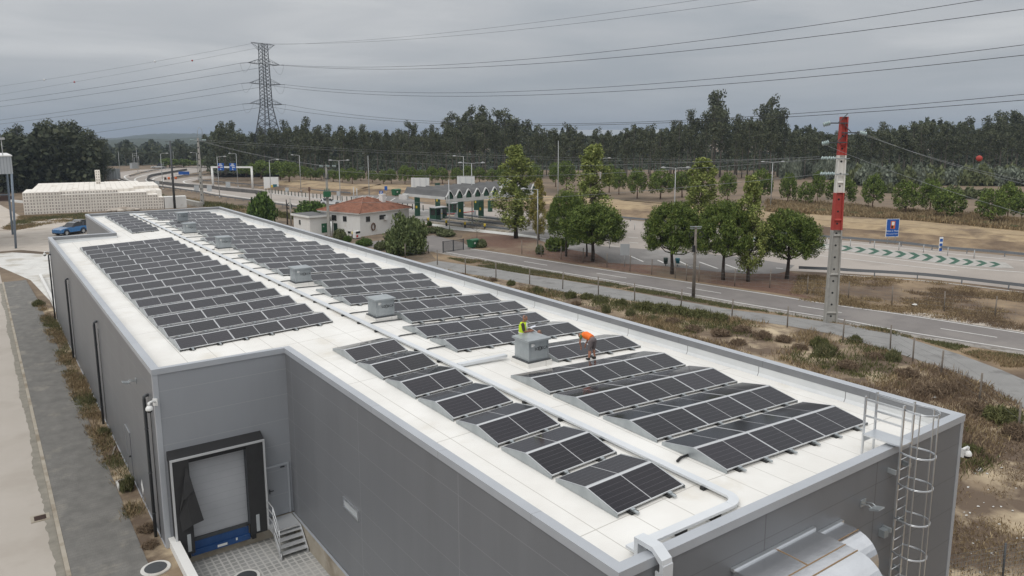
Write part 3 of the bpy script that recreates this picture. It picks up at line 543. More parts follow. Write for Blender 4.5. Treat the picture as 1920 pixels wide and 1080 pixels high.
def flood(loc, rz, lab):
    t = thing('floodlight', lab, 'floodlight', loc, rz)
    q = MB(); q.tube([(-.09, 0, 0), (-.09, -.22, .05), (-.09, -.34, -.02)], .014, 6); q.tube([(.09, 0, 0), (.09, -.22, .05), (.09, -.34, -.02)], .014, 6); q.box((-.11, -.03, -.08), (.11, 0, .10)); q.build('bracket', 'galv', t)
    q = MB(); q.extr([(-.26, -.06), (-.50, .03), (-.49, .06), (-.24, 0)], -.14, .14); q.build('lamp_head', 'galv', t)
flood((X2-.003, 31.5, 5.38), R(-90), 'small floodlight on the long side wall near the dock corner')
flood((17.45, YA-.003, 5.62), 0, 'small floodlight on the end wall beside the caged ladder')
# ducts on the end wall
def duct(x0, x1, zt, yend, r, lab, seams):
    t = thing('air_duct', lab, 'duct', (x0, YA, 0)); iv = (-x0, -YA, 0)
    prof = [(YA-.02, zt), (yend+r, zt-.01)]; arc = [(yend+r-r*math.sin(a), zt-.01-r*(1-math.cos(a))) for a in np.linspace(0, math.pi/2, 9)]
    prof = [(YA-.02, zt), (YA-.45, zt+.012)]+arc+[(yend, 2.0), (yend+1.3, 2.0), (YA-.02, zt-1.25)]
    q = MB(); q.extr(prof, x0, x1); q.build('casing', 'duct_metal', t, iv)
    q = MB(); q.box((x0-.05, YA-.09, zt-.02), (x1+.05, YA-.005, zt+.05)); q.build('flange', 'galv_bright', t, iv)
    q = MB()
    for y, z in seams: q.box((x0, y-.012, z), (x1, y+.012, z+.018))
    if seams: q.box(((x0+x1)/2-.012, YA-.86, zt-.002), ((x0+x1)/2+.012, YA-.1, zt+.016))
    if not seams: q.box((x0, YA-.5, zt), (x1, YA-.48, zt+.014))
    pmat('seam_rust', (.26, .17, .09), .8); q.build('seam', 'seam_rust', t, iv)
duct(12.36, 15.25, 5.64, 7.45, .72, 'wide shiny sheet metal duct elbow bulging from the end wall', ((8.46, 5.63), (8.17, 5.625)))
duct(15.30, 16.45, 5.44, 8.28, .62, 'narrower shiny duct elbow tucked behind the wide duct', ())
# caged ladder
t = thing('caged_ladder', 'galvanised caged ladder with a small platform over the roof edge', 'ladder', (18.95, YA-.2, 0)); iv = (-18.95, -(YA-.2), 0); ly = YA-.22
for x in (18.70, 19.22):
    q = MB(); q.box((x-.036, ly-.018, 0), (x+.036, ly+.018, 7.98)); q.build('stile', 'galv_bright', t, iv)
q = MB(); q.tube([(18.73, ly, 0), (19.19, ly, 0)], .015, 6); rme = q.mesh('rung', 'galv_bright')
for k in range(23): link('rung', rme, t, (iv[0], iv[1], .35+k*.28))
q = MB(); hoops = [2.2, 3.1, 4.0, 4.95, 5.9, 6.75, 7.9]
def hp(a): return (18.96+.36*math.cos(a), ly-.36-.36*math.sin(a))
for z in hoops:
    P = [(18.68, ly, z), (18.62, ly-.15, z)]+[(18.96-.37*math.cos(a), ly-.36-.37*math.sin(a), z) for a in np.linspace(-.25, math.pi+.25, 15)]+[(19.30, ly-.15, z), (19.24, ly, z)]
    for dz in (-.025, .0): q.tube([(a, b, c+dz) for a, b, c in P], .013, 5)
for a in (.25, math.pi/2, math.pi-.25):
    x, y = 18.96-.37*math.cos(a), ly-.36-.37*math.sin(a); q.box((x-.022, y-.01, 2.2), (x+.022, y+.01, 7.92))
q.build('safety_cage', 'galv_bright', t, iv)
q = MB(); q.box((18.66, ly-.02, ZC+.06), (19.26, ly+1.0, ZC+.10)); q.box((18.66, ly+.99, ZC-.12), (19.26, ly+1.02, ZC+.06)); q.build('platform', 'galv_bright', t, iv)
q = MB()
for x in (18.68, 19.24):
    q.box((x-.03, ly+.98, 6.3), (x+.03, ly+1.02, 7.95))
    for z in (7.42, 7.86): q.box((x-.014, ly+.015, z-.025), (x+.014, ly+.98, z+.025))
q.build('guardrail', 'galv_bright', t, iv)
for x in (18.55, 19.30):
    for z in (3.2, 4.6, 6.2): q = MB(); q.box((x-.012, ly, z-.06), (x+.05, YA-.003, z+.06)); q.build('wall_bracket', 'galv', t, iv)
q = MB(); q.box((18.35, ly+.05, 4.42), (18.545, YA-.003, 4.62)); q.build('rest_plate', 'galv', t, iv)
# ------------------------------------------------------------------ solar rows on the roof
W_, D_, TILT = 2.13, 1.06, R(10.3)
mm = MB(); f_ = .022
mm.poly([(f_, f_, -.003), (W_-f_, f_, -.003), (W_-f_, D_-f_, -.003), (f_, D_-f_, -.003)], 0)
for a, b in (((0, 0), (W_, f_)), ((0, D_-f_), (W_, D_)), ((0, f_), (f_, D_-f_)), ((W_-f_, f_), (W_, D_-f_))): mm.box((a[0], a[1], -.034), (b[0], b[1], 0), 1)
mm.poly([(f_, f_, -.02), (f_, D_-f_, -.02), (W_-f_, D_-f_, -.02), (W_-f_, f_, -.02)], 1)
panel_me = mm.mesh('solar_panel', ['solar_glass', 'alu'])
ee = MB()
for x in (0, .012): ee.poly([(x, -.02, .0), (x, -.02, .085), (x-.0, 1.075, .292), (x-.0, 1.075, .01)][::(1 if x else -1)]); ee.poly([(x, 1.078, .01), (x, 1.078, .292), (x, 2.17, .095), (x, 2.17, .0)][::(1 if x else -1)])
ee.poly([(0, -.02, .085), (0, 1.075, .292), (.012, 1.075, .292), (.012, -.02, .085)]); ee.poly([(0, 1.075, .292), (0, 2.17, .095), (.012, 2.17, .095), (.012, 1.075, .292)])
plate_me = ee.mesh('end_plate', 'galv')
qq = MB(); qq.box((-.11, -.10, 0), (.11, .14, .035), 1); qq.box((-.035, -.20, .036), (.035, .18, .075), 0); qq.box((-.05, -.06, .075), (.05, .02, .095), 0); foot_me = qq.mesh('mounting_foot', ['galv', 'rubber'])
rr_ = MB(); rr_.box((0, 1.046, .27), (1, 1.10, .288)); ridge_me = rr_.mesh('ridge_rail', 'alu')
def solar_row(x, y, n, label):
    t = thing('solar_row', label, 'solar panels', (x, y, zroof(x)+.004), 0, 'rows of solar panels on the white roof')
    s = .038 if x > 13.3 else -.038; t.rotation_euler = (0, math.atan(s), 0)
    for k in range(n):
        link('solar_panel', panel_me, t, (k*2.14, 0, .10), (TILT, 0, 0)); link('solar_panel', panel_me, t, (k*2.14+W_, 2.15, .10), (TILT, 0, math.pi))
        for fx in ((.42, 1.62) if n < 3 else (.45, 1.52)): link('mounting_foot', foot_me, t, (k*2.14+fx, -.02, 0))
    link('end_plate', plate_me, t, (-.022, 0, 0)); link('end_plate', plate_me, t, (n*2.14+.004, 0, 0))
    o = link('ridge_rail', ridge_me, t); o.scale = (n*2.14-.01, 1, 1)
    return t
num = {1: 'one panel', 2: 'two panels', 3: 'three panels'}
LEFT_Y = [31.5+2.3*k for k in range(15)]
for k, y in enumerate(LEFT_Y):
    lab = ('frontmost solar row beside the loading dock, at the near end of the left block' if k == 0 else 'rearmost solar row of the left block, nearest the roof notch' if k == 14 else f'{ORD[k]} solar row from the loading dock in the left block of long rows')
    solar_row(6.05, y, 3, lab)
for k in range(7):
    lab = ('single panel wide solar row nearest the front roof corner, by the bent cable tray' if k == 0 else f'{ORD[k]} short solar row from the front roof corner, in the single wide column')
    solar_row(10.86, 11.27+2.34*k, 1, lab)
for k in range(7):
    lab = ('short solar row nearest the roof notch in the far left group' if k == 0 else f'{ORD[k]} short solar row beyond the roof notch, in the far left group')
    solar_row(10.70, 72.15+2.37*k, 1, lab)
RIGHT = [(11.22, 14.5, 3), (13.58, 14.5, 3), (15.95, 14.5, 3), (18.3, 14.5, 3), (21.15, 17.15, 2), (24.2, 14.6, 3), (26.62, 14.6, 3), (29.3, 15.32, 3), (31.62, 15.32, 3), (34.2, 14.52, 3), (36.65, 14.52, 3), (38.97, 15.3, 3), (41.35, 15.3, 3), (44.1, 14.5, 3), (46.6, 14.5, 3), (49.05, 14.5, 3), (51.4, 14.5, 3), (53.95, 15.27, 3), (56.55, 15.3, 3), (59.5, 14.5, 3), (62.05, 14.5, 3), (64.85, 15.3, 3), (67.2, 15.3, 3), (70.35, 14.5, 3), (73.05, 14.5, 3), (75.55, 14.5, 3), (77.8, 15.3, 3), (81.3, 14.5, 3), (84.0, 14.5, 3), (86.45, 14.5, 3)]
for k, (y, x, n) in enumerate(RIGHT):
    lab = {0: 'solar row nearest the caged ladder, first of the right hand column', 4: 'two panel wide solar row where the workers are standing', 29: 'last solar row against the far parapet, right of the cable tray'}.get(k, f'{ORD[k]} solar row counted from the caged ladder along the right column')
    solar_row(x, y, n, lab)
# ------------------------------------------------------------------ roof ventilation units
UNITS = [(15.76, 21.13, 'nearest square roof fan box, with the workers behind it'), (14.14, 30.45, 'second roof fan box from the ladder end, galvanised'), (14.0, 40.5, 'third roof fan box from the ladder end, beside the cable tray'),
         (14.0, 56.6, 'fourth roof fan box from the ladder end, past mid roof'), (14.04, 67.4, 'fifth roof fan box from the ladder end, second farthest'), (15.68, 77.85, 'farthest roof fan box, near the back parapet')]
for x, y, lab in UNITS:
    s = .88; zr = zroof(x+s/2); t = thing('roof_unit', lab, 'fan box', (x, y, zr-.03), 0, 'fan boxes along the roof ridge')
    q = MB(); q.box((-.10, -.10, 0), (s+.10, s+.10, .22)); q.build('curb', 'membrane', t)
    q = MB(); q.box((-.075, -.075, .222), (s+.075, s+.075, .275)); q.build('base_frame', 'dark_steel', t)
    q = MB(); q.box((0, 0, .276), (s, s, .985)); q.box((-.012, -.012, .276), (.03, .03, .98)); q.box((s-.03, -.012, .276), (s+.012, .03, .98)); q.build('body', 'galv', t)
    q = MB(); a, b = -.08, s+.08; q.poly([(a, a, 1.06), (b, a, 1.06), (b, b, 1.06), (a, b, 1.06)]); q.box((a, a, .985), (b, b, 1.058)); q.build('lid', 'galv', t)
    q = MB(); P = [(.50+.085*math.cos(v), -.004, .70+.085*math.sin(v)) for v in np.linspace(0, 2*math.pi, 25)]; q.tube(P, .006, 5); q.build('emblem_ring', 'black', t)
    text('lettering', 'SODECA', .155, 'black', t, Matrix.Translation((.56, -.008, .70)) @ Matrix.Rotation(math.pi/2, 4, 'X'), .002)
    q = MB(); q.box((.10, -.012, .80), (.20, -.004, .92)); q.box((.21, -.012, .83), (.25, -.004, .89)); q.build('sticker', 'white_paint', t)
# ------------------------------------------------------------------ cable tray and cables
TX = 13.42; t = thing('cable_tray', 'long pale cable tray along the roof ridge, bending over the end parapet', 'cable tray', (TX, 10.2, 6.53)); iv = (-TX, -10.2, -6.53)
q = MB(); q.box((TX-.115, 10.35, 6.605), (TX+.115, 88.9, 6.66)); q.build('tray_run', 'tray', t, iv)
q = MB(); 
for i in range(8):
    a, b = math.pi/2*i/8, math.pi/2*(i+1)/8; c = (TX-.38, 10.35)
    P = [(c[0]+r*math.cos(-k), c[1]+r*math.sin(-k)) for k, r in ((a, .495), (b, .495), (b, .265), (a, .265))]
    q.prism(P[::-1], 6.607, 6.667)
q.build('tray_bend', 'tray', t, iv)
q = MB(); q.box((9.95, 9.855, 6.60), (TX-.38, 10.085, 6.66)); q.build('tray_branch', 'tray', t, iv)
q = MB(); q.box((9.95, 9.75, 6.42), (10.21, 9.852, 6.945)); q.box((9.95, 9.36, 6.85), (10.22, 9.748, 6.95)); 
q.extr([(9.36, 6.845), (9.36, 6.95), (9.10, 6.78), (9.08, 6.68), (9.16, 6.68)], 9.95, 10.22); q.box((9.95, 9.06, 4.6), (10.22, 9.16, 6.678)); q.box((9.95, 9.16, 4.6), (9.98, YA-.05, 6.5)); q.build('tray_drop', 'tray', t, iv)
q = MB(); q.box((13.57, 22.35, 6.56), (15.66, 22.58, 6.66)); q.build('tray_branch', 'tray', t, iv)
fb = MB(); fb.box((-.17, -.06, 0), (.17, .06, .078)); fbm = fb.mesh('support_block', 'rubber')
for k in range(44): link('support_block', fbm, t, (0, .75+k*1.78, -.005))
for k in range(3): link('support_block', fbm, t, (-.9-k*1.1, -.23, -.04))
for k, (y, x, n) in enumerate(RIGHT):
    if k in (4, 3, 2, 1): continue
    yy = y+(.95 if k else 1.25); q = MB(); zz = zroof(14)+.045; xs_ = 13.62 if k else 13.95
    q.tube([(xs_, yy-.12, zz), (xs_+.25, yy-.02, zz), (x-.02, yy, zroof(x)+.05)], .028 if k else .035, 6)
    q.build('cable', 'dark_steel' if k else 'black', label=f'short dark cable joining the {ORD[k]} right column solar row to the ridge tray', cat='cable', group='short cables between solar rows and the ridge tray')
# ------------------------------------------------------------------ people
def remesh(o, vox):
    m = o.modifiers.new('body', 'REMESH'); m.mode = 'VOXEL'; m.voxel_size = vox; m.use_smooth_shade = True
    s = o.modifiers.new('soft', 'SMOOTH'); s.factor = .5; s.iterations = 3
def limb(q, a, b, r0, r1): q.tube([a, tuple((Vector(a)*.65+Vector(b)*.35)), b], [r0, (r0+r1)/2*1.06, r1], 10); q.ball(a, r0, 0, 10, 6); q.ball(b, r1, 0, 10, 6)
def hand(q, wri, d, up_):
    d = Vector(d).normalized(); u_ = Vector(up_).normalized(); s = d.cross(u_).normalized(); wr = Vector(wri); pal = wr+d*.05
    q.tube([wr, wr+d*.03, wr+d*.085], [.024, .036, .034], 8); q.ball(pal, (.036, .036, .036), 0, 8, 6)
    for k, l in enumerate((.07, .08, .075, .058)):
        b = wr+d*.085+s*(.026-.0175*k); q.tube([b, b+d*l*.55-u_*.006, b+d*l*.85-u_*.03], [.0095, .009, .0075], 6)
    b = wr+d*.03+s*.034; q.tube([b, b+d*.03+s*.024, b+d*.062+s*.026], [.012, .0105, .009], 6)
def head(q, c, fwd, upv, hm):             # skull, jaw, nose, ears into q; hair and eyes into hm
    F = Vector(fwd).normalized(); U = Vector(upv).normalized(); S = F.cross(U).normalized(); c = Vector(c)
    q.ball(c, .098, 0, 14, 9); q.ball(c+F*.03-U*.055, (.074, .074, .074), 0, 12, 8); q.ball(c-F*.02+U*.02, .1, 0, 12, 8)
    q.tube([c+F*.092+U*.012, c+F*.118-U*.03], [.011, .017], 6)
    q.ball(c+F*.086-U*.065, .02, 0, 8, 5)
    for s in (-1, 1): q.ball(c+S*s*.1-U*.005-F*.01, (.022, .022, .03), 0, 8, 5)
    for k in range(7):
        for j in range(5):
            a = -1.3+2.6*k/6; b = .25+1.35*j/4
            p = c-F*math.cos(a)*math.cos(b)*.093+S*math.sin(a)*math.cos(b)*.097+U*(.015+math.sin(b)*.092)
            hm.ball(p, .024, 0, 6, 4)
    for s in (-1, 1): hm.ball(c+F*.089+S*s*.034+U*.01, .011, 0, 6, 4)
def finish(t, body, parts, hm):
    o = body.build('body', 'skin', t); remesh(o, .011)
    hm.build('hair', 'hair_grey', t)
    for nm, q, mt, vx in parts:
        o = q.build(nm, mt, t)
        if vx: remesh(o, vx)
# bending worker in an orange vest
g0 = (18.50, 20.78); t = thing('person', 'worker in orange vest and grey shorts bending down over a solar row', 'person', (*g0, zroof(18.5)+.004), R(4)); t.scale = (.87,)*3
b = MB(); hm = MB(); sh_ = MB(); ve = MB(); bo = MB(); ts = MB()
for s in (-1, 1):
    hx = .10*s; kn = (.135*s, .05 if s > 0 else .03, .47); an = (.17*s, .0 if s > 0 else .02, .09)
    limb(b, (hx, -.02, .86), kn, .088, .058); limb(b, kn, an, .062, .038); b.ball((kn[0], kn[1]-.045, .34), (.05, .05, .10), 0, 8, 6)
    limb(sh_, (hx, -.02, .86), (kn[0], kn[1]-.005, .50), .112, .088)
    bo.ball((an[0], an[1]+.07, .045), (.055, .14, .05), 0, 12, 7); bo.tube([(an[0], an[1]-.01, .03), (an[0], an[1], .13)], .052, 10)
    so_ = (.19*s, .50, 1.0); el = (.27*s, .50 if s < 0 else .56, .72); wr = (.17*s, .52 if s < 0 else .60, .50)
    limb(b, so_, el, .05, .04); limb(b, el, wr, .042, .028); hand(b, wr, (0, .15, -1), (0, 1, .1)); limb(ts, so_, (.225*s, .50, .90), .068, .058)
b.tube([(0, -.02, .9), (0, .25, 1.0), (0, .5, 1.03)], [.14, .14, .15], 12); b.tube([(0, .5, 1.02), (0, .64, .98)], .055, 8); head(b, (0, .74, .93), (0, .45, -1), (0, 1, .35), hm)
sh_.ball((0, -.03, .90), (.175, .15, .14), 0, 14, 8); ve.tube([(0, .04, .965), (0, .22, 1.005), (0, .40, 1.03), (0, .56, 1.02)], [.155, .165, .175, .13], 14); ve.ball((0, .46, 1.03), (.20, .12, .115), 0, 12, 8)
cl_ = MB(); cl_.tube([(0, .55, 1.05), (0, .60, 1.03)], [.10, .075], 12)
finish(t, b, [('shorts', sh_, 'shorts_grey', .016), ('vest', ve, 'vest_orange', .016), ('sleeves', ts, 'shirt_green', .016), ('collar', cl_, 'vest_yellow', None), ('shoes', bo, 'shoe', .014)], hm)
# standing worker in a yellow vest reading a sheet
pY = dp(980.5, 588, 27.75); t = thing('person', 'grey haired worker in yellow vest standing behind the fan box reading a sheet', 'person', (pY[0], pY[1], zroof(pY[0])+.004), R(-128)); t.scale = (.94,)*3
b = MB(); hm = MB(); tr_ = MB(); ve = MB(); bo = MB(); ts = MB(); ba = MB()
for s in (-1, 1):
    kn = (.11*s, .03, .48); an = (.11*s, -.01, .09); limb(b, (.09*s, 0, .90), kn, .085, .056); limb(b, kn, an, .058, .038); limb(tr_, (.09*s, 0, .90), kn, .105, .082); limb(tr_, kn, an, .08, .07)
    bo.ball((an[0], an[1]+.07, .045), (.055, .14, .05), 0, 12, 7); bo.tube([(an[0], an[1], .03), (an[0], an[1], .12)], .05, 10)
    so_ = (.20*s, 0, 1.42); el = (.25*s, .06, 1.14); wr = (.10*s, .30, 1.13); limb(b, so_, el, .05, .04); limb(b, el, wr, .042, .028); hand(b, wr, (-.35*s, 1, .1), (0, 0, 1)); limb(ts, so_, (.245*s, .045, 1.19), .075, .06)
b.tube([(0, 0, .92), (0, .0, 1.15), (0, .01, 1.42)], [.14, .145, .15], 12); b.tube([(0, .01, 1.45), (0, .05, 1.56)], .055, 8); head(b, (0, .09, 1.64), (0, 1, -.45), (0, .4, 1), hm)
tr_.ball((0, 0, .93), (.16, .13, .12), 0, 12, 8); ve.tube([(0, 0, .86), (0, .0, 1.05), (0, .01, 1.30), (0, .015, 1.46)], [.175, .175, .185, .13], 14); ve.ball((0, .01, 1.38), (.20, .13, .10), 0, 12, 8)
ba.tube([(0, 0, 1.02), (0, 0, 1.07)], .19, 16); ba.tube([(.11, .175, 1.08), (.11, .15, 1.45)], .025, 6); ba.tube([(-.11, .175, 1.08), (-.11, .15, 1.45)], .025, 6)
finish(t, b, [('trousers', tr_, 'shorts_grey', .016), ('vest', ve, 'vest_yellow', .016), ('sleeves', ts, 'shirt_brown', .016), ('reflective_band', ba, 'hivis_band', None), ('shoes', bo, 'shoe', .014)], hm)
q = MB(); q.box((-.13, .30, -.002), (.13, .50, .002)); o = q.build('paper_sheet', 'paper', None, None, label='white paper sheet held in the hands of the yellow vested worker', cat='paper'); a_ = R(-128)
o.location = (pY[0], pY[1], zroof(pY[0])+1.09); o.rotation_euler = (R(18), 0, a_)
# crouching worker half hidden by the fan box
t = thing('person', 'crouching worker in orange vest and grey shirt half hidden by the fan box', 'person', (16.84, 22.36, zroof(16.84)+.004), R(-92)); t.scale = (.92,)*3
b = MB(); hm = MB(); sh_ = MB(); ve = MB(); bo = MB(); ts = MB()
for s in (-1, 1):
    hx = (.10*s, -.12, .34); kn = (.17*s, .26, .50); an = (.14*s, -.02, .10); limb(b, hx, kn, .088, .06); limb(b, kn, an, .06, .04); limb(sh_, hx, (kn[0], .20, .47), .105, .09)
    bo.ball((an[0], an[1]+.07, .045), (.055, .14, .05), 0, 12, 7); bo.tube([(an[0], an[1], .03), (an[0], an[1], .12)], .05, 10)
    so_ = (.20*s, .16, .82); el = (.27*s, .30, .58); wr = (.18*s, .48, .42); limb(b, so_, el, .05, .04); limb(b, el, wr, .042, .028); hand(b, wr, (0, .6, -.8), (0, .8, .6)); limb(ts, so_, (.25*s, .26, .65), .072, .06)
b.tube([(0, -.12, .36), (0, .02, .6), (0, .16, .82)], [.14, .14, .15], 12); b.tube([(0, .17, .86), (0, .25, .95)], .055, 8); head(b, (0, .36, .93), (0, 1, -.9), (0, .9, 1), hm)
sh_.ball((0, -.12, .34), (.165, .14, .12), 0, 12, 8); ve.tube([(0, -.08, .42), (0, .04, .62), (0, .15, .80), (0, .19, .88)], [.165, .17, .185, .13], 14); ve.ball((0, .15, .80), (.20, .13, .11), 0, 12, 8)
finish(t, b, [('shorts', sh_, 'shorts_grey', .016), ('vest', ve, 'vest_orange', .016), ('sleeves', ts, 'shirt_grey', .016), ('shoes', bo, 'shoe', .014)], hm)
# ------------------------------------------------------------------ fences and guardrails
def fence(name_, lab, posts, ptop, wires, mat, wd, strands=(.35, .75, 1.15, 1.5), cat='fence', extra=None):
    t = thing('fence', lab, cat, (*posts[0][:2], 0)); iv = (-posts[0][0], -posts[0][1], 0)
    for (x, y) in posts:
        q = MB(); q.tube([(x, y, -.05), (x+random.uniform(-.04, .04), y+random.uniform(-.04, .04), ptop*random.uniform(.94, 1.05))], wd, 6); q.build('post', mat, t, iv)
    q = MB()
    for z in strands: q.tube([(x, y, z) for x, y in posts], wires, 3, caps=False)
    if extra:
        for (x0, y0), (x1, y1) in zip(posts[:-1], posts[1:]):
            l = math.hypot(x1-x0, y1-y0); n = int(l/extra)
            for k in range(1, n): u = k/n; q.tube([(x0+(x1-x0)*u, y0+(y1-y0)*u, .05), (x0+(x1-x0)*u, y0+(y1-y0)*u, ptop*.9)], wires*.8, 3, caps=False)
    q.build('wire_netting', 'wire_light', t, iv); return t
random.seed(5)
F1 = [(760, 484), (820, 497), (873, 513), (930, 520.5), (993, 533), (1055, 542), (1122, 553), (1190, 563.5), (1277, 576), (1372, 598), (1476, 614), (1580, 642), (1669, 655), (1711, 680), (1764, 705), (1836, 755), (1909, 814), (2010, 905)]
fence('fence', 'weathered post and wire fence along the grey footpath', [tuple(gp(*q)[:2]) for q in F1], 1.72, .006, 'wood_pole', .055)
F2 = [(978.5, 477), (1015, 481.5), (1052, 486.7), (1093, 493), (1138, 501.5), (1181, 509), (1222, 515.6), (1266, 522), (1287, 526), (1310, 528.5), (1377.5, 537), (1443, 540), (1513, 552), (1590, 562), (1672, 572), (1770, 584), (1865, 595), (1960, 606)]
t = fence('fence', 'netting fence on grey posts below the roadside pines', [tuple(gp(*q)[:2]) for q in F2], 1.75, .006, 'wood_pole', .05, (.1, .45, .8, 1.15, 1.5), extra=.6)
q = MB(); a, b = gp(1266, 522), gp(1310, 528.5); q.bar((a[0], a[1], 1.55), (b[0], b[1], 1.55), .08); q.build('brace', 'concrete_pole', t, tuple(-c for c in t.location))
F3 = [(1788, 1105), (1830, 1060), (1920, 1010)]
e0 = gp(1780, 1150); e0 = np.array((23.4, 9.9)); fence('fence', 'dark green mesh fence starting at the warehouse end corner', [tuple(e0+np.array((2.45, -.9))*k) for k in range(5)], 1.9, .005, 'dark_steel', .035, tuple(.1+.15*k for k in range(12)), extra=.12)
fence('fence', 'thin wire fence along the motorway verge behind the warehouse', [tuple(gp(x, y)[:2]) for x, y in ((205, 348), (240, 356), (270, 362), (300, 367), (345, 375), (385, 381), (425, 386), (465, 391), (505, 397), (545, 404))], 1.4, .008, 'wood_pole', .06)
def guardrail(lab, pts, step=4.0, double=False, h=.72):
    P = smooth_line([gp(*q) for q in pts], 8); o = P[0]; t = thing('guardrail', lab, 'guardrail', (o[0], o[1], 0)); iv = (-o[0], -o[1], 0)
    q = MB(); n = len(P)
    for z0, z1, d in ((h-.31, h-.26, .0), (h-.26, h-.18, .05), (h-.18, h-.13, .0), (h-.13, h-.05, .05), (h-.05, h, 0)):
        pass
    prof = [(0, h-.31), (.07, h-.27), (.07, h-.21), (0, h-.17), (.07, h-.12), (.07, h-.05), (0, h), (-.03, h), (-.03, h-.31)]
    rings = []
    for i, p in enumerate(P):
        d = P[min(i+1, n-1)]-P[max(i-1, 0)]; d = d/np.linalg.norm(d); nn = np.array((d[1], -d[0])); rings.append([(p[0]+nn[0]*a, p[1]+nn[1]*a, z) for a, z in prof])
    for i in range(n-1):
        for j in range(len(prof)):
            k = (j+1) % len(prof); q.poly([rings[i][j], rings[i+1][j], rings[i+1][k], rings[i][k]])
    q.build('rail', 'rail_grey', t, iv)
    pts_ = along(P, step); pm = MB(); pm.box((-.05, -.05, -.05), (.05, .05, h-.04)); me = pm.mesh('post', 'rail_grey')
    for x, y, hd in pts_[:100]: link('post', me, t, (x-o[0]-.09*math.cos(hd-1.57)*0, y-o[1], 0), (0, 0, hd))
    return t
guardrail('steel guardrail along the near motorway edge by the brown slope', [(2200, 578), (1920, 546), (1810, 533), (1737, 525), (1665, 520), (1600, 516.5), (1565, 514), (1530, 512.5), (1497, 511)])
guardrail('long steel guardrail on the far motorway edge below the grassy bank', [(2200, 518), (1920, 485), (1777, 472.5), (1690, 462.5), (1610, 455), (1535, 449.5), (1400, 436), (1300, 426), (1185, 415), (1060, 404)])
guardrail('guardrail along the curved motorway behind the warehouse', [(640, 400), (560, 392.5), (510, 385.5), (468, 379), (440, 375.5), (400, 369.5), (376, 364), (340, 358.5), (300, 353), (270, 348.5), (240, 343), (224, 337)], 4)
guardrail('guardrail on the far side of the motorway under the sign gantry', [(657, 365.5), (600, 361), (560, 357.5), (500, 352.5), (477, 350), (440, 346.5), (401, 343), (372, 340)], 4)
q = MB(); Pb = smooth_line([gp(*z_) for z_ in ((495, 365), (477, 362.6), (440, 359), (411.5, 356), (392, 353.2), (365, 351.5), (331, 348.8), (311, 346.2), (293, 344.2), (281, 340.5), (277, 336.5), (284, 331.5), (310, 326.5), (350, 320))], 8); n_ = len(Pb); rg = []
for i, p in enumerate(Pb):
    d = Pb[min(i+1, n_-1)]-Pb[max(i-1, 0)]; d = d/np.linalg.norm(d); nn = np.array((d[1], -d[0])); rg.append([(p[0]+nn[0]*a, p[1]+nn[1]*a, z) for a, z in ((-.35, 0), (-.12, .9), (.12, .9), (.35, 0))])
for a, b in zip(rg[:-1], rg[1:]):
    for j in range(3): q.poly([a[j], b[j], b[j+1], a[j+1]])
pmat('stained_concrete', (.075, .07, .068), .9, c2=(.11, .105, .10), sc=.5); q.build('crash_barrier', 'stained_concrete', label='dark stained concrete barrier dividing the two motorway carriageways', cat='crash barrier')
guardrail('guardrail round the inner edge of the motorway loop', [(500, 302.5), (417, 306.5), (350, 312.5), (324, 316), (290, 321), (262, 327), (248, 331.5), (243, 332.5)], 5)
guardrail('guardrail beside the far slip road under the pines', [(424, 327), (380, 329.5), (350, 332), (325, 335.5)], 5)
# ------------------------------------------------------------------ street lamps
def lamp(px, py, ty, arm, lab, tx=None, double=False, z=0.0, ang=None):
    g_, h = at(px, py, ty, z, tx); t = thing('street_lamp', lab, 'street lamp', (g_[0], g_[1], z), 0, 'street lamps along the motorway and toll plaza')
    q = MB(); q.tube([(0, 0, 0), (0, 0, h)], .10, 8, r2=.055); q.tube([(0, 0, 0), (0, 0, .5)], .14, 8); q.build('pole', 'lamp_grey', t)
    for s in ((-1, 1) if double else (arm,)):
        v = np.array((rt[0], rt[1]))*s; l = 1.5
        if s == 0: continue
        q = MB(); q.tube([(0, 0, h-.05), (v[0]*l*.5, v[1]*l*.5, h+.03), (v[0]*l, v[1]*l, h+.06)], .04, 6); q.build('arm', 'lamp_grey', t)
        q = MB(); p = np.array((v[0]*l, v[1]*l)); e = p+v*.75; q.tube([(p[0], p[1], h+.06), ((p[0]+e[0])/2, (p[1]+e[1])/2, h+.09), (e[0], e[1], h+.07)], [.09, .15, .06], 8); q.build('lamp_head', 'lamp_grey', t)
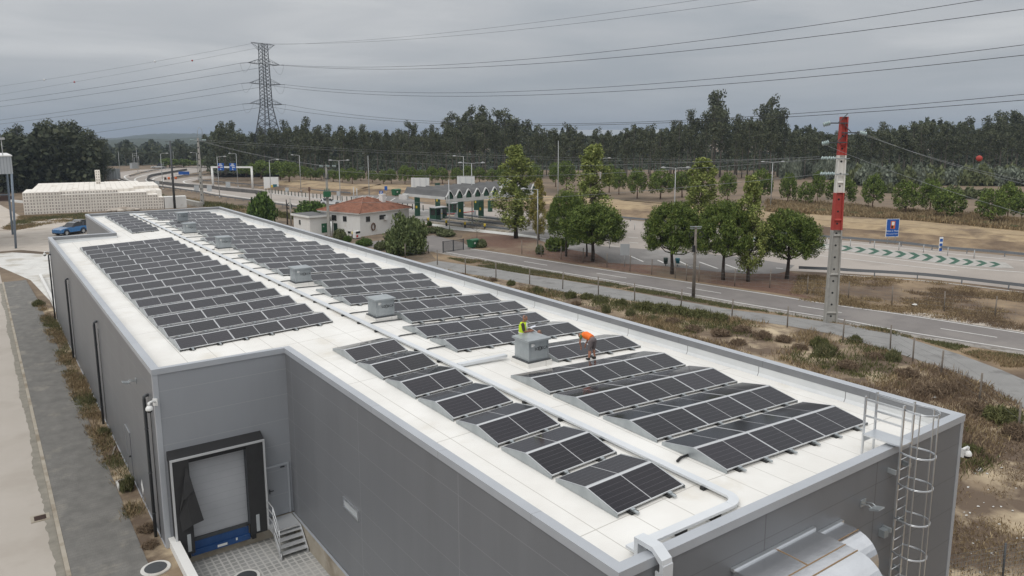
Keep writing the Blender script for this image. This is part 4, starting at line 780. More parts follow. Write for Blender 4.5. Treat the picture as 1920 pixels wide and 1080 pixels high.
for a in [(1008, 466, 355, -1, 'single arm street lamp between the poplar and the first near pine', 1009), (843, 441, 337, 0, 'plain white lamp pole in front of the toll canopy sign', 841), (885.5, 422, 306, 2, 'double armed street lamp standing in front of the toll canopy roof', 885),
          (870, 388, 293, -1, 'street lamp rising behind the toll canopy', 868), (692.5, 371, 292, 0, 'slim lamp pole behind the tiled roof house', 690), (638.7, 384, 301, 2, 'double armed street lamp left of the tiled roof house', 636), (564.5, 360, 291, -1, 'street lamp at the foot of the bank right of the three big pines', 560.7),
          (509, 379, 300, 1, 'street lamp in front of the three big pines on the bank', 505), (446.5, 351.5, 288, -1, 'street lamp just behind the blue sign gantry', 442.5), (412, 372, 294, 1, 'street lamp in front of the left blue gantry sign', 408.5), (372, 337.6, 286.5, -1, 'street lamp on the inner bank behind the concrete pole', 368.5),
          (326.6, 313.5, 283, 0, 'lamp pole on the far ramp behind the dark timber pole', 325.5), (306, 356, 288, 1, 'street lamp on the motorway verge above the crate stack', 303), (259, 324.5, 275, 0, 'tall bare lamp pole on the loop island', 256), (250.7, 315.7, 288, 1, 'far street lamp on the loop, right of the dark wood', 249),
          (253.3, 314.5, 295, 1, 'shortest looking far street lamp on the loop', 252), (261.5, 316.5, 291.7, -1, 'far street lamp behind the tall bare lamp pole', 260), (226.7, 344, 284, 0, 'lamp pole at the edge of the dark wood by the noise screens', 222.6),
          (1046, 396, 264, 0, 'tallest lamp pole, standing between the two poplars', 1047), (1263, 436, 315, 2, 'double armed street lamp between the third near pine and the far pines', 1266.5), (1124.5, 386, 297, 1, 'street lamp half hidden by the second poplar', 1126), (1444, 402, 304, 2, 'double armed street lamp left of the red and white pole', 1449.5)]:
    lamp(a[0], a[1], a[2], a[3] if a[3] != 2 else 1, a[4], a[5] if len(a) > 5 else None, a[3] == 2)
# ------------------------------------------------------------------ poles
def insulators(q, p, d, n=3, r=.12, m=0):
    d = np.array(d, float); d /= np.linalg.norm(d)
    for k in range(n): c = np.array(p)+d*(.14*k); q.tube([c-d*.03, c, c+d*.05], [r*.5, r, r*.35], 8, m)
g_, H = at(1556.5, 604, 219, 0, 1581); T0 = (g_[0], g_[1], 0); rz = math.atan2(rt[1], rt[0])
t = thing('power_pole', 'tall red and white banded concrete power pole beside the road', 'power pole', T0, rz)
def pole_seg(z0, z1, mt, nm='shaft_band'):
    q = MB(); n = 3
    def hw(z): return .50-(.50-.27)*z/H
    a, b = hw(z0), hw(z1); dpt = .19
    for sx_ in (-1, 1):
        q.poly([(sx_*a, -dpt, z0), (sx_*(a-.11), -dpt, z0), (sx_*(b-.11), -dpt, z1), (sx_*b, -dpt, z1)][::-1 if sx_ > 0 else 1][::-1]); q.poly([(sx_*a, -dpt, z0), (sx_*b, -dpt, z1), (sx_*b, dpt, z1), (sx_*a, dpt, z0)])
        q.poly([(sx_*(a-.11), -dpt, z0), (sx_*(a-.11), -.05, z0), (sx_*(b-.11), -.05, z1), (sx_*(b-.11), -dpt, z1)])
    q.poly([(-a+.11, -.05, z0), (a-.11, -.05, z0), (b-.11, -.05, z1), (-b+.11, -.05, z1)]); q.poly([(a, dpt, z0), (-a, dpt, z0), (-b, dpt, z1), (b, dpt, z1)])
    q.poly([(-b, -dpt, z1), (b, -dpt, z1), (b, dpt, z1), (-b, dpt, z1)])
    zz = z0+.9
    while zz < z1-.1:
        c = hw(zz)-.105; q.poly([(-c, -dpt+.02, zz-.12), (c, -dpt+.02, zz-.12), (c, -.045, zz), (-c, -.045, zz)]); q.poly([(-c, -dpt+.02, zz-.12), (-c, -.045, zz-.3), (c, -.045, zz-.3), (c, -dpt+.02, zz-.12)]); zz += 3.1
    o = q.build(nm, mt, t)
    q = MB(); zz = z0+.5
    while zz < z1-.2:
        q.tube([(0, -.056, zz), (0, -.05, zz)], .085, 10); zz += .95
    q.build('bolt_holes', 'black', o)
def zpx(y): return dp(1565, y, math.hypot(g_[0], g_[1]))[2]
pole_seg(0, zpx(431), 'concrete_pole', 'shaft'); pole_seg(zpx(431)+.002, zpx(361), 'pole_red'); pole_seg(zpx(361)+.002, zpx(291), 'pole_white'); pole_seg(zpx(291)+.002, H, 'pole_red')
tips = []
for y, s in ((231, -1), (249, 1), (267, -1)):
    z = zpx(y); q = MB(); q.bar((-.2*s, -.26, z), (1.15*s, -.26, z), .09); q.bar((.15*s*-1, -.24, z+.7), (.5*s, -.25, z+.05), .05); q.build('bracket_arm', 'dark_steel', t)
    q = MB(); insulators(q, (1.2*s, -.26, z), (s, 0, -.25), 4, .20); q.build('insulator_string', 'glass_green', t); tips.append((1.6*s, -.26, z-.1))
for y in (297, 326):
    z = zpx(y); q = MB(); q.bar((-.55, -.22, z), (.55, -.22, z), .06); q.build('clamp', 'galv', t)
    q = MB()
    for k in range(4): insulators(q, (-.62-.28*k, -.25, z), (-1, 0, .25), 2, .17)
    q.build('insulator_string', 'glass_green', t)
def wires(name, lab, segs, r, mat='wire', cat='cable', parent=None, n=24, group=None, iv=None):
    q = MB()
    for a, b, s in segs:
        a, b = np.array(a, float), np.array(b, float); q.tube([a+(b-a)*u+np.array((0, 0, -4*s*u*(1-u))) for u in np.linspace(0, 1, n)], r, 4, caps=False)
    return q.build(name, mat, parent, iv, label=lab, cat=cat, group=group)
cz, sz = math.cos(rz), math.sin(rz)
def tw(p): return np.array((T0[0]+p[0]*cz-p[1]*sz, T0[1]+p[0]*sz+p[1]*cz, p[2]))
wires('power_line', 'three slack wires leaving the red and white pole towards the right', [(tw(tips[1]), dp(2040, 371, 46), .35), (tw(tips[1])+np.array((0, 0, -.1)), dp(2040, 362, 52), .35), (tw(tips[2]), dp(2040, 435, 44), .3)], .012, 'wire_light')
wires('power_line', 'low wires running left from the red and white pole across the pines', [(tw((-1.7, -.3, zpx(297))), dp(611, 318, 119), 1.2), (tw((-1.7, -.1, zpx(296)+.1)), dp(700, 298, 190), 1.2), (tw((-1.7, -.3, zpx(326))), dp(545, 374, 124), 1.2)], .022, 'wire_light')
# left concrete pole with a hooked top
g_, H = at(380, 386, 259, 0, 372.5); t = thing('power_pole', 'slim pale concrete pole with a hooked bracket behind the warehouse', 'power pole', (g_[0], g_[1], 0), math.atan2(rt[1], rt[0]))
q = MB(); q.tube([(0, 0, 0), (0, 0, H)], .42, 4, r2=.22, smooth=False); q.build('shaft', 'concrete_pole', t)
q = MB()
for k in range(11): zz = 1.0+k*1.25; a = (.42-.20*zz/H)*.72; q.box((-.10, -a-.012, zz), (.10, -a+.03, zz+.32))
q.build('shaft_holes', 'black', t)
q = MB(); q.bar((-1.3, 0, H-.5), (1.3, 0, H-.5), .09); q.tube([(0, 0, H-.3), (-.02, 0, H+1.4), (.25, 0, H+2.2), (.7, 0, H+2.2), (1.0, 0, H+1.6), (1.0, 0, H)], .05, 6); q.build('bracket_arm', 'galv', t)
q = MB()
for s in (-1.35, -.9, .9, 1.35): insulators(q, (s, 0, H-.45), (1 if s > 0 else -1, 0, .1), 3, .2)
q.build('insulator_string', 'glass_green', t)
pA = np.array((g_[0], g_[1], H-.4))
# transformer pole by the white houses
g_, H = at(617, 442, 309, 0, 611); t = thing('power_pole', 'grey power pole with a transformer box beside the tiled roof house', 'power pole', (g_[0], g_[1], 0), math.atan2(rt[1], rt[0]))
q = MB(); q.tube([(0, 0, 0), (0, 0, H)], .30, 4, r2=.16, smooth=False); q.build('shaft', 'concrete_pole', t)
q = MB(); q.bar((-1.5, -.1, H-.15), (1.5, -.1, H-.15), .08); q.bar((-.5, -.2, H-2.0), (.6, -.2, H-2.0), .08); q.box((-.35, -.35, H-1.9), (-.2, -.2, H-1.2)); q.box((.2, -.35, H-2.1), (.35, -.2, H-1.3)); q.build('bracket_arm', 'dark_steel', t)
q = MB()
for s in (-.6, .35, 1.3): insulators(q, (s-.3, -.1, H-.2), (1, 0, -.1), 4, .2)
q.build('insulator_string', 'glass_green', t)
q = MB(); q.box((-.42, -.75, H-4.7), (.62, -.22, H-3.9)); q.tube([(-.2, -.5, H-3.9), (-.2, -.5, H-3.5)], .06, 6); q.tube([(.1, -.5, H-3.9), (.1, -.5, H-3.4)], .06, 6); q.tube([(.4, -.5, H-3.9), (.4, -.5, H-3.5)], .06, 6); q.build('transformer', 'bin_green', t)
pB = np.array((g_[0], g_[1], H-.2))
wires('power_line', 'long low wires strung between the pale concrete pole and the transformer pole', [(pA+np.array((.4, 0, 0)), pB, .5), (pA, pB+np.array((.5, 0, 0)), .6)], .02, 'wire_light')
wires('power_line', 'low wires running from the pale concrete pole across the foot of the wood', [(pA+np.array((0, 0, .1)), dp(1530, 298, 210), 1.5), (pA+np.array((0, 0, -.3)), dp(1530, 303, 214), 1.5)], .03, 'wire_light', n=40)
# timber poles
g_, H = at(328, 391, 264, 0, 320); t = thing('power_pole', 'dark timber pole with a short crossarm beside the crate stack', 'power pole', (g_[0], g_[1], 0), math.atan2(rt[1], rt[0])); q = MB(); q.tube([(0, 0, 0), (0, 0, H)], .26, 8, r2=.15); q.build('shaft', 'dark_steel', t)
q = MB(); q.bar((-1.0, 0, H-.2), (1.0, 0, H-.2), .1); q.build('crossarm', 'dark_steel', t)
g_, H = at(1300, 558, 424, 0, 1311); t = thing('telephone_pole', 'weathered timber pole with a cable coil in front of the near pines', 'telephone pole', (g_[0], g_[1], 0), math.atan2(rt[1], rt[0])); q = MB(); q.tube([(0, 0, 0), (0, 0, H)], .17, 8, r2=.10); q.build('shaft', 'wood_pole', t)
q = MB(); q.bar((-.55, -.12, H-.05), (.5, -.12, H-.05), .09); q.bar((-.5, .1, H-.25), (.5, .1, H-.25), .06); q.build('crossarm', 'galv', t)
for s in (-.42, .42):
    q = MB(); q.tube([(s+.24*math.cos(a), -.15, H-.75+.26*math.sin(a)) for a in np.linspace(0, 6.28, 17)], .035, 5); q.build('cable_coil', 'black', t)
q = MB(); q.box((-.30, -.28, H-2.35), (-.06, -.12, H-1.75)); q.build('junction_box', 'black', t)
g_, H = at(539, 421, 374, 0, 540.6); t = thing('telephone_pole', 'charred thin timber pole hung with black cable loops', 'telephone pole', (g_[0], g_[1], 0)); q = MB(); q.tube([(0, 0, 0), (.05, 0, H*.6), (.0, 0, H)], .13, 7, r2=.09); q.build('shaft', 'wood_dark', t)
q = MB(); q.tube([(.45+.42*math.cos(a), -.1, H-1.1+.5*math.sin(a)) for a in np.linspace(0, 6.28, 15)], .07, 5); q.build('cable_coil', 'black', t)
g_, H = at(546, 421, 371, 0, 544); q = MB(); q.tube([(0, 0, 0), (0, 0, H)], .12, 8); q.build('post', 'concrete_pole', None, g_, label='grey concrete post beside the charred pole with cable loops', cat='post')
g_, H = at(581, 381, 351, 0, 575.5); t = thing('telephone_pole', 'short rusty brown pole between the transformer pole and the charred pole', 'telephone pole', g_); q = MB(); q.tube([(0, 0, 0), (0, 0, H)], .10, 7); q.build('shaft', 'bark_red', t); q = MB(); q.box((-.2, -.2, H-.9), (.2, .2, H)); q.build('bracket_arm', 'bark_red', t)
g_, H = at(622, 443, 415, 0, 620.5); q = MB(); q.tube([(0, 0, 0), (0, 0, H)], .10, 8); q.build('post', 'white_paint', None, g_, label='thin white post between the transformer pole and the house', cat='post')
for x, tx_, y, ty_, lab in ((664, 663, 384, 351, 'left one of two bare pale poles behind the tiled roof'), (670, 669, 383, 353, 'right one of two bare pale poles behind the tiled roof')):
    g_, H = at(x, y, ty_, 0, tx_); q = MB(); q.tube([(0, 0, 0), (0, 0, H)], .09, 8); q.build('post', 'lamp_grey', None, g_, label=lab, cat='post')
# ------------------------------------------------------------------ lattice tower and its lines
KT = .576; TB = np.array((150.4, 472.0)); sc3 = lambda p: (p[0]*KT, p[1]*KT, CAMH+(p[2]-CAMH)*KT)
t = thing('transmission_tower', 'tall steel lattice tower with three cross arms in front of the wood', 'pylon', sc3((*TB, 0))); t.scale = (KT,)*3; arm = np.array((.968, .25))
arz = math.atan2(arm[1], arm[0]); t.rotation_euler = (0, 0, arz)
def hwid(z): return np.interp(z, [-8.2, 8, 24, 33, 70], [8.7, 6.5, 3.9, 2.6, 1.9])
q = MB(); lev = [-8.2, -.5, 6, 12, 17.5, 22, 26, 29.5, 32.5]+[32.5+2.1*k for k in range(1, 18)]+[70]
def cor(z): h = hwid(z); return [(-h, -h, z), (h, -h, z), (h, h, z), (-h, h, z)]
for i in range(4): q.tube([cor(z)[i] for z in lev], .34, 4, r2=.21, smooth=False)
q.build('legs', 'lattice_steel', t)
q = MB()
for a, b in zip(lev[:-1], lev[1:]):
    A, B = cor(a), cor(b); r = .17 if a < 26 else .125
    for i in range(4):
        j = (i+1) % 4; q.tube([A[i], B[j]], r, 3, caps=False); q.tube([A[j], B[i]], r, 3, caps=False)
        if a in (6, 12, 22): q.tube([A[i], A[j]], r, 3, caps=False)
q.build('lattice', 'lattice_steel', t)
for z, l in ((58.4, 11), (46.6, 11), (34.6, 11)):
    for s in (-1, 1):
        q = MB(); h = hwid(z); tip = (s*l, 0, z-.3)
        for y in (-h, h):
            q.tube([(s*h, y, z-.6), tip], .13, 3, caps=False); q.tube([(s*h, y, z+2.6), tip], .11, 3, caps=False)
            for k in range(1, 5):
                u = k/5; a = np.array((s*h, y, z-.6))*(1-u)+np.array(tip)*u; v = max(0, u-.12); b = np.array((s*h, y, z+2.6))*(1-v)+np.array(tip)*v; q.tube([a, b], .06, 3, caps=False)
        q.build('cross_arm', 'lattice_steel', t)
q = MB(); h = hwid(68)
for y in (-h, h):
    q.tube([(-8, 0, 70.2), (-h, y, 70), (h, y, 70), (8, 0, 69.8)], .13, 3, caps=False)
    for s in (-1, 1): q.tube([(s*8, 0, 70), (s*h, y, 66)], .12, 3, caps=False); q.tube([(s*5, y*.5, 70), (s*h, y, 66)], .07, 3, caps=False)
q.build('top_arm', 'lattice_steel', t); q = MB(); q.box((-2.6, -hwid(10)-.2, 8.6), (.6, -hwid(10)-.1, 10.4)); q.build('warning_plate', 'sign_grey', t)
dR = np.array((226.7-TB[0], -37.7-TB[1])); dR /= np.linalg.norm(dR); dL = np.array((0-TB[0], 640-TB[1])); dL /= np.linalg.norm(dL)
RW = {(58.4, 11): (59.3, 12.7), (58.4, -11): (50.6, 13.4), (46.6, 11): (47.5, 14.0), (46.6, -11): (41.7, 14.4), (34.4, 11): (37.3, 16.3), (34.4, -11): (32.7, 15.0), (70, 7): (64.8, 8.2), (69.6, -7): (59.4, 10.1)}
LW = {(58.4, 11): (34, 1), (58.4, -11): (34, 1.5), (46.6, 11): (22.5, 1), (46.6, -11): (22, 1.5), (34.4, 11): (8, 1), (34.4, -11): (12, 1.5), (70, 7): (41, 1), (69.6, -7): (44, 1.5)}
nm = {58.4: 'upper', 46.6: 'middle', 34.4: 'lower', 70: 'top earth', 69.6: 'top earth'}
loop = MB(); ins = MB()
for (z, o), (ze, s) in RW.items():
    big = z < 60; p0 = np.array((*(TB+arm*o), z)); s0 = 5.0 if big else 0
    a = p0+np.array((*(dR*s0), -.5 if big else 0)); wires('power_line', f'{nm[z]} conductor on the {"right" if o > 0 else "left"} arm of the lattice tower, running right overhead', [(sc3(a), sc3((226.7+o, -37.7+.1*o, ze)), s*KT)], .055 if big else .032, n=40, group='overhead lines of the lattice tower')
    ze2, s2 = LW[(z, o)]; b = p0+np.array((*(dL*s0), -.5 if big else 0)); wires('power_line', f'{nm[z]} conductor on the {"right" if o > 0 else "left"} arm of the lattice tower, running left into the distance', [(sc3(b), sc3((o, 640+.1*o, ze2)), s2*KT)], .055 if big else .032, n=30, group='overhead lines of the lattice tower')
    if big:
        for q_, e in ((ins, a), (ins, b)): q_.tube([p0-np.array((0, 0, .3)), e], .16, 5)
        loop.tube([a+(b-a)*u+np.array((0, 0, -22*u*(1-u)))+np.array((*(arm*np.sign(o)*1.0*math.sin(u*3.14)), 0)) for u in np.linspace(0, 1, 12)], .05, 4)
Mi = Matrix.Translation((*TB, 0)) @ Matrix.Rotation(arz, 4, 'Z')
for q_, n_ in ((ins, 'insulator_string'), (loop, 'jumper_loop')):
    o = q_.build(n_, 'dark_steel', t); o.matrix_parent_inverse = Mi.inverted()
for (z, o), pxs in (((70, 7), (360, 140)), ((69.6, -7), (290, 83))):
    ze2, s2 = LW[(z, o)]; a = np.array((*(TB+arm*o), z)); b = np.array((o, 640+.1*o, ze2)); u = np.linspace(0, 1, 400)[:, None]; P = a+(b-a)*u; P[:, 2] -= (4*s2*u*(1-u))[:, 0]
    d = P-np.array((0, 0, CAMH)); X = 960+F_PX*(d@rt)/(d@fw)
    for px in pxs:
        p = P[np.argmin(abs(X-px))]; q = MB(); q.ball((0, 0, 0), .33, 0, 12, 8); q.build('marker_ball', 'white_paint' if o < 0 else 'pole_red', None, sc3(p), label=f'{"white" if o < 0 else "red"} aircraft marker ball on the left earth wire, {"nearer" if px > 200 else "farther from"} the tower', cat='marker ball', group='aircraft marker balls')
q = MB(); q.ball((0, 0, 0), .25, 0, 16, 10); q.build('marker_ball', 'pole_red', None, dp(1836, 297, 75), label='red marker ball on the wires right of the red and white pole', cat='marker ball', group='aircraft marker balls')
# ------------------------------------------------------------------ tiled roof house
hc, hl_, hr = gp(676, 444)[:2], gp(621, 434)[:2], gp(762, 431)[:2]
ex = (hr-hc)/np.linalg.norm(hr-hc); ey = np.array((-ex[1], ex[0])); hrz = math.atan2(ex[1], ex[0]); WX, WY, HW = 10.6, 8.6, 3.35
t = thing('house', 'white walled house with a red tiled hip roof beside the toll plaza', 'house', (*hc, 0), hrz)
q = MB(); q.box((0, 0, 0), (WX, WY, HW)); q.build('wall', 'wall_white', t)
q = MB(); q.box((-.35, -.35, HW+.002), (WX+.35, WY+.35, HW+.16)); q.build('eaves', 'white_paint', t)
q = MB(); z0, z1, e = HW+.162, HW+1.95, .42; c0 = [(-e, -e), (WX+e, -e), (WX+e, WY+e), (-e, WY+e)]; r0, r1 = (WX*.5-.4, WY*.5), (WX*.5+.4, WY*.5)
q.poly([(*c0[0], z0), (*c0[1], z0), (*r1, z1), (*r0, z1)]); q.poly([(*c0[1], z0), (*c0[2], z0), (*r1, z1)]); q.poly([(*c0[2], z0), (*c0[3], z0), (*r0, z1), (*r1, z1)]); q.poly([(*c0[3], z0), (*c0[0], z0), (*r0, z1)]); q.poly([(*p, z0) for p in c0][::-1])
for a, b in ((c0[0], r0), (c0[1], r1), (c0[2], r1), (c0[3], r0)): q.tube([(*a, z0+.03), (*b, z1+.03)], .11, 6)
rows = MB()
for k in range(1, 16):                      # raised tile courses
    u = k/16; zz = z0+(z1-z0)*u+.015
    A = [np.array(c)*(1-u)+np.array(r_)*u for c, r_ in zip(c0, (r0, r1, r1, r0))]
    for i in range(4): q.tube([(*A[i], zz), (*A[(i+1) % 4], zz)], .045, 4, caps=False)
rf = q.build('roof', 'tile', t); q = MB(); q.box((7.0, 2.2, HW+.5), (7.75, 2.95, HW+2.3)); q.box((6.95, 2.15, HW+2.302), (7.8, 3.0, HW+2.4)); q.build('chimney', 'white_paint', rf)
def win(x, y, z, wd, ht, side, mt='glass_dark', nm='window', par=None):
    q = MB(); p = MB(); par = par or t
    if side == 'f': q.box((x, -.05, z), (x+wd, -.004, z+ht)); p.box((x+.07, -.06, z+.07), (x+wd-.07, -.052, z+ht-.07))
    else: q.box((-.05, x, z), (-.004, x+wd, z+ht)); p.box((-.06, x+.07, z+.07), (-.052, x+wd-.07, z+ht-.07))
    w_ = q.build(nm, 'white_paint' if nm == 'window' else 'green_dark', par); p.build('pane', mt, w_)
win(1.1, 0, 2.0, 1.0, .95, 'f'); win(3.9, 0, 2.1, 1.5, .85, 'f'); win(7.2, 0, 2.1, 1.2, .85, 'f')
win(2.7, 0, 2.0, .95, .95, 'l'); win(4.9, 0, 2.0, 1.2, 1.0, 'l'); win(6.6, 0, 2.0, .95, .95, 'l'); win(4.9, 0, .1, .8, 1.6, 'l', 'green_dark', 'door'); win(6.7, 0, .1, .9, 1.8, 'l', 'green_dark', 'door'); win(1.9, 0, .25, .8, .5, 'l')
q = MB(); q.box((4.9, -.45, 2.1), (5.5, -.07, 2.6)); q.build('air_conditioner', 'white_paint', t)
q = MB(); P = [(2.6+.36*math.cos(a), -.12, 1.25+.52*math.sin(a)) for a in np.linspace(0, 6.283, 25)]; q.tube(P, .10, 7); o = q.build('hose_coil', 'bark_red', None, (*hc, 0), label='brown hose coil hung on the white house wall', cat='hose'); o.rotation_euler = (0, 0, hrz)
bx = gp(669, 447); t2 = thing('fuel_pump', 'small white and black pump with a red panel at the house corner', 'pump', (bx[0], bx[1], 0), hrz); q = MB(); q.box((-.5, -.3, .1), (.5, .3, 1.1)); q.build('body', 'white_paint', t2); q = MB(); q.box((-.4, -.32, .75), (.4, -.302, 1.05)); q.build('screen', 'black', t2); q = MB(); q.box((-.35, -.32, .2), (-.02, -.302, .55)); q.build('panel', 'red', t2); q = MB(); q.box((-.55, -.35, 0), (.55, .35, .1)); q.build('base', 'black', t2)
bx = gp(667, 446); t2 = thing('bollard', 'yellow and black bollard beside the pump at the house corner', 'bollard', (bx[0]-.3, bx[1]+.4, 0)); q = MB(); q.tube([(0, 0, 0), (0, 0, .45)], .13, 8); q.build('post', 'black', t2); q = MB(); q.tube([(0, 0, .451), (0, 0, .9)], .13, 8); q.build('band', 'yellow', t2)
# flat roofed utility building
uc, ul, ur = gp(582, 443)[:2], gp(550, 436)[:2], gp(622, 439)[:2]
urz = math.atan2(*(ur-uc)[::-1]); t = thing('utility_building', 'small white flat roofed building with green doors beside the transformer pole', 'building', (*uc, 0), urz); UX, UY = np.linalg.norm(ur-uc)*.86, 5.2
q = MB(); q.box((0, 0, 0), (UX, UY, 2.75)); q.build('wall', 'wall_white', t); q = MB(); q.box((-.3, -.3, 2.752), (UX+.3, UY+.3, 3.05)); rf = q.build('roof', 'white_paint', t); q = MB(); q.box((-.22, -.22, 3.051), (UX+.22, UY+.22, 3.08)); q.build('roof_felt', 'canopy_roof', rf)
for k in range(2): q = MB(); q.box((1.9+.85*k, -.05, .35), (2.72+.85*k, -.004, 1.75)); o = q.build('door', 'bin_green', t); q = MB(); q.box((2.1+.85*k, -.06, 1.2), (2.3+.85*k, -.052, 1.4)); q.build('warning_plate', 'sign_grey', o)
q = MB(); q.box((-.05, 2.9, 1.5), (-.004, 3.4, 2.2)); q.build('vent', 'dark_steel', t)
# ------------------------------------------------------------------ toll plaza
A_, B_, C_ = gp(755, 358, 6.3)[:2], gp(835, 366, 5.9)[:2], gp(965, 354, 6.0)[:2]
t = thing('toll_canopy', 'grey roofed toll canopy with a wavy white fascia on green columns', 'canopy', (*B_, 0)); iv = (-B_[0], -B_[1], 0)
u = (C_-B_)/np.linalg.norm(C_-B_); LU = np.linalg.norm(C_-B_)+6; v = np.array((-u[1], u[0])); v = v if v@(A_-B_) > 0 else -v; LV = abs((A_-B_)@v)*1.0+1.0; vv = (A_-B_)/np.linalg.norm(A_-B_); LV = np.linalg.norm(A_-B_)
def cp3(a, b, z): p = B_+u*a+vv*b; return (p[0], p[1], z)
nW = 11; per = LU/nW; q = MB(); K = 10
def wave(s): f = (s/per) % 1; return 1.0*(.5-.5*math.cos(6.2832*f))**1.25
ss = np.linspace(0, LU, nW*K+1); prev = None
for s in ss:
    ring = [cp3(s, b, 5.55+wave(s)+(.55 if b > .5 else 0)*(b/LV)**2*0+.35*(b/LV)) for b in np.linspace(0, LV, 6)]
    if prev: 
        for i in range(5): q.poly([prev[i], ring[i], ring[i+1], prev[i+1]], 0, True)
    prev = ring
q.build('roof_sheet', 'canopy_roof', t, iv)
for k in range(1, nW):
    q = MB(); q.tube([cp3(per*k, .2, 5.60), cp3(per*k, LV-.1, 5.95)], .11, 5); q.build('valley_shade', 'black', t, iv)  # added black tubes drawing the shaded valley lines of the wavy roof
q = MB()                                    # fascia with a notched wave edge, front and left
for s0, s1 in zip(ss[:-1], ss[1:]):
    za, zb = 5.55+wave(s0), 5.55+wave(s1); q.poly([cp3(s0, -.05, 4.7), cp3(s1, -.05, 4.7), cp3(s1, -.05, 5.25), cp3(s0, -.05, 5.25)]); q.poly([cp3(s0, -.06, za-.16), cp3(s1, -.06, zb-.16), cp3(s1, -.06, zb+.06), cp3(s0, -.06, za+.06)]); q.poly([cp3(s0, -.06, za+.06), cp3(s1, -.06, zb+.06), cp3(s1, .12, zb+.06), cp3(s0, .12, za+.06)])
    f = ((s0+s1)/2/per) % 1
    if f < .22 or f > .78: q.poly([cp3(s0, -.055, 5.24), cp3(s1, -.055, 5.24), cp3(s1, -.055, zb-.1), cp3(s0, -.055, za-.1)])
for b0, b1 in zip(np.linspace(0, LV, 9)[:-1], np.linspace(0, LV, 9)[1:]):
    sag = lambda b: 5.35-.45*math.sin(math.pi*b/LV*.9)+.5*(b/LV)
    q.poly([cp3(-.06, b0, 5.2+.34*(b0/LV)), cp3(-.06, b1, 5.2+.34*(b1/LV)), cp3(-.06, b1, 5.62+.36*(b1/LV)), cp3(-.06, b0, 5.62+.36*(b0/LV))][::-1])
q.build('fascia', 'canopy_white', t, iv)
q = MB(); q.poly([cp3(0, 0, 5.2), cp3(LU, 0, 5.2), cp3(LU, LV, 5.52), cp3(0, LV, 5.52)]); q.build('soffit', 'canopy_roof', t, iv)
q = MB()
for k in range(nW): s = per*(k+.5); q.poly([cp3(s-per*.30, .02, 5.24), cp3(s+per*.30, .02, 5.24), cp3(s+per*.22, .02, 5.75), cp3(s, .02, 6.2), cp3(s-per*.22, .02, 5.75)])
q.build('gable_panels', 'green_metal', t, iv)
q = MB(); a_ = [cp3(-.5, LV-1.2, 0), cp3(-.12, LV-1.2, 0), cp3(-.12, LV+.3, 0), cp3(-.5, LV+.3, 0)]; q.prism([p[:2] for p in a_], 5.0, 5.75); q.build('end_box', 'canopy_white', t, iv)
sheet('pavement', [(795, 417.5), (850, 424.5), (960, 437.5), (1010, 444), (1010, 447.5), (958, 442), (912, 437), (849, 431), (800, 422)], .033, 'white_conc')
for px, py in ((783, 405), (821, 391), (864, 413), (902, 409), (893, 394)):
    c = gp(px, py); q = MB(); q.box((c[0]-.42, c[1]-.30, 0), (c[0]+.42, c[1]+.30, 5.19)); q.box((c[0]-.48, c[1]-.12, 0), (c[0]+.48, c[1]+.12, 5.18)); o = q.build('column', 'green_metal', t, iv)
    q = MB(); q.box((c[0]-.52, c[1]-.34, 1.5), (c[0]-.2, c[1]-.305, 1.95)); q.build('number_plate', 'yellow', o, (0, 0, 0))
for (s, b, lab) in ((5.5, 9.5, 'white lane sign board on the canopy roof, nearer its left corner'), (13.5, 7.5, 'white lane sign board on the canopy roof, nearer its middle')):
    c = cp3(s, b, 6.3); t2 = thing('sign_board', lab, 'sign', c, math.atan2(rt[1], rt[0])-.15, 'lane sign boards on the canopy roof'); q = MB(); q.box((-1.5, -.08, .25), (1.5, .08, 1.75)); q.build('panel', 'white_paint', t2)
    q = MB()
    for x in (-1.0, 0, 1.0): q.box((x-.04, -.12, -.3), (x+.04, -.082, 1.7)); q.bar((x, .09, .9), (x, 1.3, -.2), .06)
    q.build('bracket', 'alu', t2)
c = gp(947, 352, 6.6); t2 = thing('sign_board', 'white sign with a green letter V on the canopy roof edge', 'sign', c, math.atan2(rt[1], rt[0]), 'lane sign boards on the canopy roof'); q = MB(); q.box((-.9, -.08, 0), (.9, .08, 1.5)); q.build('panel', 'white_paint', t2); text('lettering', 'V', 1.5, 'bin_green', t2, Matrix.Translation((-.1, -.09, .7)) @ Matrix.Rotation(math.pi/2, 4, 'X'), .01)
for (px, py, wd, dp_, lab) in ((822, 412, 2.6, 1.7, 'green toll booth with dark windows left of the front columns'), (852, 402, 2.4, 1.7, 'green toll booth behind the red barrier')):
    c = gp(px, py); t2 = thing('toll_booth', lab, 'booth', c, math.atan2(u[1], u[0]), 'green toll booths under the canopy'); q = MB(); q.box((-wd/2, -dp_/2, 0), (wd/2, dp_/2, 2.15)); q.build('body', 'green_metal', t2); q = MB(); q.box((-wd/2-.1, -dp_/2-.1, 2.152), (wd/2+.1, dp_/2+.1, 2.3)); q.build('roof', 'lamp_grey', t2)
    for x0, x1 in ((-wd/2+.1, -.35), (.3, wd/2-.1)): q = MB(); q.box((x0, -dp_/2-.03, .95), (x1, -dp_/2-.004, 1.95)); q.build('window', 'glass_dark', t2)
    q = MB(); q.box((-wd/2-.03, -.6, .95), (-wd/2-.004, .6, 1.95)); q.build('window', 'glass_dark', t2); q = MB(); q.box((-.22, -dp_/2-.06, .3), (.14, -dp_/2-.006, 2.0)); q.build('notice_panel', 'sign_grey', t2); q = MB(); q.box((-.2, -dp_/2-.07, 1.1), (.12, -dp_/2-.062, 1.25)); q.build('notice', 'yellow', t2)
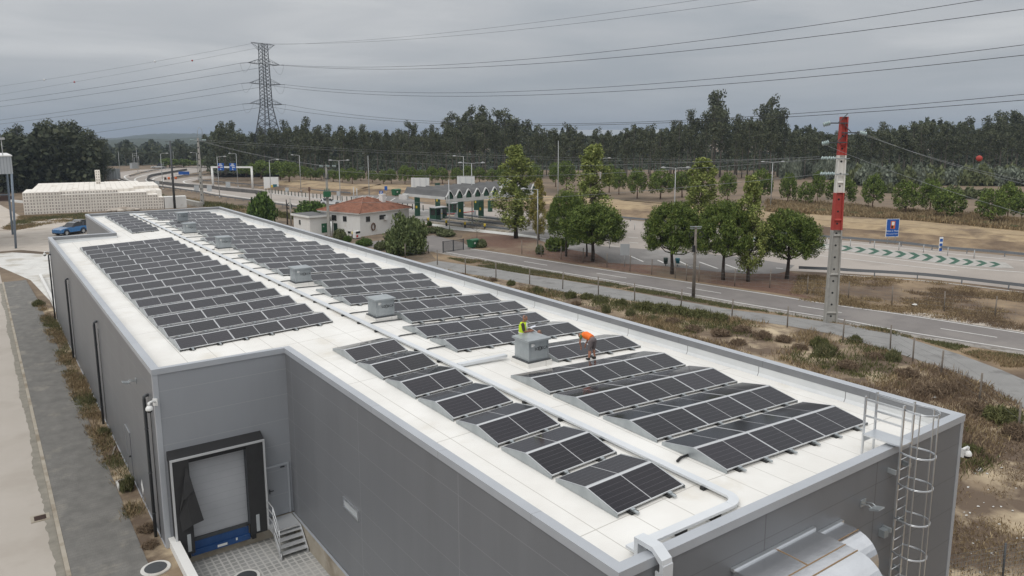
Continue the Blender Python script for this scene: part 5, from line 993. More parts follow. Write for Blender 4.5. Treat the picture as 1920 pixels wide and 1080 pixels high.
for (x0, y0, x1, y1, lab) in ((855, 409.5, 833, 411.5, 'red toll barrier arm lowered in front of the left booth'), (890, 405, 868, 407.5, 'red toll barrier arm between the two front columns')):
    a, b = gp(x0, y0), gp(x1, y1); t2 = thing('toll_barrier', lab, 'barrier', a); d = (b-a)[:2]; q = MB(); q.box((-.2, -.2, 0), (.2, .2, 1.0)); q.build('housing', 'sign_grey', t2); q = MB(); q.bar((0, 0, .9), (d[0], d[1], .85), .12); q.build('arm', 'red', t2)
for k, (px, py, lab) in enumerate(((803, 419, 'yellow and black bollard nearest the house on the plaza edge'), (837, 424, 'second yellow and black bollard from the house, left of the white lamp pole'), (872, 427.5, 'third yellow and black bollard, right of the white lamp pole'), (909, 431, 'fourth yellow and black bollard along the plaza edge, near the bare sapling'))):
    c = gp(px, py); t2 = thing('bollard', lab, 'bollard', c, 0, 'yellow and black bollards along the plaza edge'); q = MB(); q.tube([(0, 0, 0), (0, 0, .55)], .16, 8); q.build('post', 'black', t2); q = MB(); q.tube([(0, 0, .551), (0, 0, 1.0)], .17, 8); q.build('band', 'yellow', t2)
for k in range(3):                          # kerbed lane islands with dark walls
    a, b = gp(800+k*17, 417-k*6.5), gp(958+k*8, 436-k*7.5); q = MB(); d = (b-a)[:2]/np.linalg.norm((b-a)[:2]); nn = np.array((-d[1], d[0]))*.55
    q.prism([tuple(a[:2]+nn), tuple(a[:2]-nn), tuple(b[:2]-nn), tuple(b[:2]+nn)], .03, .22); o = MB(); q.build('traffic_island', 'concrete', None, label=f'{ORD[k]} kerbed lane island of the toll plaza counted from the house side', cat='traffic island', group='lane islands of the toll plaza')
    P = [tuple(gp(*q_)[:2]) for q_ in ((806+k*17, 415.5-k*6.5), (850+k*16, 421-k*6.8), (950+k*8, 433-k*7.5))]; guardrail(f'dark crash rail along the {ORD[k]} lane island of the toll plaza', [(800+k*17, 416.3-k*6.5), (855+k*15, 423-k*6.8), (955+k*8, 435-k*7.5)], 3.0, h=.62)
q = MB(); 
for px in range(918, 952, 9): 
    c = gp(px, 408); q.box((c[0]-.06, c[1]-.06, 0), (c[0]+.06, c[1]+.06, 1.1))
c = gp(919, 397); t2 = thing('ticket_machine', 'slim green ticket machine right of the canopy columns', 'ticket machine', c); q = MB(); q.box((-.35, -.3, 0), (.35, .3, 2.2)); q.box((.351, -.25, 1.5), (.75, .25, 2.19)); q.build('body', 'green_metal', t2); q = MB(); q.box((.36, -.2, .9), (.7, .2, 1.4)); q.build('screen', 'sign_grey', t2)
# bollards of the motorway median
mx_ = MB(); mx_.tube([(0, 0, 0), (0, 0, 1.0)], .05, 6); mq_ = mx_.mesh('marker_post', 'lamp_grey'); me_ = MB(); me_.tube([(0, 0, 0), (0, 0, .95)], .10, 6); me_.tube([(0, 0, .951), (0, 0, 1.1)], .10, 6); mp_ = me_.mesh('marker_post', 'green_dark')
P = smooth_line([gp(*q_) for q_ in ((499, 361.5), (560, 368.5), (620, 375), (673, 380), (740, 389), (800, 396))], 8)
for x, y, _ in along(P, 1.75): link('marker_post', mp_, None, (x, y, .03), label='short dark marker post in the long line dividing the toll lanes', cat='marker post', group='marker posts dividing the toll lanes')
q = MB(); 
for sgn in (-1, 1): ribbon(q, [p+np.array((.5*sgn, .3*sgn)) for p in P], .35, .045)
q.build('lane_markings', 'road_paint', kind='structure')
P = smooth_line([gp(*q_) for q_ in ((1190, 431), (1400, 449.5), (1535, 459), (1690, 470), (1790, 481), (1870, 489))], 8)
for x, y, _ in along(P, 2.9): link('marker_post', mq_, None, (x, y, .03), label='slim grey marker post along the green chevron island', cat='marker post', group='marker posts along the chevron island')
# ------------------------------------------------------------------ signs
def board(px, py, bx, by, wd, ht, lab, mt, parts=None, z0=None, rzz=None, legs=2):
    c = gp(bx, by); t2 = thing('road_sign', lab, 'road sign', (c[0], c[1], 0), math.atan2(rt[1], rt[0]) if rzz is None else rzz); zc = dp(px, py, math.hypot(*c[:2]))[2]
    q = MB(); q.box((-wd/2, -.03, zc-ht/2), (wd/2, .03, zc+ht/2), 0); q.build('panel', mt, t2)
    for x in ((-wd*.3, wd*.3) if legs == 2 else (0,)): q = MB(); q.tube([(x, .06, 0), (x, .06, zc)], .05, 6); q.build('post', 'lamp_grey', t2)
    return t2, zc
t2, zc = board(1671, 427, 1671, 458, 1.85, 2.45, 'blue motorway sign with an orange ticket symbol on the far bank', 'white_paint', rzz=math.atan2(rt[1], rt[0])+.1)
q = MB(); q.box((-.87, -.04, zc-1.17), (.87, -.032, zc+1.17)); q.build('face', 'sign_blue', t2); q = MB(); q.box((-.32, -.05, zc-.12), (.32, -.042, zc+.92)); o = q.build('symbol', 'orange', t2); q = MB(); q.box((-.18, -.06, zc+.35), (.2, -.052, zc+.82)); q.build('ticket', 'white_paint', o); q = MB(); q.box((-.22, -.06, zc-.05), (.05, -.052, zc+.3)); q.build('machine', 'black', o)
MX = Matrix.Rotation(math.pi/2, 4, 'X'); text('lettering', 'Retire o T\u00edtulo', .30, 'white_paint', t2, Matrix.Translation((0, -.045, zc-.42)) @ MX, .004); text('lettering', 'Pick up your Ticket', .21, 'white_paint', t2, Matrix.Translation((0, -.045, zc-.82)) @ MX, .004)
t2, zc = board(1764, 459, 1763, 471, .45, 2.0, 'narrow blue and white lane marker sign at the chevron island', 'white_paint', legs=1)
for z in (-.6, 0, .6): q = MB(); q.box((-.18, -.04, zc+z-.2), (.18, -.032, zc+z+.18)); q.build('arrow_panel', 'sign_blue', t2)
t2, zc = board(716, 361.5, 715, 374, .8, .9, 'square blue parking sign with a white P near the house chimney', 'sign_blue', legs=1); text('lettering', 'P', .8, 'white_paint', t2, Matrix.Translation((0, -.04, zc)) @ MX, .004)
t2, zc = board(724.5, 353, 724, 368, .7, 1.0, 'small blue sign on the bank above the lay-by', 'sign_blue', legs=1)
t2, zc = board(509, 343.5, 509, 354, 4.2, 3.5, 'white information board behind the motorway guardrail', 'white_paint'); q = MB(); q.box((.5, -.04, zc-1.3), (1.6, -.032, zc-.3)); q.build('logo_patch', 'bin_blue', t2); q = MB(); q.box((-.3, -.04, zc-1.2), (.45, -.032, zc-.5)); q.build('logo_patch', 'yellow', t2)
for px, py, by, wd, lab in ((538.5, 356, 363, .9, 'narrow grey sign back on the motorway verge'), (635, 363, 371, .9, 'grey sign back beside the double armed lamp'), (1143, 434, 466, 1.0, 'tall grey sign back with a post in the parking area'), (1171, 468, 499.5, 1.05, 'square grey sign back on a post by the mulch bank')):
    board(px, py, px, by, wd, wd*1.25, lab, 'sign_grey', legs=1)
board(345, 324.5, 345, 328, 4.2, 1.2, 'low blue direction sign on the inner slip road', 'sign_blue', legs=2)
for px, py, by, lab in ((393, 353, 360, 'grey sign back in the motorway median'), (295, 344, 350, 'small grey sign back on the motorway median end'), (428, 346, 354, 'small pale sign back under the gantry beam'), (369, 353, 359, 'pale sign back left of the pale concrete pole')): board(px, py, px, by, 1.3, 1.6, lab, 'sign_grey', legs=1)
a, b = gp(400, 354), gp(474, 354.5); d = b-a; rzg = math.atan2(d[1], d[0]); Lg = np.linalg.norm(d[:2]); hz = 5.9
t = thing('sign_gantry', 'white steel portal gantry carrying two blue motorway signs', 'gantry', a, rzg)
for x in (0, Lg): q = MB(); q.tube([(x, 0, 0), (x, 0, hz)], .30, 10); q.build('post', 'white_paint', t)
q = MB(); q.box((-.25, -.22, hz), (Lg+.25, .22, hz+.45)); q.build('beam', 'white_paint', t)
for px in (416.5, 439): 
    X = Lg*(px-399)/74.0; q = MB(); q.box((X-.95, -.34, hz-.65), (X+.95, -.24, hz+1.35)); o = q.build('sign_panel', 'sign_blue', t)
    q = MB(); q.box((X-.35, -.36, hz+.98), (X+.35, -.345, hz+1.2)); q.box((X-.6, -.36, hz+.55), (X+.6, -.345, hz+.75)); q.box((X-.15, -.36, hz+.12), (X+.7, -.345, hz+.32)); q.poly([(X-.2, -.36, hz-.45), (X+.2, -.36, hz-.45), (X, -.36, hz-.1)]); q.build('white_text_bars', 'white_paint', o)
    if px < 430: q = MB(); q.box((X-.75, -.36, hz+.12), (X-.25, -.345, hz+.36)); q.build('route_patch', 'red', o)
# noise screens at the motorway loop
for k in range(4):
    a, b = gp(205+k*5, 337-k*.5), gp(209.5+k*5, 337.5-k*.5); q = MB(); q.box((-1.0, -.08, 0), (1.0, .08, 3.6)); q.build('noise_screen', 'sign_grey', None, a, label=f'{ORD[k]} pale upright noise screen beside the dark wood', cat='noise screen', group='noise screens at the motorway bend').rotation_euler = (0, 0, math.atan2(rt[1], rt[0]))
# ------------------------------------------------------------------ gate, bins, hedges base
g1, g2 = gp(831, 474), gp(869, 468.5); d = (g2-g1)[:2]; Lg = np.linalg.norm(d); t = thing('metal_gate', 'dark metal swing gate across the end of the side road', 'gate', g1, math.atan2(d[1], d[0]))
q = MB()
for x in (0, Lg*.5, Lg): q.box((x-.05, -.05, 0), (x+.05, .05, 1.5))
for z in (.12, 1.42): q.box((.051, -.03, z-.03), (Lg*.5-.051, .03, z+.03)); q.box((Lg*.5+.051, -.03, z-.03), (Lg-.051, .03, z+.03))
q.build('frame', 'dark_steel', t); q = MB()
for k in range(1, 60): q.box((k*Lg/60-.006, -.006, .15), (k*Lg/60+.006, .006, 1.38))
q.build('mesh_panel', 'dark_steel', t); q = MB(); q.tube([(-1.6, 1.0, 0), (-1.6, 1.0, 1.5)], .05, 6); q.build('end_post', 'wood_pole', t)
def wbin(px, py, lab, mt, s, grp=None):
    c = gp(px, py); t = thing('wheelie_bin', lab, 'bin', c, .3, grp); q = MB(); q.poly([(-.6*s, -.4*s, .15), (.6*s, -.4*s, .15), (.7*s, -.5*s, 1.05*s), (-.7*s, -.5*s, 1.05*s)]); q.poly([(.6*s, -.4*s, .15), (.6*s, .4*s, .15), (.7*s, .5*s, 1.05*s), (.7*s, -.5*s, 1.05*s)]); q.poly([(-.6*s, .4*s, .15), (-.6*s, -.4*s, .15), (-.7*s, -.5*s, 1.05*s), (-.7*s, .5*s, 1.05*s)]); q.poly([(.6*s, .4*s, .15), (-.6*s, .4*s, .15), (-.7*s, .5*s, 1.05*s), (.7*s, .5*s, 1.05*s)]); q.build('body', mt, t)
    q = MB(); q.extr([(-.55*s, 1.05*s), (-.5*s, 1.15*s), (0, 1.24*s), (.5*s, 1.15*s), (.55*s, 1.05*s)], -.74*s, .74*s); q.build('lid', mt, t)
    for x in (-.5, .5):
        q = MB(); q.tube([(x*s-.04, -.3*s, .08), (x*s+.04, -.3*s, .08)], .09, 8); q.build('wheel', 'black', t)
    q = MB(); q.box((-.3*s, -.475*s, .6*s), (-.02*s, -.46*s, .85*s)); q.build('label_plate', 'white_paint', t)
wbin(887, 465, 'dark green wheelie container at the end of the side road gate', 'bin_green', 1.0); wbin(743, 367, 'distant green container in the lay-by at the foot of the bank', 'bin_green', 1.4)
for px, py, lab in ((1248, 498.5, 'dark litter bin left of the third near pine trunk'), (1270, 499.5, 'teal litter bin right of the third near pine trunk')):
    c = gp(px, py); t = thing('litter_bin', lab, 'litter bin', c); q = MB(); q.tube([(0, 0, .25), (0, 0, .95)], .22, 10, r2=.27); q.build('body', 'bin_blue' if px > 1260 else 'green_dark', t); q = MB(); q.tube([(0, 0, 0), (0, 0, .25)], .05, 6); q.build('post', 'dark_steel', t)
# ------------------------------------------------------------------ cars
def car(loc, rz, lab, mt, suv=True, name='parked_car', L=4.2, wdt=1.8, hh=1.57):
    t = thing(name, lab, 'car', loc, rz); hw = wdt/2; t.scale = (1.1, 1.1, 1.2) if L < 5 else (1, 1, 1)
    prof = [(-L*.5, .45), (-L*.49, .78), (-L*.42, .90), (-L*.22, .99), (-L*.09, 1.0), (L*.30, 1.04), (L*.47, .98), (L*.5, .75), (L*.49, .35), (-L*.48, .30)]
    q = MB(); n = len(prof)
    for i in range(n):
        j = (i+1) % n; (xa, za), (xb, zb) = prof[i], prof[j]; q.poly([(xa, -hw, za), (xa, hw, za), (xb, hw, zb), (xb, -hw, zb)][::-1])
    for s in (-1, 1): q.poly([(x, s*hw, z) for x, z in prof][::s])
    bo_ = q.build('body', mt, t); bv = bo_.modifiers.new('b', 'BEVEL'); bv.width = .07; bv.segments = 2
    roof = [(-L*.09, .995), (L*.04, hh-.10), (L*.14, hh), (L*.36, hh-.03), (L*.46, 1.0)]; q = MB(); r_ = hw*.80
    for i in range(1, 3): (xa, za), (xb, zb) = roof[i], roof[i+1]; q.poly([(xa, -r_, za), (xb, -r_, zb), (xb, r_, zb), (xa, r_, za)])
    q.poly([(L*.30, -hw*.96, 1.02), (L*.345, -hw*.965, 1.02), (L*.385, -r_-.01, hh-.05), (L*.33, -r_-.01, hh-.04)]); q.poly([(L*.30, hw*.96, 1.02), (L*.345, hw*.965, 1.02), (L*.385, r_+.01, hh-.05), (L*.33, r_+.01, hh-.04)][::-1]); q.build('roof', 'car_dark' if mt == 'car_blue' else mt, t)
    q = MB(); q.poly([(roof[0][0], -hw*.95, roof[0][1]), (roof[1][0], -r_, roof[1][1]), (roof[1][0], r_, roof[1][1]), (roof[0][0], hw*.95, roof[0][1])][::-1]); q.build('windscreen', 'glass_dark', t)
    q = MB(); q.poly([(roof[3][0], -r_, roof[3][1]-.01), (roof[4][0], -hw*.95, roof[4][1]), (roof[4][0], hw*.95, roof[4][1]), (roof[3][0], r_, roof[3][1]-.01)][::-1]); q.build('rear_window', 'glass_dark', t)
    for s in (-1, 1): q = MB(); q.poly([(roof[0][0], s*hw*.95, 1.0), (roof[1][0], s*r_, roof[1][1]), (roof[2][0], s*r_, roof[2][1]-.02), (roof[3][0], s*r_, roof[3][1]-.03), (roof[4][0], s*hw*.95, 1.0)][::-s]); q.build('side_window', 'glass_dark', t)
    q = MB(); q.box((-L*.485, -hw-.012, .26), (L*.485, hw+.012, .40)); q.build('sill_trim', 'rubber', t)
    for x in (-L*.31, L*.31):
        for s in (-1, 1):
            q = MB(); q.tube([(x, s*(hw-.2), .34), (x, s*(hw+.02), .34)], .345, 16); w_ = q.build('wheel', 'rubber', t); q = MB(); q.tube([(x, s*(hw+.021), .34), (x, s*(hw+.035), .34)], .22, 12); q.build('rim', 'lamp_grey', w_)
            q = MB(); q.tube([(x+.42*math.cos(a), s*(hw+.004), .36+.42*math.sin(a)) for a in np.linspace(0, math.pi, 9)], .05, 5); q.build('arch_trim', 'rubber', t)
    for s in (-1, 1):
        q = MB(); q.ball((-L*.475, s*hw*.72, .74), (.08, .20, .07), 0, 8, 5); q.build('headlight', 'white_paint', t); q = MB(); q.ball((L*.485, s*hw*.75, .86), (.06, .16, .10), 0, 8, 5); q.build('tail_light', 'red', t); q = MB(); q.box((-L*.07, s*(hw+.02)-.08, .98), (-L*.02, s*(hw+.02)+.08, 1.12)); q.build('mirror', 'car_dark', t)
    return t
ca = (gp(118, 441.5)+gp(147, 437.5))/2; rz_c = math.atan2((gp(147, 437.5)-gp(118, 441.5))[1], (gp(147, 437.5)-gp(118, 441.5))[0])
car((ca[0], ca[1], .012), rz_c, 'bright blue hatchback with black wheel trims parked on the gravel lot', 'car_blue'); car((ca[0]+.95, ca[1]+2.3, .012), rz_c, 'dark car parked just behind the bright blue car', 'car_dark', hh=1.62)
cw = (gp(613, 387)+gp(628, 386.5))/2; car((cw[0], cw[1], .03), math.atan2(rt[1], rt[0])+math.pi+.15, 'white saloon car driving on the motorway past the transformer pole', 'car_white', name='car', hh=1.45)
cv = gp(298, 315.5); car((cv[0], cv[1], .03), math.atan2(rt[1], rt[0])+.2, 'distant white van on the far motorway ramp', 'car_white', name='car', L=6.5, wdt=2.3, hh=2.9)
cv = gp(252, 316); t2 = thing('cabin', 'small grey site cabin by the far ramp behind the wood edge', 'cabin', cv, .3); q = MB(); q.box((-1.5, -1.1, 0), (1.5, 1.1, 2.5)); q.build('wall', 'sign_grey', t2); q = MB(); q.box((-1.6, -1.2, 2.501), (1.6, 1.2, 2.6)); q.build('roof', 'lamp_grey', t2)
cv = gp(320, 336.5); t2 = thing('crash_cushion', 'orange and black crash cushion at the motorway fork', 'crash cushion', cv, .2)
for k in range(4): q = MB(); q.tube([(k*1.2-1.8, 0, 0), (k*1.2-1.8, 0, .85)], .40, 10); q.build('drum', 'orange' if k % 2 else 'rust', t2)
# ------------------------------------------------------------------ crate stack and yard shelter
ce = MB(); cw_, chh, cdp = 1.02, .60, 1.22; w2 = .47
ce.box((-w2, .02, .03), (w2, cdp-.02, chh-.02), 1)
for (x0, x1, y0, y1, z0, z1) in ((-.50, -.34, 0, cdp, .0, chh-.01), (.34, .50, 0, cdp, 0, chh-.01), (-.339, .339, 0, cdp, chh-.20, chh-.011), (-.339, .339, 0, cdp, 0, .09), (-.10, .10, -.0, .02, .091, chh-.201), (-.339, -.101, .0, .02, .21, .29), (.101, .339, 0, .02, .21, .29)):
    ce.box((x0, y0, z0), (x1, y1, z1), 0)
crate_me = ce.mesh('crate', ['crate', 'crate_hole'])
ca_, cb_ = gp(46, 403)[:2], gp(301, 391.5)[:2]; e1 = (cb_-ca_)/np.linalg.norm(cb_-ca_); crz = math.atan2(e1[1], e1[0]); e2 = np.array((-e1[1], e1[0])); rng = np.random.default_rng(11)
def crate(i, j, k, nm, mv=0.0):
    p = ca_+e1*(i*cw_+.5+mv)+e2*(j*cdp); o = link('crate', crate_me, None, (p[0], p[1], k*chh+.02), (0, 0, crz+rng.normal()*.006)); tag(o, nm, 'crate', 'pale crates stacked behind the gravel lot')
lf, lt = 'pale slotted crate in the front wall of the big crate stack', 'pale slotted crate in the set back top course of the big crate stack'
hts = [7]*6+[6]*15+[5]*2+[4, 3]
for i in range(24):
    for k in range(hts[i]): crate(i, 0 if i >= 6 else -.0, k, lf if i > 0 else 'pale slotted crate in the end column of the big crate stack, beside the yard')
for i in range(6, 16): crate(i, 1.25, 6, lt)
for j in range(1, 14):
    for k in range(7): 
        if (j+k) % 1 == 0 and j < 9: crate(0, j, k, 'pale slotted crate in the end column of the big crate stack, beside the yard')
q = MB()                                     # the uncounted mass behind the front wall
for j in range(1, 27):
    for i in range(1, 24):
        if j == 1 and 6 <= i < 16: continue
        hgt = 7 if 3 <= j < 22 or i < 6 else min(7, hts[min(i, 23)]+1)
        if j < 3: hgt = hts[i]
        if i > 17+(.25*j) and j < 9: hgt = min(hgt, 6)
        if rng.random() < .03: hgt -= 1
        p = ca_+e1*(i*cw_+.5)+e2*(j*cdp+.01); q.box((-.49, 0, .02), (.49, cdp-.03, hgt*chh+rng.random()*.02), 0, crz, tuple(p))
q.build('crate_mass', 'crate', label='pale crates packed behind and above the front wall of the stack', cat='crates', kind='stuff')
wc = gp(171, 352); t2 = ca_+e1*13+e2*24
for k in range(5): o = link('crate', crate_me, None, (t2[0], t2[1], 7*chh+k*.61+.05), (0, 0, crz)); tag(o, 'bright white crate in the small tower standing on top of the big crate stack', 'crate', 'white crates in the small tower on the stack')
g_ = ca_+e1*24.6; q = MB(); q.box((0, 0, 0), (4.2, 2.6, 2.4)); sm2 = q.build('concrete_tank', 'wall_white', None, (*g_, 0), label='pale concrete box tank at the right end of the crate stack', cat='tank'); sm2.rotation_euler = (0, 0, crz)
q = MB(); a, b = gp(331, 378), gp(376, 388); q.bar((a[0], a[1], .5), (b[0], b[1], .5), 1.0); q.build('boundary_wall', 'concrete_pole', label='low pale wall running behind the warehouse to the concrete pole', cat='wall')
q = MB(); rngp = np.random.default_rng(4); c = gp(232, 396.5)
for k in range(26): a = rngp.random()*6.28; r = rngp.random()*1.6; q.ball((c[0]+r*math.cos(a)*1.6, c[1]+r*math.sin(a), .3), (.7, .7, .75-.3*r), 0, 8, 5)
q.build('sand_heap', 'gravel', label='small heap of pale sand at the foot of the crate stack', cat='sand heap')
cb = gp(30, 466); d0 = math.hypot(*cb[:2]); zt = dp(24, 293, d0)[2]; zb = dp(22, 326, d0)[2]
t = thing('steel_shelter', 'grey corrugated steel shelter on a slender blue grey column at the yard', 'shelter', cb); x1 = dp(23, 310, d0)[0]-cb[0]
q = MB(); q.box((-12, 0, zb), (x1, 18, zt)); q.build('fascia', 'corrugated', t); q = MB(); q.box((-12.1, -.1, zt+.002), (x1+.1, 18.1, zt+.14)); q.build('roof_trim', 'white_paint', t)
for y in (.1, 17.6): q = MB(); q.tube([(.0 if y < 1 else x1-.3, y, 0), (x1-.18, y, zb)], .15, 8); q.build('column', 'steel_blue', t)
q = MB(); q.bar((-12, 17, zb*.62), (x1-.2, 17, zb*.62), .16); q.build('cross_beam', 'steel_blue', t)
q = MB(); zl = dp(12, 262, d0)[2]; q.tube([(x1-.9, .3, zt), (x1-.9, .3, zl)], .06, 6); q.build('mast', 'lamp_grey', t); q = MB(); q.box((x1-1.3, .1, zl), (x1-.5, .5, zl+.3)); q.build('lamp_head', 'lamp_grey', t)
g_ = gp(182, 344); q = MB(); q.tube([(0, 0, 0), (-.6, 0, dp(178, 312, math.hypot(*g_[:2]))[2])], .16, 7); q.build('timber_post', 'wood_pole', None, g_, label='leaning timber post behind the crate stack at the wood edge', cat='post')
g_ = gp(10, 376); t2 = thing('machine', 'low rusty machine standing under the steel shelter', 'machine', g_, crz); q = MB(); q.box((-1.4, -1.0, 0), (1.4, 1.0, 1.0)); q.box((-.8, -.7, 1.0), (.9, .7, 1.5)); q.build('body', 'rust', t2)
g_ = gp(36, 380); q = MB(); q.box((-.2, -4, 0), (.2, 4, .5)); q.build('low_wall', 'wall_white', None, g_, label='short low white wall at the left end of the crate stack', cat='wall').rotation_euler = (0, 0, .35)
# ------------------------------------------------------------------ vegetation : one of each kind, then copies
sheet('driveway', [(652, 457), (700, 452), (783, 446.5), (812, 441), (868, 455), (884, 465), (869, 469), (831, 474.5), (812, 472), (720, 468)], .016, 'asphalt')
def foliage(name, rng, lobes, per, wd, ht, mat, parent, shell=.5, upk=.3, outk=1.0, droop=0.0):
    P, D = cloud(rng, lobes, per, shell); n = len(P)
    Nn = D*.6+rng.normal(size=(n, 3))*.75; U = D*outk+np.array((0, 0, upk-droop))+rng.normal(size=(n, 3))*.45
    return link(name, quads(name, P, Nn, U, wd*rng.uniform(.6, 1.3, n), ht*rng.uniform(.6, 1.3, n), mat), parent)
def trunk_obj(pts, r0, r1, mat, parent, limbs=(), n=8):
    q = MB(); k = len(pts); q.tube(pts, [r0+(r1-r0)*(i/(k-1))**.8 for i in range(k)], n)
    for (a, b, r) in limbs:
        a, b = np.array(a, float), np.array(b, float); m = a*.5+b*.5+np.array((0, 0, -.12*np.linalg.norm(b-a))); q.tube([a, m, b], [r, r*.7, r*.3], 5)
    return q.build('trunk', mat, parent)
def make_euc(seed, H=20.0, low=.42, n=17, spread=2.2, leaf='euc_leaf', per=58, lr=(.95, 1.85)):
    r = np.random.default_rng(seed); t = thing('eucalyptus_tree', 'x', 'tree'); b = r.normal(size=2)*.5
    pts = [(b[0]*z*z, b[1]*z*z, H*.97*z) for z in np.linspace(0, 1, 6)]; lobes = []; limbs = []
    for i in range(n):
        u = low+(1-low)*((i+.5)/n)**.8; a = r.random()*6.28; w = spread*(1.05 if u < .86 else .62)*r.uniform(.15, 1.05); s = r.uniform(*lr)*(1.05-.18*u)
        c = (b[0]*u*u+w*math.cos(a), b[1]*u*u+w*math.sin(a), H*u-s*.4); lobes.append((*c, s, s, s*r.uniform(.8, 1.25))); 
        if i % 2: limbs.append(((b[0]*u*u*.8, b[1]*u*u*.8, H*(u-.09)), c, .07))
    trunk_obj(pts, .24, .05, 'bark_euc', t, limbs, 6); foliage('crown', r, lobes, per, .34, .72, leaf, t, .35, droop=.6, outk=.5); return t
def make_pine(seed, near=True, leaf='pine_leaf'):
    r = np.random.default_rng(seed); t = thing('stone_pine', 'x', 'tree'); H = 7.5; lobes = []; limbs = []
    nt_ = 95 if near else 34; k = 0; gold = 2.39996; nt_ += 18 if near else 0
    for i in range(nt_):
        dz = 1-(1.44 if near else 1.72)*(i+.5)/nt_; a = gold*i+r.normal()*.25; h = math.sqrt(max(0, 1-dz*dz)); rr2 = r.uniform(.84, 1.06)
        x, y, z = 2.75*h*math.cos(a)*rr2, 2.75*h*math.sin(a)*rr2, (4.2+(2.75*dz if dz > 0 else 3.6*dz)*rr2 if near else 4.05+2.95*dz*rr2)
        s = r.uniform(.42, .74) if near else r.uniform(.7, 1.0); lobes.append((x, y, z, s, s, s*.9))
        if dz < .35 and i % 3 == 0: limbs.append(((0, 0, r.uniform(2.0, 3.2)), (x*.9, y*.9, z-.1), .07))
    if near:
        for i in range(44): a = r.random()*6.28; q = math.sqrt(r.random())*2.3; lobes.append((q*math.cos(a), q*math.sin(a), r.uniform(3.0, 5.8), .55, .55, .4))
    else:
        for i in range(8): a = r.random()*6.28; q = math.sqrt(r.random())*1.9; lobes.append((q*math.cos(a), q*math.sin(a), r.uniform(3.8, 5.4), .9, .9, .6))
    trunk_obj([(0, 0, -.1), (.05, .03, 1.0), (.12, -.05, 2.2), (.05, 0, 3.6), (0, 0, 5.4)], .23, .07, 'bark' if near else 'bark_red', t, limbs)
    if near: foliage('crown', r, lobes, 120, .085, .40, leaf, t, .25, upk=.75, outk=.8)
    else: foliage('crown', r, lobes, 75, .24, .55, leaf, t, .45, upk=.6, outk=.7)
    return t
def make_plane(seed, leaf='plane_leaf', near=True):
    r = np.random.default_rng(seed); t = thing('plane_tree', 'x', 'tree'); H = 10.0; lobes = []; limbs = []
    for i in range(70):
        u = .16+.84*((i+.5)/70); a = 2.39996*i+r.normal()*.4; R0 = 2.3*(min(1, (u-.10)*4.2))*(1.06-u)**.62; w = R0*r.uniform(.3, 1.2); s = r.uniform(.42, .75)*(1.12-.45*u)
        lobes.append((w*math.cos(a), w*math.sin(a), H*u-.3, s, s, s*1.15))
        if i % 3 == 0: limbs.append(((0, 0, H*u*.75), (w*.9*math.cos(a), w*.9*math.sin(a), H*u-.3), .05))
    trunk_obj([(0, 0, -.1), (.03, 0, 2), (-.03, .04, 5), (0, 0, 9.4)], .20, .03, 'bark', t, limbs); foliage('crown', r, lobes, 135, .15, .20, leaf, t, .10, upk=0, outk=.4); return t
def make_bush(seed, leaf, n=26, per=110, wd=.10, ht=.26, upk=.6, name='bush', flat=.75, shell=.3, stems=True):
    r = np.random.default_rng(seed); t = thing(name, 'x', 'bush'); lobes = []; limbs = []
    for i in range(n):
        a = r.random()*6.28; q = math.sqrt(r.random())*.72; z = flat*(1-q*q*.8)*r.uniform(.25, .95); s = r.uniform(.22, .36); lobes.append((q*math.cos(a), q*math.sin(a), z, s, s, s*.9)); 
        if i % 3 == 0: limbs.append(((0, 0, 0), lobes[-1][:3], .025))
    trunk_obj([(0, 0, -.05), (.02, 0, .12), (0, .02, .35)], .05, .02, 'bark', t, limbs, 5); foliage('crown', r, lobes, per, wd, ht, leaf, t, shell, upk=upk, outk=.8); return t
USED = set()
def plant(proto, p, h, H0, w, W0, lab, grp, rz=None, name=None):
    s = (w/W0, w/W0, h/H0); rz = random.random()*6.28 if rz is None else rz
    if proto not in USED:
        USED.add(proto); CH[proto] = [(c, []) for c in proto.children]; proto.location = [float(q) for q in p]; proto.rotation_euler = (0, 0, rz); proto.scale = s; proto['label'] = lab; proto['group'] = grp; return proto
    return dup(proto, p, rz, lab, grp, s)
def spot(bx, by, ty, wpx, z=0.0):            # base, height and width in metres of something standing at a photo point
    g_, h = at(bx, by, ty, z); d = math.hypot(*g_[:2]); return g_, h, wpx*d/F_PX*1.03
random.seed(21)
# near pines by the road
NP = [make_pine(101), make_pine(102), make_pine(103)]
for k, (bx, by, ty, w, lab) in enumerate([(1061.5, 481, 354, 76, 'dark pine with a tall crown just right of the leftmost poplar'), (1111, 490.5, 378, 124, 'broad spreading pine with two forking limbs, left of the parking area gap'), (1100, 481, 392, 66, 'pine half hidden behind the broad spreading pine'),
        (1260, 514, 373, 112, 'pine shading the two litter bins'), (1356, 525, 372, 108, 'pine standing right of the weathered timber pole'), (1475, 523, 389, 114, 'lone round pine left of the red and white pole')]):
    g_, h, w_ = spot(bx, by, ty, w); plant(NP[k % 3], g_, h, 7.5, w_, 6.6, lab, 'pines beside the road')
sp = make_bush(110, 'pine_leaf', n=34, per=90, name='young_pine'); sp['category'] = 'tree'
g_, h, w_ = spot(1043, 469.5, 438, 46); plant(sp, g_, h, 1.0, w_, 2.0, 'small dark young pine below the leftmost near pine', 'pines beside the road')
PLt = [make_plane(120), make_plane(121)]
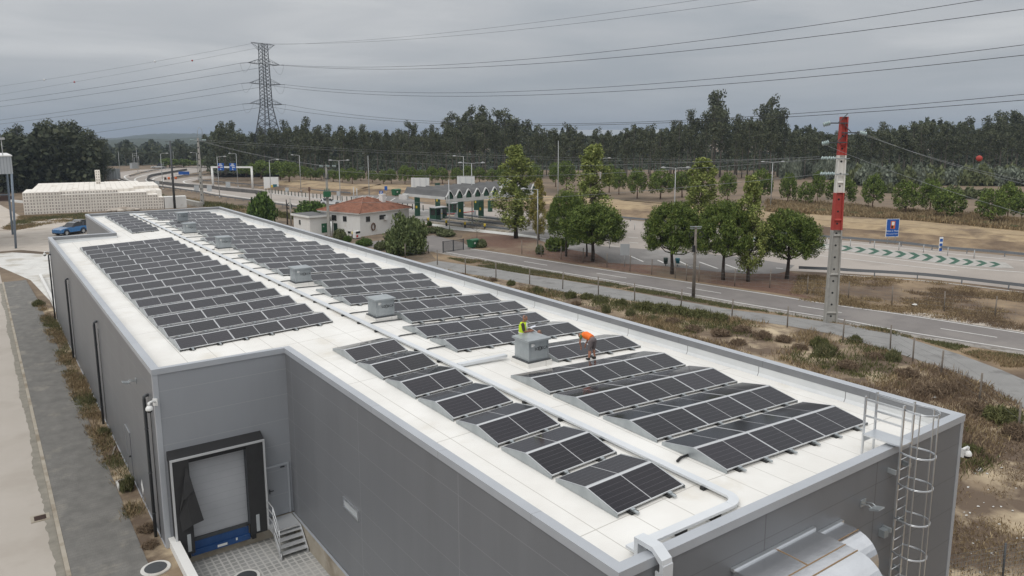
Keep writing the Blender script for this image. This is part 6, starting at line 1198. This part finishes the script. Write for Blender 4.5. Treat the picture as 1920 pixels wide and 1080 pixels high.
for k, (bx, by, ty, w, lab) in enumerate([(967.5, 447, 275, 80, 'leftmost tall yellow green tree, right of the toll canopy'), (1109, 448, 274, 80, 'second tall yellow green tree, rising behind the broad pine'), (1312, 470, 299, 76, 'third tall yellow green tree, behind the litter bin pine'), (1402, 528, 333, 60, 'slender yellow green tree between two near pines')]):
    g_, h, w_ = spot(bx, by, ty, w); plant(PLt[k % 2], g_, h*1.03, 10, w_, 3.5, lab, 'tall yellow green trees')
yt = make_plane(122, 'yellow_leaf'); g_, h, w_ = spot(1010, 450, 334, 36); plant(yt, g_, h, 10, w_, 3.6, 'narrow yellowing tree behind the single arm street lamp', 'tall yellow green trees')
# shrubs round the house and gate
wb = make_bush(130, 'willow_leaf', n=60, per=170, wd=.055, ht=.14, name='willow_bush', flat=.82, shell=.2); g_, h, w_ = spot(762, 476, 397, 94); plant(wb, g_, h, 1.0, w_, 2.05, 'large feathery willow bush in front of the tiled roof house', 'shrubs by the house')
hb = make_bush(131, 'hedge_leaf', n=70, per=90, wd=.09, ht=.11, upk=.2, name='hedge', flat=.95, shell=.5)
for bx, by, ty, w, lab in ((683.5, 461, 446, 33, 'clipped dark green hedge between the house and the big willow bush'), (652, 454, 441, 17, 'small clipped round bush left of the clipped hedge'), (805, 424, 414, 11, 'small round green bush by the first plaza bollard')): g_, h, w_ = spot(bx, by, ty, w); plant(hb, g_, h, 1.0, w_, 2.0, lab, 'shrubs by the house')
ob = make_bush(132, 'olive_leaf', n=40, per=110, wd=.10, ht=.20)
for bx, by, ty, w, lab in ((638, 452, 427, 26, 'olive green bush at the foot of the house wall'), (712, 469, 451, 24, 'dark loose shrub between the hedge and the willow bush'), (836, 443, 429, 40, 'yellowish shrub bed at the foot of the white lamp pole'), (815, 436, 424, 40, 'low heathery shrub bed left of the white lamp pole'), (902, 464, 447, 26, 'scruffy bush behind the green wheelie container'), (1012, 477, 456, 18, 'scraggly bush at the foot of the single arm street lamp')):
    g_, h, w_ = spot(bx, by, ty, w); plant(ob, g_, h, 1.0, w_, 2.0, lab, 'shrubs by the house')
bb = make_bush(133, 'hedge_leaf', n=50, per=100, wd=.10, ht=.16, name='bushy_tree', flat=.9); bb['category'] = 'tree'
for bx, by, ty, w, lab in ((491, 421, 360, 54, 'dark bushy tree standing behind the rear of the warehouse roof'), (582, 412, 376, 62, 'broad dark bushy tree behind the small flat roofed building')): g_, h, w_ = spot(bx, by, ty, w); plant(bb, g_, h, 1.0, w_, 2.0, lab, 'bushy trees behind the warehouse')
# sapling
sg = gp(894, 452); t = thing('sapling', 'bare pale sapling on the brown bank beside the plaza', 'tree', sg); r_ = np.random.default_rng(8)
trunk_obj([(0, 0, 0), (.05, 0, 1.2), (0, .05, 2.6)], .04, .02, 'bark_euc', t, [((0, 0, 1.2+.2*k), (math.cos(k*2.4)*1.1, math.sin(k*2.4)*1.1, 2.3+.12*k), .02) for k in range(9)], 5); foliage('crown', r_, [(math.cos(k*2.4)*1.0, math.sin(k*2.4)*1.0, 2.3+.12*k, .4, .4, .3) for k in range(9)], 14, .10, .16, 'olive_leaf', t)
# stone pines in rows beyond the motorway
MP = [make_pine(140, False, 'pine_far'), make_pine(141, False, 'pine_far'), make_pine(142, False, 'pine_far')]
ROW = [(490, 336, 297, 58), (523, 338, 299, 50), (543.5, 341, 304, 58), (572, 335, 312, 24), (580, 337, 315, 24), (592, 336, 321, 15), (603, 338, 315, 26), (462, 332, 312, 30), (625, 341, 317, 28), (641, 342, 314, 28), (662, 343, 315, 30), (680, 341, 316, 22), (697, 341, 317, 22), (715, 343, 318, 24), (735, 345, 314, 30), (757, 344, 309, 30), (775, 341, 313, 24), (790, 343, 314, 26), (812, 342, 311, 28), (832, 343, 312, 28), (856, 345, 311, 30), (880, 345, 311, 30), (903, 343, 312, 28), (925, 345, 313, 30), (945, 347, 312, 30), (1000, 350, 309, 40), (1042, 352, 305, 40), (1060, 356, 304, 42), (1140, 360, 311, 40), (1158, 366, 315, 42), (1196, 374, 316, 50), (1240, 373, 317, 52), (1278, 370, 318, 46), (1362, 378, 322, 46), (1422, 380, 318, 46)]
def far_trees(L_, grp, fmt):
    for k, (x, by, ty, w) in enumerate(L_):
        g_, h, w_ = spot(x+random.uniform(-4, 4), by+random.uniform(-2, 2), ty+random.uniform(-2, 4), w*random.uniform(.82, 1.15), ZF); plant(MP[k % 3], g_, h, 7.3, w_, 8.2, fmt if isinstance(fmt, str) else fmt[k], grp)
L3 = ['biggest round pine of the three at the foot of the lattice tower, its left one', 'middle pine of the three round pines at the foot of the lattice tower', 'right hand pine of the three round pines at the foot of the lattice tower']
far_trees(ROW, 'stone pines in a row beyond the motorway', L3+['round stone pine in the long row in front of the wood']*(len(ROW)-3))
FLD = [(1480, 386, 322, 46), (1509, 389.5, 340, 48), (1533, 382, 321, 44), (1577, 386, 328, 80), (1637, 395, 327, 56), (1700, 404, 338, 62), (1740, 401, 333, 60), (1774, 412, 354, 70), (1856, 420, 351, 64), (1890, 413, 341, 66), (1918, 417, 360, 50)]
FL = ['open field pine standing left of the red and white pole, tallest of three', 'small field pine in front of the taller one left of the red and white pole', 'third field pine just left of the red and white pole', 'wide field pine directly behind the red and white pole', 'field pine with a leaning limb right of the red and white pole', 'field pine above and right of the blue ticket sign', 'fork trunked field pine beside the one above the blue ticket sign', 'low wide field pine under the red marker ball', 'left pine of the field group at the right picture edge', 'tallest pine of the field group at the right picture edge', 'field pine cut off by the right picture edge']
far_trees([(a, b, c, d*.78) for a, b, c, d in FLD], 'pines scattered in the dry field', FL)
OB = make_bush(150, 'silver_leaf', n=34, per=70, wd=.16, ht=.24, name='olive_bush'); OB2 = make_bush(151, 'olive_leaf', n=34, per=70, wd=.16, ht=.24, name='olive_bush')
for k in range(24):
    x = 1615+k*14+random.uniform(-5, 5); by = 349-abs(random.gauss(0, 2.2)); g_, h, w_ = spot(x, by, 304+random.uniform(-4, 8), random.uniform(32, 50), ZF); plant((OB, OB2)[k % 2 == 0 and 1 or 0], g_, h, 1.0, w_, 2.0, 'rounded grey green bush in the long row below the wood', 'grey green bushes below the wood')
for k in range(22):
    x = 1466+k*8.2+random.uniform(-3, 3); g_, h, w_ = spot(x, 333+random.uniform(-3, 4), 292+random.uniform(-6, 14), random.uniform(18, 30), ZF); plant(OB, g_, h, 1.0, w_, 1.9, 'silvery young eucalyptus in the thicket left of the grey green bushes', 'silvery young trees below the wood', name='young')
for x, by, ty, w, lab in ((1667, 362, 340, 20, 'lone grey bush between two field pines'), (1788, 373, 342, 32, 'grey bush behind the low wide field pine'), (1818, 372, 347, 26, 'round grey olive bush right of the low wide field pine'), (1845, 368, 350, 24, 'small grey bush behind the right edge pine group')): g_, h, w_ = spot(x, by, ty, w, ZF); plant(OB2, g_, h, 1.0, w_, 2.0, lab, 'grey bushes in the dry field')
for k in range(26):
    x = 1530+k*15.5+random.uniform(-6, 6); y = np.interp(x, [1440, 1580, 1690, 1800, 1920], [393, 401, 409, 419, 431])
    if random.random() < .3: continue
    g_, h, w_ = spot(x, y, y-random.uniform(5, 10), random.uniform(12, 28), ZF); plant(ob, g_, h, 1.0, w_, 2.0, 'low dark shrub growing along the pale track at the field edge', 'low shrubs along the field track')
# eucalyptus wood
PROF = [(400, 235), (425, 226), (445, 228), (470, 242), (505, 238), (530, 228), (560, 228), (575, 219), (600, 236), (640, 236), (672, 238), (700, 229), (735, 240), (760, 230), (800, 243), (832, 232), (850, 212), (885, 199), (920, 204), (940, 214), (965, 207), (985, 216), (1010, 238), (1040, 236), (1060, 225), (1090, 241), (1130, 238), (1160, 236), (1190, 221), (1215, 232), (1240, 226), (1265, 222), (1290, 211), (1315, 220), (1338, 178), (1360, 216), (1385, 214), (1410, 211), (1443, 184), (1470, 232), (1500, 222), (1530, 240), (1560, 245), (1600, 240), (1640, 232), (1680, 228), (1720, 210), (1750, 222), (1800, 224), (1830, 228), (1866, 209), (1900, 213), (1930, 211)]
px_, py_ = [q[0] for q in PROF], [q[1] for q in PROF]
EU = [make_euc(160+k, low=(.40, .50, .35, .55, .45)[k], n=(17, 15, 20, 13, 18)[k], spread=(2.2, 1.8, 2.5, 1.6, 2.0)[k]) for k in range(5)]
EG, EL = 'eucalyptus trees of the wood', 'tall dark eucalyptus with a bare pale trunk in the wood behind the motorway'
random.seed(33)
for row, (by, n, sc) in enumerate(((328, 104, .93), (322.5, 104, 1.0))):
    for k in range(n):
        x = 405+1535*(k+random.random())/n; b_ = by+random.uniform(-2, 2.5)+(5 if x > 1000 else 0)+(8 if 1450 < x else 0)*0
        g_, h = at(x, b_, np.interp(x, px_, py_), ZF); h *= (random.uniform(.78, 1.08) if row else random.uniform(.68, .95)); d = math.hypot(*g_[:2]); s = max(.8, h/20*1.02+random.uniform(-.12, .16))
        plant(EU[random.randrange(5)], g_, h, 20, s, 1.0, EL, EG)
for x, ty, lab in ((1338, 172, 'tallest thin crowned eucalyptus rising out of the wood'), (1443, 180, 'second tallest eucalyptus rising out of the wood'), (425, 228, 'knobbly eucalyptus at the left end of the wood beside the valley'), (575, 219, 'pointed eucalyptus pair top right of the lattice tower'), (885, 199, 'broadest high crowned eucalyptus above the toll canopy'), (1866, 208, 'tall eucalyptus above the right picture edge pines')):
    g_, h = at(x, 327, ty, ZF); plant(EU[2 if x in (885, 1443) else 1], g_, h, 20, h/22, 1.0, lab, EG)
sheet('forest_floor', [tuple(dp(x, 300, d)[:2]) for x, d in ((395, 292), (800, 292), (1200, 294), (1600, 300), (1980, 306), (2100, 600), (1200, 600), (380, 620))], ZF+.02, 'hill_wood', raw=True)
# the wood behind the counted trees
r_ = np.random.default_rng(77); n = 52000; X = r_.uniform(395, 1960, n); Dd = r_.uniform(345, 470, n); P = np.zeros((n, 3))
hh_ = np.interp(X, px_, py_)+19+7*np.sin(X*.19)*np.sin(X*.047+1)+5*np.sin(X*.53); u = r_.random(n)**.75
tx = (X-960)/F_PX; dx = fw[0]+tx*rt[0]; dy = fw[1]+tx*rt[1]; l_ = np.hypot(dx, dy); P[:, 0] = dx/l_*Dd; P[:, 1] = dy/l_*Dd
topz = CAMH+(254-hh_)/F_PX*345*1.05; P[:, 2] = ZF+(np.maximum(topz, 14)-ZF)*u
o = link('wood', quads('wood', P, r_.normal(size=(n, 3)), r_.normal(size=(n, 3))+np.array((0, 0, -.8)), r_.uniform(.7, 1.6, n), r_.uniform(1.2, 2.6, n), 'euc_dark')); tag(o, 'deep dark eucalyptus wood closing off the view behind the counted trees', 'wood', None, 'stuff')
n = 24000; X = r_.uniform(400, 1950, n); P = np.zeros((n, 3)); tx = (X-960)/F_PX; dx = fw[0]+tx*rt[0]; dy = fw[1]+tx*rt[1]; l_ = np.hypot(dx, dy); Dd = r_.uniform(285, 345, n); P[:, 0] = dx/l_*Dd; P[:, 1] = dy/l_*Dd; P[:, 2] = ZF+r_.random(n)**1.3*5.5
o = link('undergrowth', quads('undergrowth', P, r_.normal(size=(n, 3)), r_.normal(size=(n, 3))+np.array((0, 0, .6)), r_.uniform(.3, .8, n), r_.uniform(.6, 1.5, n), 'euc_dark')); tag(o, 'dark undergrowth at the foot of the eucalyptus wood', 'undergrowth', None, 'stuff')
# dense wood on the left
LP = [(-30, 252), (0, 248), (20, 250), (40, 238), (52, 245), (75, 248), (98, 226), (120, 230), (150, 228), (165, 240), (190, 256), (205, 255), (225, 276), (236, 300)]
lx, lyy = [q[0] for q in LP], [q[1] for q in LP]; ED = [make_euc(170+k, low=.10, n=34, spread=3.4, leaf='euc_dark' if k else 'euc_leaf', per=80, lr=(1.5, 2.5)) for k in range(3)]
random.seed(44)
for k in range(46):
    x = -60+262*(k+random.random())/46; by = 346+random.uniform(-5, 3)-(6 if x > 180 else 0); g_, h = at(x, by, np.interp(x, lx, lyy)); h *= random.uniform(.86, 1.03) if k % 2 else random.uniform(.62, .9); plant(ED[k % 3], g_, h, 20, h/20*1.05, 1.0, 'dense dark tree of the wood behind the crate stack', 'dark trees of the wood behind the crates')
for x, ty, lab in ((44, 234, 'tufted tree top standing above the left part of the dark wood'), (102, 224, 'tree with a flat plume on top of the dark wood behind the crates'), (148, 227, 'highest rounded tree of the dark wood behind the crates')):
    g_, h = at(x, 344, ty); plant(EU[2], g_, h, 20, h/19, 1.0, lab, 'dark trees of the wood behind the crates')
n = 14000; X = r_.uniform(-80, 205, n); P = np.zeros((n, 3)); tx = (X-960)/F_PX; dx = fw[0]+tx*rt[0]; dy = fw[1]+tx*rt[1]; l_ = np.hypot(dx, dy); Dd = r_.uniform(238, 300, n); P[:, 0] = dx/l_*Dd; P[:, 1] = dy/l_*Dd; tz = CAMH+(254-np.interp(X, lx, lyy)-10)/F_PX*235; P[:, 2] = np.maximum(tz, 4)*r_.random(n)**.8
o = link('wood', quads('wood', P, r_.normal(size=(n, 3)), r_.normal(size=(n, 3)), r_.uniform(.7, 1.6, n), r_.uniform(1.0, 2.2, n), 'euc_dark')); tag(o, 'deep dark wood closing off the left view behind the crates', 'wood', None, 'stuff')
n = 16000; X = r_.uniform(150, 470, n); P = np.zeros((n, 3)); tx = (X-960)/F_PX; dx = fw[0]+tx*rt[0]; dy = fw[1]+tx*rt[1]; l_ = np.hypot(dx, dy); Dd = r_.uniform(430, 900, n)
P[:, 0] = dx/l_*Dd; P[:, 1] = dy/l_*Dd; P[:, 2] = r_.random(n)*(7+3*np.sin(X*.13)+2*np.sin(X*.41+Dd*.02))
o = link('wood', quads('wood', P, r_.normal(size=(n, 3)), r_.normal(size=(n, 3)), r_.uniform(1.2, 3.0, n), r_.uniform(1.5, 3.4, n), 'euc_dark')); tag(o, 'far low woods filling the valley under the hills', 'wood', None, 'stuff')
# trees beyond the motorway loop
random.seed(55)
for k in range(44):
    x = 236+190*(k+random.random())/44; by = 309.5+random.uniform(-3.5, 2); g_, h = at(x, by, np.interp(x, [236, 260, 300, 330, 345, 370, 400, 430], [276, 281, 280, 274, 268, 276, 268, 250])+random.uniform(0, 9)); plant(EU[k % 5], g_, h, 20, h/20*1.7, 1.0, 'dark tree in the far belt beyond the motorway loop', 'far trees beyond the motorway loop')
for x, by, ty, w, lab in ((318, 315, 296, 34, 'bright green round pine beyond the motorway loop'), (345, 314, 298, 30, 'second round pine beyond the motorway loop'), (378, 314, 299, 36, 'yellowish round pine beyond the motorway loop, by the pale pole'), (452, 326, 312, 24, 'small round pine at the end of the bank by the gantry'), (410, 318, 300, 26, 'round pine left of the gantry signs')): g_, h, w_ = spot(x, by, ty, w); plant(MP[0], g_, h, 7.5, w_, 6.9, lab, 'far trees beyond the motorway loop')
# ------------------------------------------------------------------ scrub, weeds and grass
def inpoly(P, poly):
    x, y = P[:, 0], P[:, 1]; c = np.zeros(len(P), bool); n = len(poly)
    for i in range(n):
        (x0, y0), (x1, y1) = poly[i], poly[i-1]; k = ((y0 > y) != (y1 > y)); c ^= k & (x < (x1-x0)*(y-y0)/(y1-y0+1e-12)+x0)
    return c
def vnoise(P, s, seed):                      # cheap smooth value noise
    r = np.random.default_rng(seed); G = r.random((64, 64)); q = P/s; i = np.floor(q).astype(int); f = q-i; f = f*f*(3-2*f); a = lambda dx, dy: G[(i[:, 0]+dx) % 64, (i[:, 1]+dy) % 64]
    return (a(0, 0)*(1-f[:, 0])+a(1, 0)*f[:, 0])*(1-f[:, 1])+(a(0, 1)*(1-f[:, 0])+a(1, 1)*f[:, 0])*f[:, 1]
def tufts(name, lab, cat, poly, n, blades, h, mats, seed, z=0.0, thr=.45, ns=3.0, spread=.16, wd=.03, soft=.2, lean=.5, mixs=(8.0, .5)):
    r = np.random.default_rng(seed); A = np.array(poly); lo, hi = A.min(0), A.max(0); P = r.uniform(lo, hi, (n, 2)); P = P[inpoly(P, poly)]
    v = .6*vnoise(P, ns, seed)+.4*vnoise(P, ns*.37, seed+1); P = P[v+r.normal(size=len(P))*soft*.3 > thr]; m = len(P); v2 = vnoise(P, mixs[0], seed+5)+r.normal(size=m)*.16
    hs = h*r.uniform(.5, 1.3, m)*(.6+.8*vnoise(P, 2.0, seed+9)); Q = np.repeat(P, blades, 0)+r.normal(size=(m*blades, 2))*spread; H = np.repeat(hs, blades)*r.uniform(.6, 1.2, m*blades)
    U = np.concatenate([r.normal(size=(m*blades, 2))*lean, np.ones((m*blades, 1))], 1); U /= np.linalg.norm(U, axis=1)[:, None]; C3 = np.concatenate([Q, np.full((m*blades, 1), z)], 1)+U*H[:, None]*.48
    idx = np.repeat((v2 > mixs[1]).astype(int), blades) if len(mats) > 1 else None
    o = link(name, quads(name, C3, r.normal(size=(m*blades, 3))*np.array((1, 1, .3)), U, wd*r.uniform(.6, 1.6, m*blades), H, mats, idx)); return tag(o, lab, cat, None, 'stuff')
SCR = [(25, 14.5), (36, 13.5)]+[tuple(gp(x, y+2)[:2]) for x, y in PATH_NEAR[::-1][1:]]+[(40.5, 84), (39, 104), (23.0, 104)]
tufts('dry_grass', 'dry brown heath and straw growing on the sandy strip beside the warehouse', 'grass', SCR, 62000, 7, .38, ['dead_leaf', 'straw'], 61, thr=.50, ns=5.0, spread=.17, wd=.035, mixs=(4.0, .50))
tufts('dry_grass', 'thin straw tufts on the bare soil below the end corner', 'grass', [(23, 3), (40, 2), (44, 17), (25, 14.5)], 9000, 6, .22, ['straw', 'dead_leaf'], 62, thr=.55, ns=3.0, spread=.2, wd=.025, lean=.8)
tufts('heath', 'low dull green heath scattered over the sandy strip', 'heath', SCR, 26000, 9, .36, ['heath_leaf'], 67, thr=.60, ns=6.5, spread=.20, wd=.04)
vp = [tuple(gp(*q)[:2]) for q in [(840, 484)]+[(x, y+3.2+(x-840)*.0075) for x, y in NEAR_ROAD[1:9]]+[(1920, 690), (1880, 690), (1800, 660), (1720, 636), (1665, 619), (1590, 608), (1480, 592), (1372, 579), (1275, 562), (1122, 534), (1000, 516), (900, 500)]]
tufts('verge_grass', 'green and straw grass on the verge between the footpath and the road', 'grass', vp, 120000, 5, .20, ['verge_grass', 'straw'], 71, thr=.40, ns=2.2, spread=.12, wd=.035, lean=.7, mixs=(3.0, .68))
tufts('weeds', 'dry and green weeds in the strip along the warehouse wall', 'weeds', [(3.45, 31), (4.30, 31), (4.30, 68), (3.7, 78), (3.25, 78)], 3000, 9, .27, ['straw', 'verge_grass'], 73, z=.06, thr=.42, ns=1.6, spread=.10, wd=.02, mixs=(2.6, .62), lean=.6)
tufts('dry_grass', 'straw coloured grass on the slope between the side road and the motorway', 'grass', [tuple(gp(*q)[:2]) for q in ((1480, 560), (1560, 571), (1690, 588), (1920, 622), (2100, 640), (2100, 575), (1920, 550), (1737, 528), (1600, 520), (1500, 517))], 30000, 6, .26, ['straw', 'dead_leaf'], 79, thr=.50, ns=4, spread=.18, wd=.04, lean=.7)
tufts('dry_grass', 'tall straw grass among the field pines', 'grass', [tuple(gp(x, y, ZF)[:2]) for x, y in ((1440, 378), (1700, 398), (1960, 420), (1960, 438), (1700, 412), (1440, 397))], 26000, 5, .8, ['straw'], 83, z=ZF, thr=.38, ns=6, spread=.3, wd=.10, lean=.4)
tufts('dry_grass', 'rough grass and weeds along the edge of the gravel lot', 'grass', [tuple(gp(*q)[:2]) for q in ((6, 430), (40, 406), (100, 404), (165, 402), (160, 414), (90, 421), (30, 432))], 9000, 6, .38, ['straw', 'verge_grass'], 89, thr=.38, ns=4, spread=.25, wd=.06, mixs=(5.0, .5))
tufts('dry_grass', 'rough olive brown grass on the slope below the curved motorway', 'grass', [tuple(gp(*q)[:2]) for q in ((210, 352), (300, 366), (420, 384), (545, 402), (600, 410), (600, 420), (470, 400), (330, 380), (240, 364))], 16000, 5, .6, ['straw', 'heath_leaf'], 97, thr=.36, ns=5, spread=.3, wd=.10)
# single bushes on the sandy strip
GB = [make_bush(180, 'heath_leaf', n=26, per=80, wd=.045, ht=.36, upk=1.3, flat=.6, shell=.1), make_bush(181, 'verge_grass', n=22, per=80, wd=.045, ht=.42, upk=1.5, flat=.55, shell=.1), make_bush(182, 'dead_leaf', n=26, per=90, wd=.035, ht=.34, upk=1.0, flat=.55, shell=.1)]
BU = [(1008, 549, 532, 30, 1), (1070, 558, 540, 26, 0), (1100, 560, 545, 30, 0), (1126, 566, 549, 34, 1), (1136, 586, 566, 22, 1), (1165, 572, 556, 28, 0), (1183, 592, 574, 22, 1), (1210, 580, 560, 44, 0), (1240, 585, 563, 48, 0), (1275, 590, 568, 50, 0), (1310, 596, 574, 50, 0), (1345, 602, 580, 46, 0), (1300, 620, 604, 40, 2), (1350, 628, 610, 44, 2), (1390, 622, 604, 40, 2), (1430, 634, 614, 44, 2), (1470, 640, 622, 36, 2), (1545, 668, 633, 46, 1), (1535, 650, 624, 36, 0), (1605, 642, 622, 24, 0), (1675, 676, 648, 32, 1), (1640, 672, 655, 36, 2), (1590, 690, 668, 46, 2), (1700, 706, 680, 44, 2), (1740, 742, 710, 60, 2), (1770, 735, 705, 40, 2), (1880, 790, 752, 70, 0), (1830, 770, 742, 44, 2), (1905, 820, 780, 50, 2), (1500, 655, 640, 32, 2), (1140, 600, 588, 26, 2), (1080, 572, 560, 22, 2), (1262, 606, 590, 36, 2), (1225, 600, 588, 28, 1), (1385, 645, 630, 34, 2), (958, 535, 521, 20, 0), (925, 527, 517, 16, 2), (868, 518, 509, 18, 2), (1820, 850, 826, 40, 0), (1560, 655, 642, 30, 2)]
kn = ['dull green heath bush', 'brighter green bush', 'dead brown heath bush']
for k, (bx, by, ty, w, m) in enumerate(BU):
    g_, h, w_ = spot(bx, by, ty, w); plant(GB[m], g_, h, 1.0, w_, 2.0, kn[m]+' on the sandy strip between the warehouse and the footpath', 'bushes on the sandy strip')
for x, y, h, w, m, lab in ((4.0, 41.0, .55, .7, 1, 'green weed clump at the wall foot, nearer the dock'), (4.05, 46.5, .5, .6, 1, 'green weed clump at the wall foot under a downpipe'), (3.5, 77.0, .8, 1.1, 1, 'tufty green plant at the far end of the weed strip'), (3.95, 33.6, .95, .7, 1, 'small young pine shoot growing out of the rim of the service box'), (4.0, 29.6, .4, .8, 2, 'dead brown weed clump at the foot of the corner downpipe'), (3.9, 28.3, .3, .7, 2, 'dead brown weed clump beside the white retaining wall')):
    plant(GB[m], (x, y, .06), h, 1.0, w, 2.0, lab, 'plants in the weed strip')
# litter on the soil
pmat('litter', (.66, .65, .62), .8, c2=(.5, .49, .47), sc=4); r_ = np.random.default_rng(5)
def scrap(px, py, s, lab, grp=None):
    q = MB(); n = 7; P = [(s*r_.uniform(.5, 1)*math.cos(6.28*k/n), s*.7*r_.uniform(.5, 1)*math.sin(6.28*k/n), r_.uniform(0, s*.35)) for k in range(n)]
    for k in range(n): q.poly([P[k], P[(k+1) % n], (0, 0, s*.45)])
    q.build('litter', 'litter', None, gp(px, py, .01), label=lab, cat='litter', group=grp, kind='thing')
scrap(1752, 747, .42, 'crumpled pale plastic sheet on the sand beyond the warehouse parapet'); scrap(1836, 882, .30, 'white plastic scrap below the corner security camera'); scrap(1715, 573, .45, 'white rag lying in the grass beside the side road')
for k in range(46):
    x, y = r_.uniform(1790, 1920), r_.uniform(830, 1075)
    if x < 1800+ (1080-y)*.05: continue
    scrap(x, y, r_.uniform(.04, .10), 'small pale stone or scrap on the bare soil by the end corner', 'pale stones and scraps on the bare soil')

# ------------------------------------------------------------------ air
hz = bpy.data.materials.new('haze_air'); hz.use_nodes = True; t_ = hz.node_tree; t_.nodes.clear(); vo = N(t_, 'ShaderNodeVolumePrincipled'); vo.inputs['Density'].default_value = .00022; vo.inputs['Color'].default_value = (.56, .66, .80, 1); vo.inputs['Anisotropy'].default_value = .2
ho = N(t_, 'ShaderNodeOutputMaterial'); t_.links.new(vo.outputs[0], ho.inputs['Volume']); MATS['haze_air'] = hz
q = MB(); q.box((-7000, -1500, -3.5), (9000, 10000, 95)); q.build('haze', 'haze_air', kind='stuff')
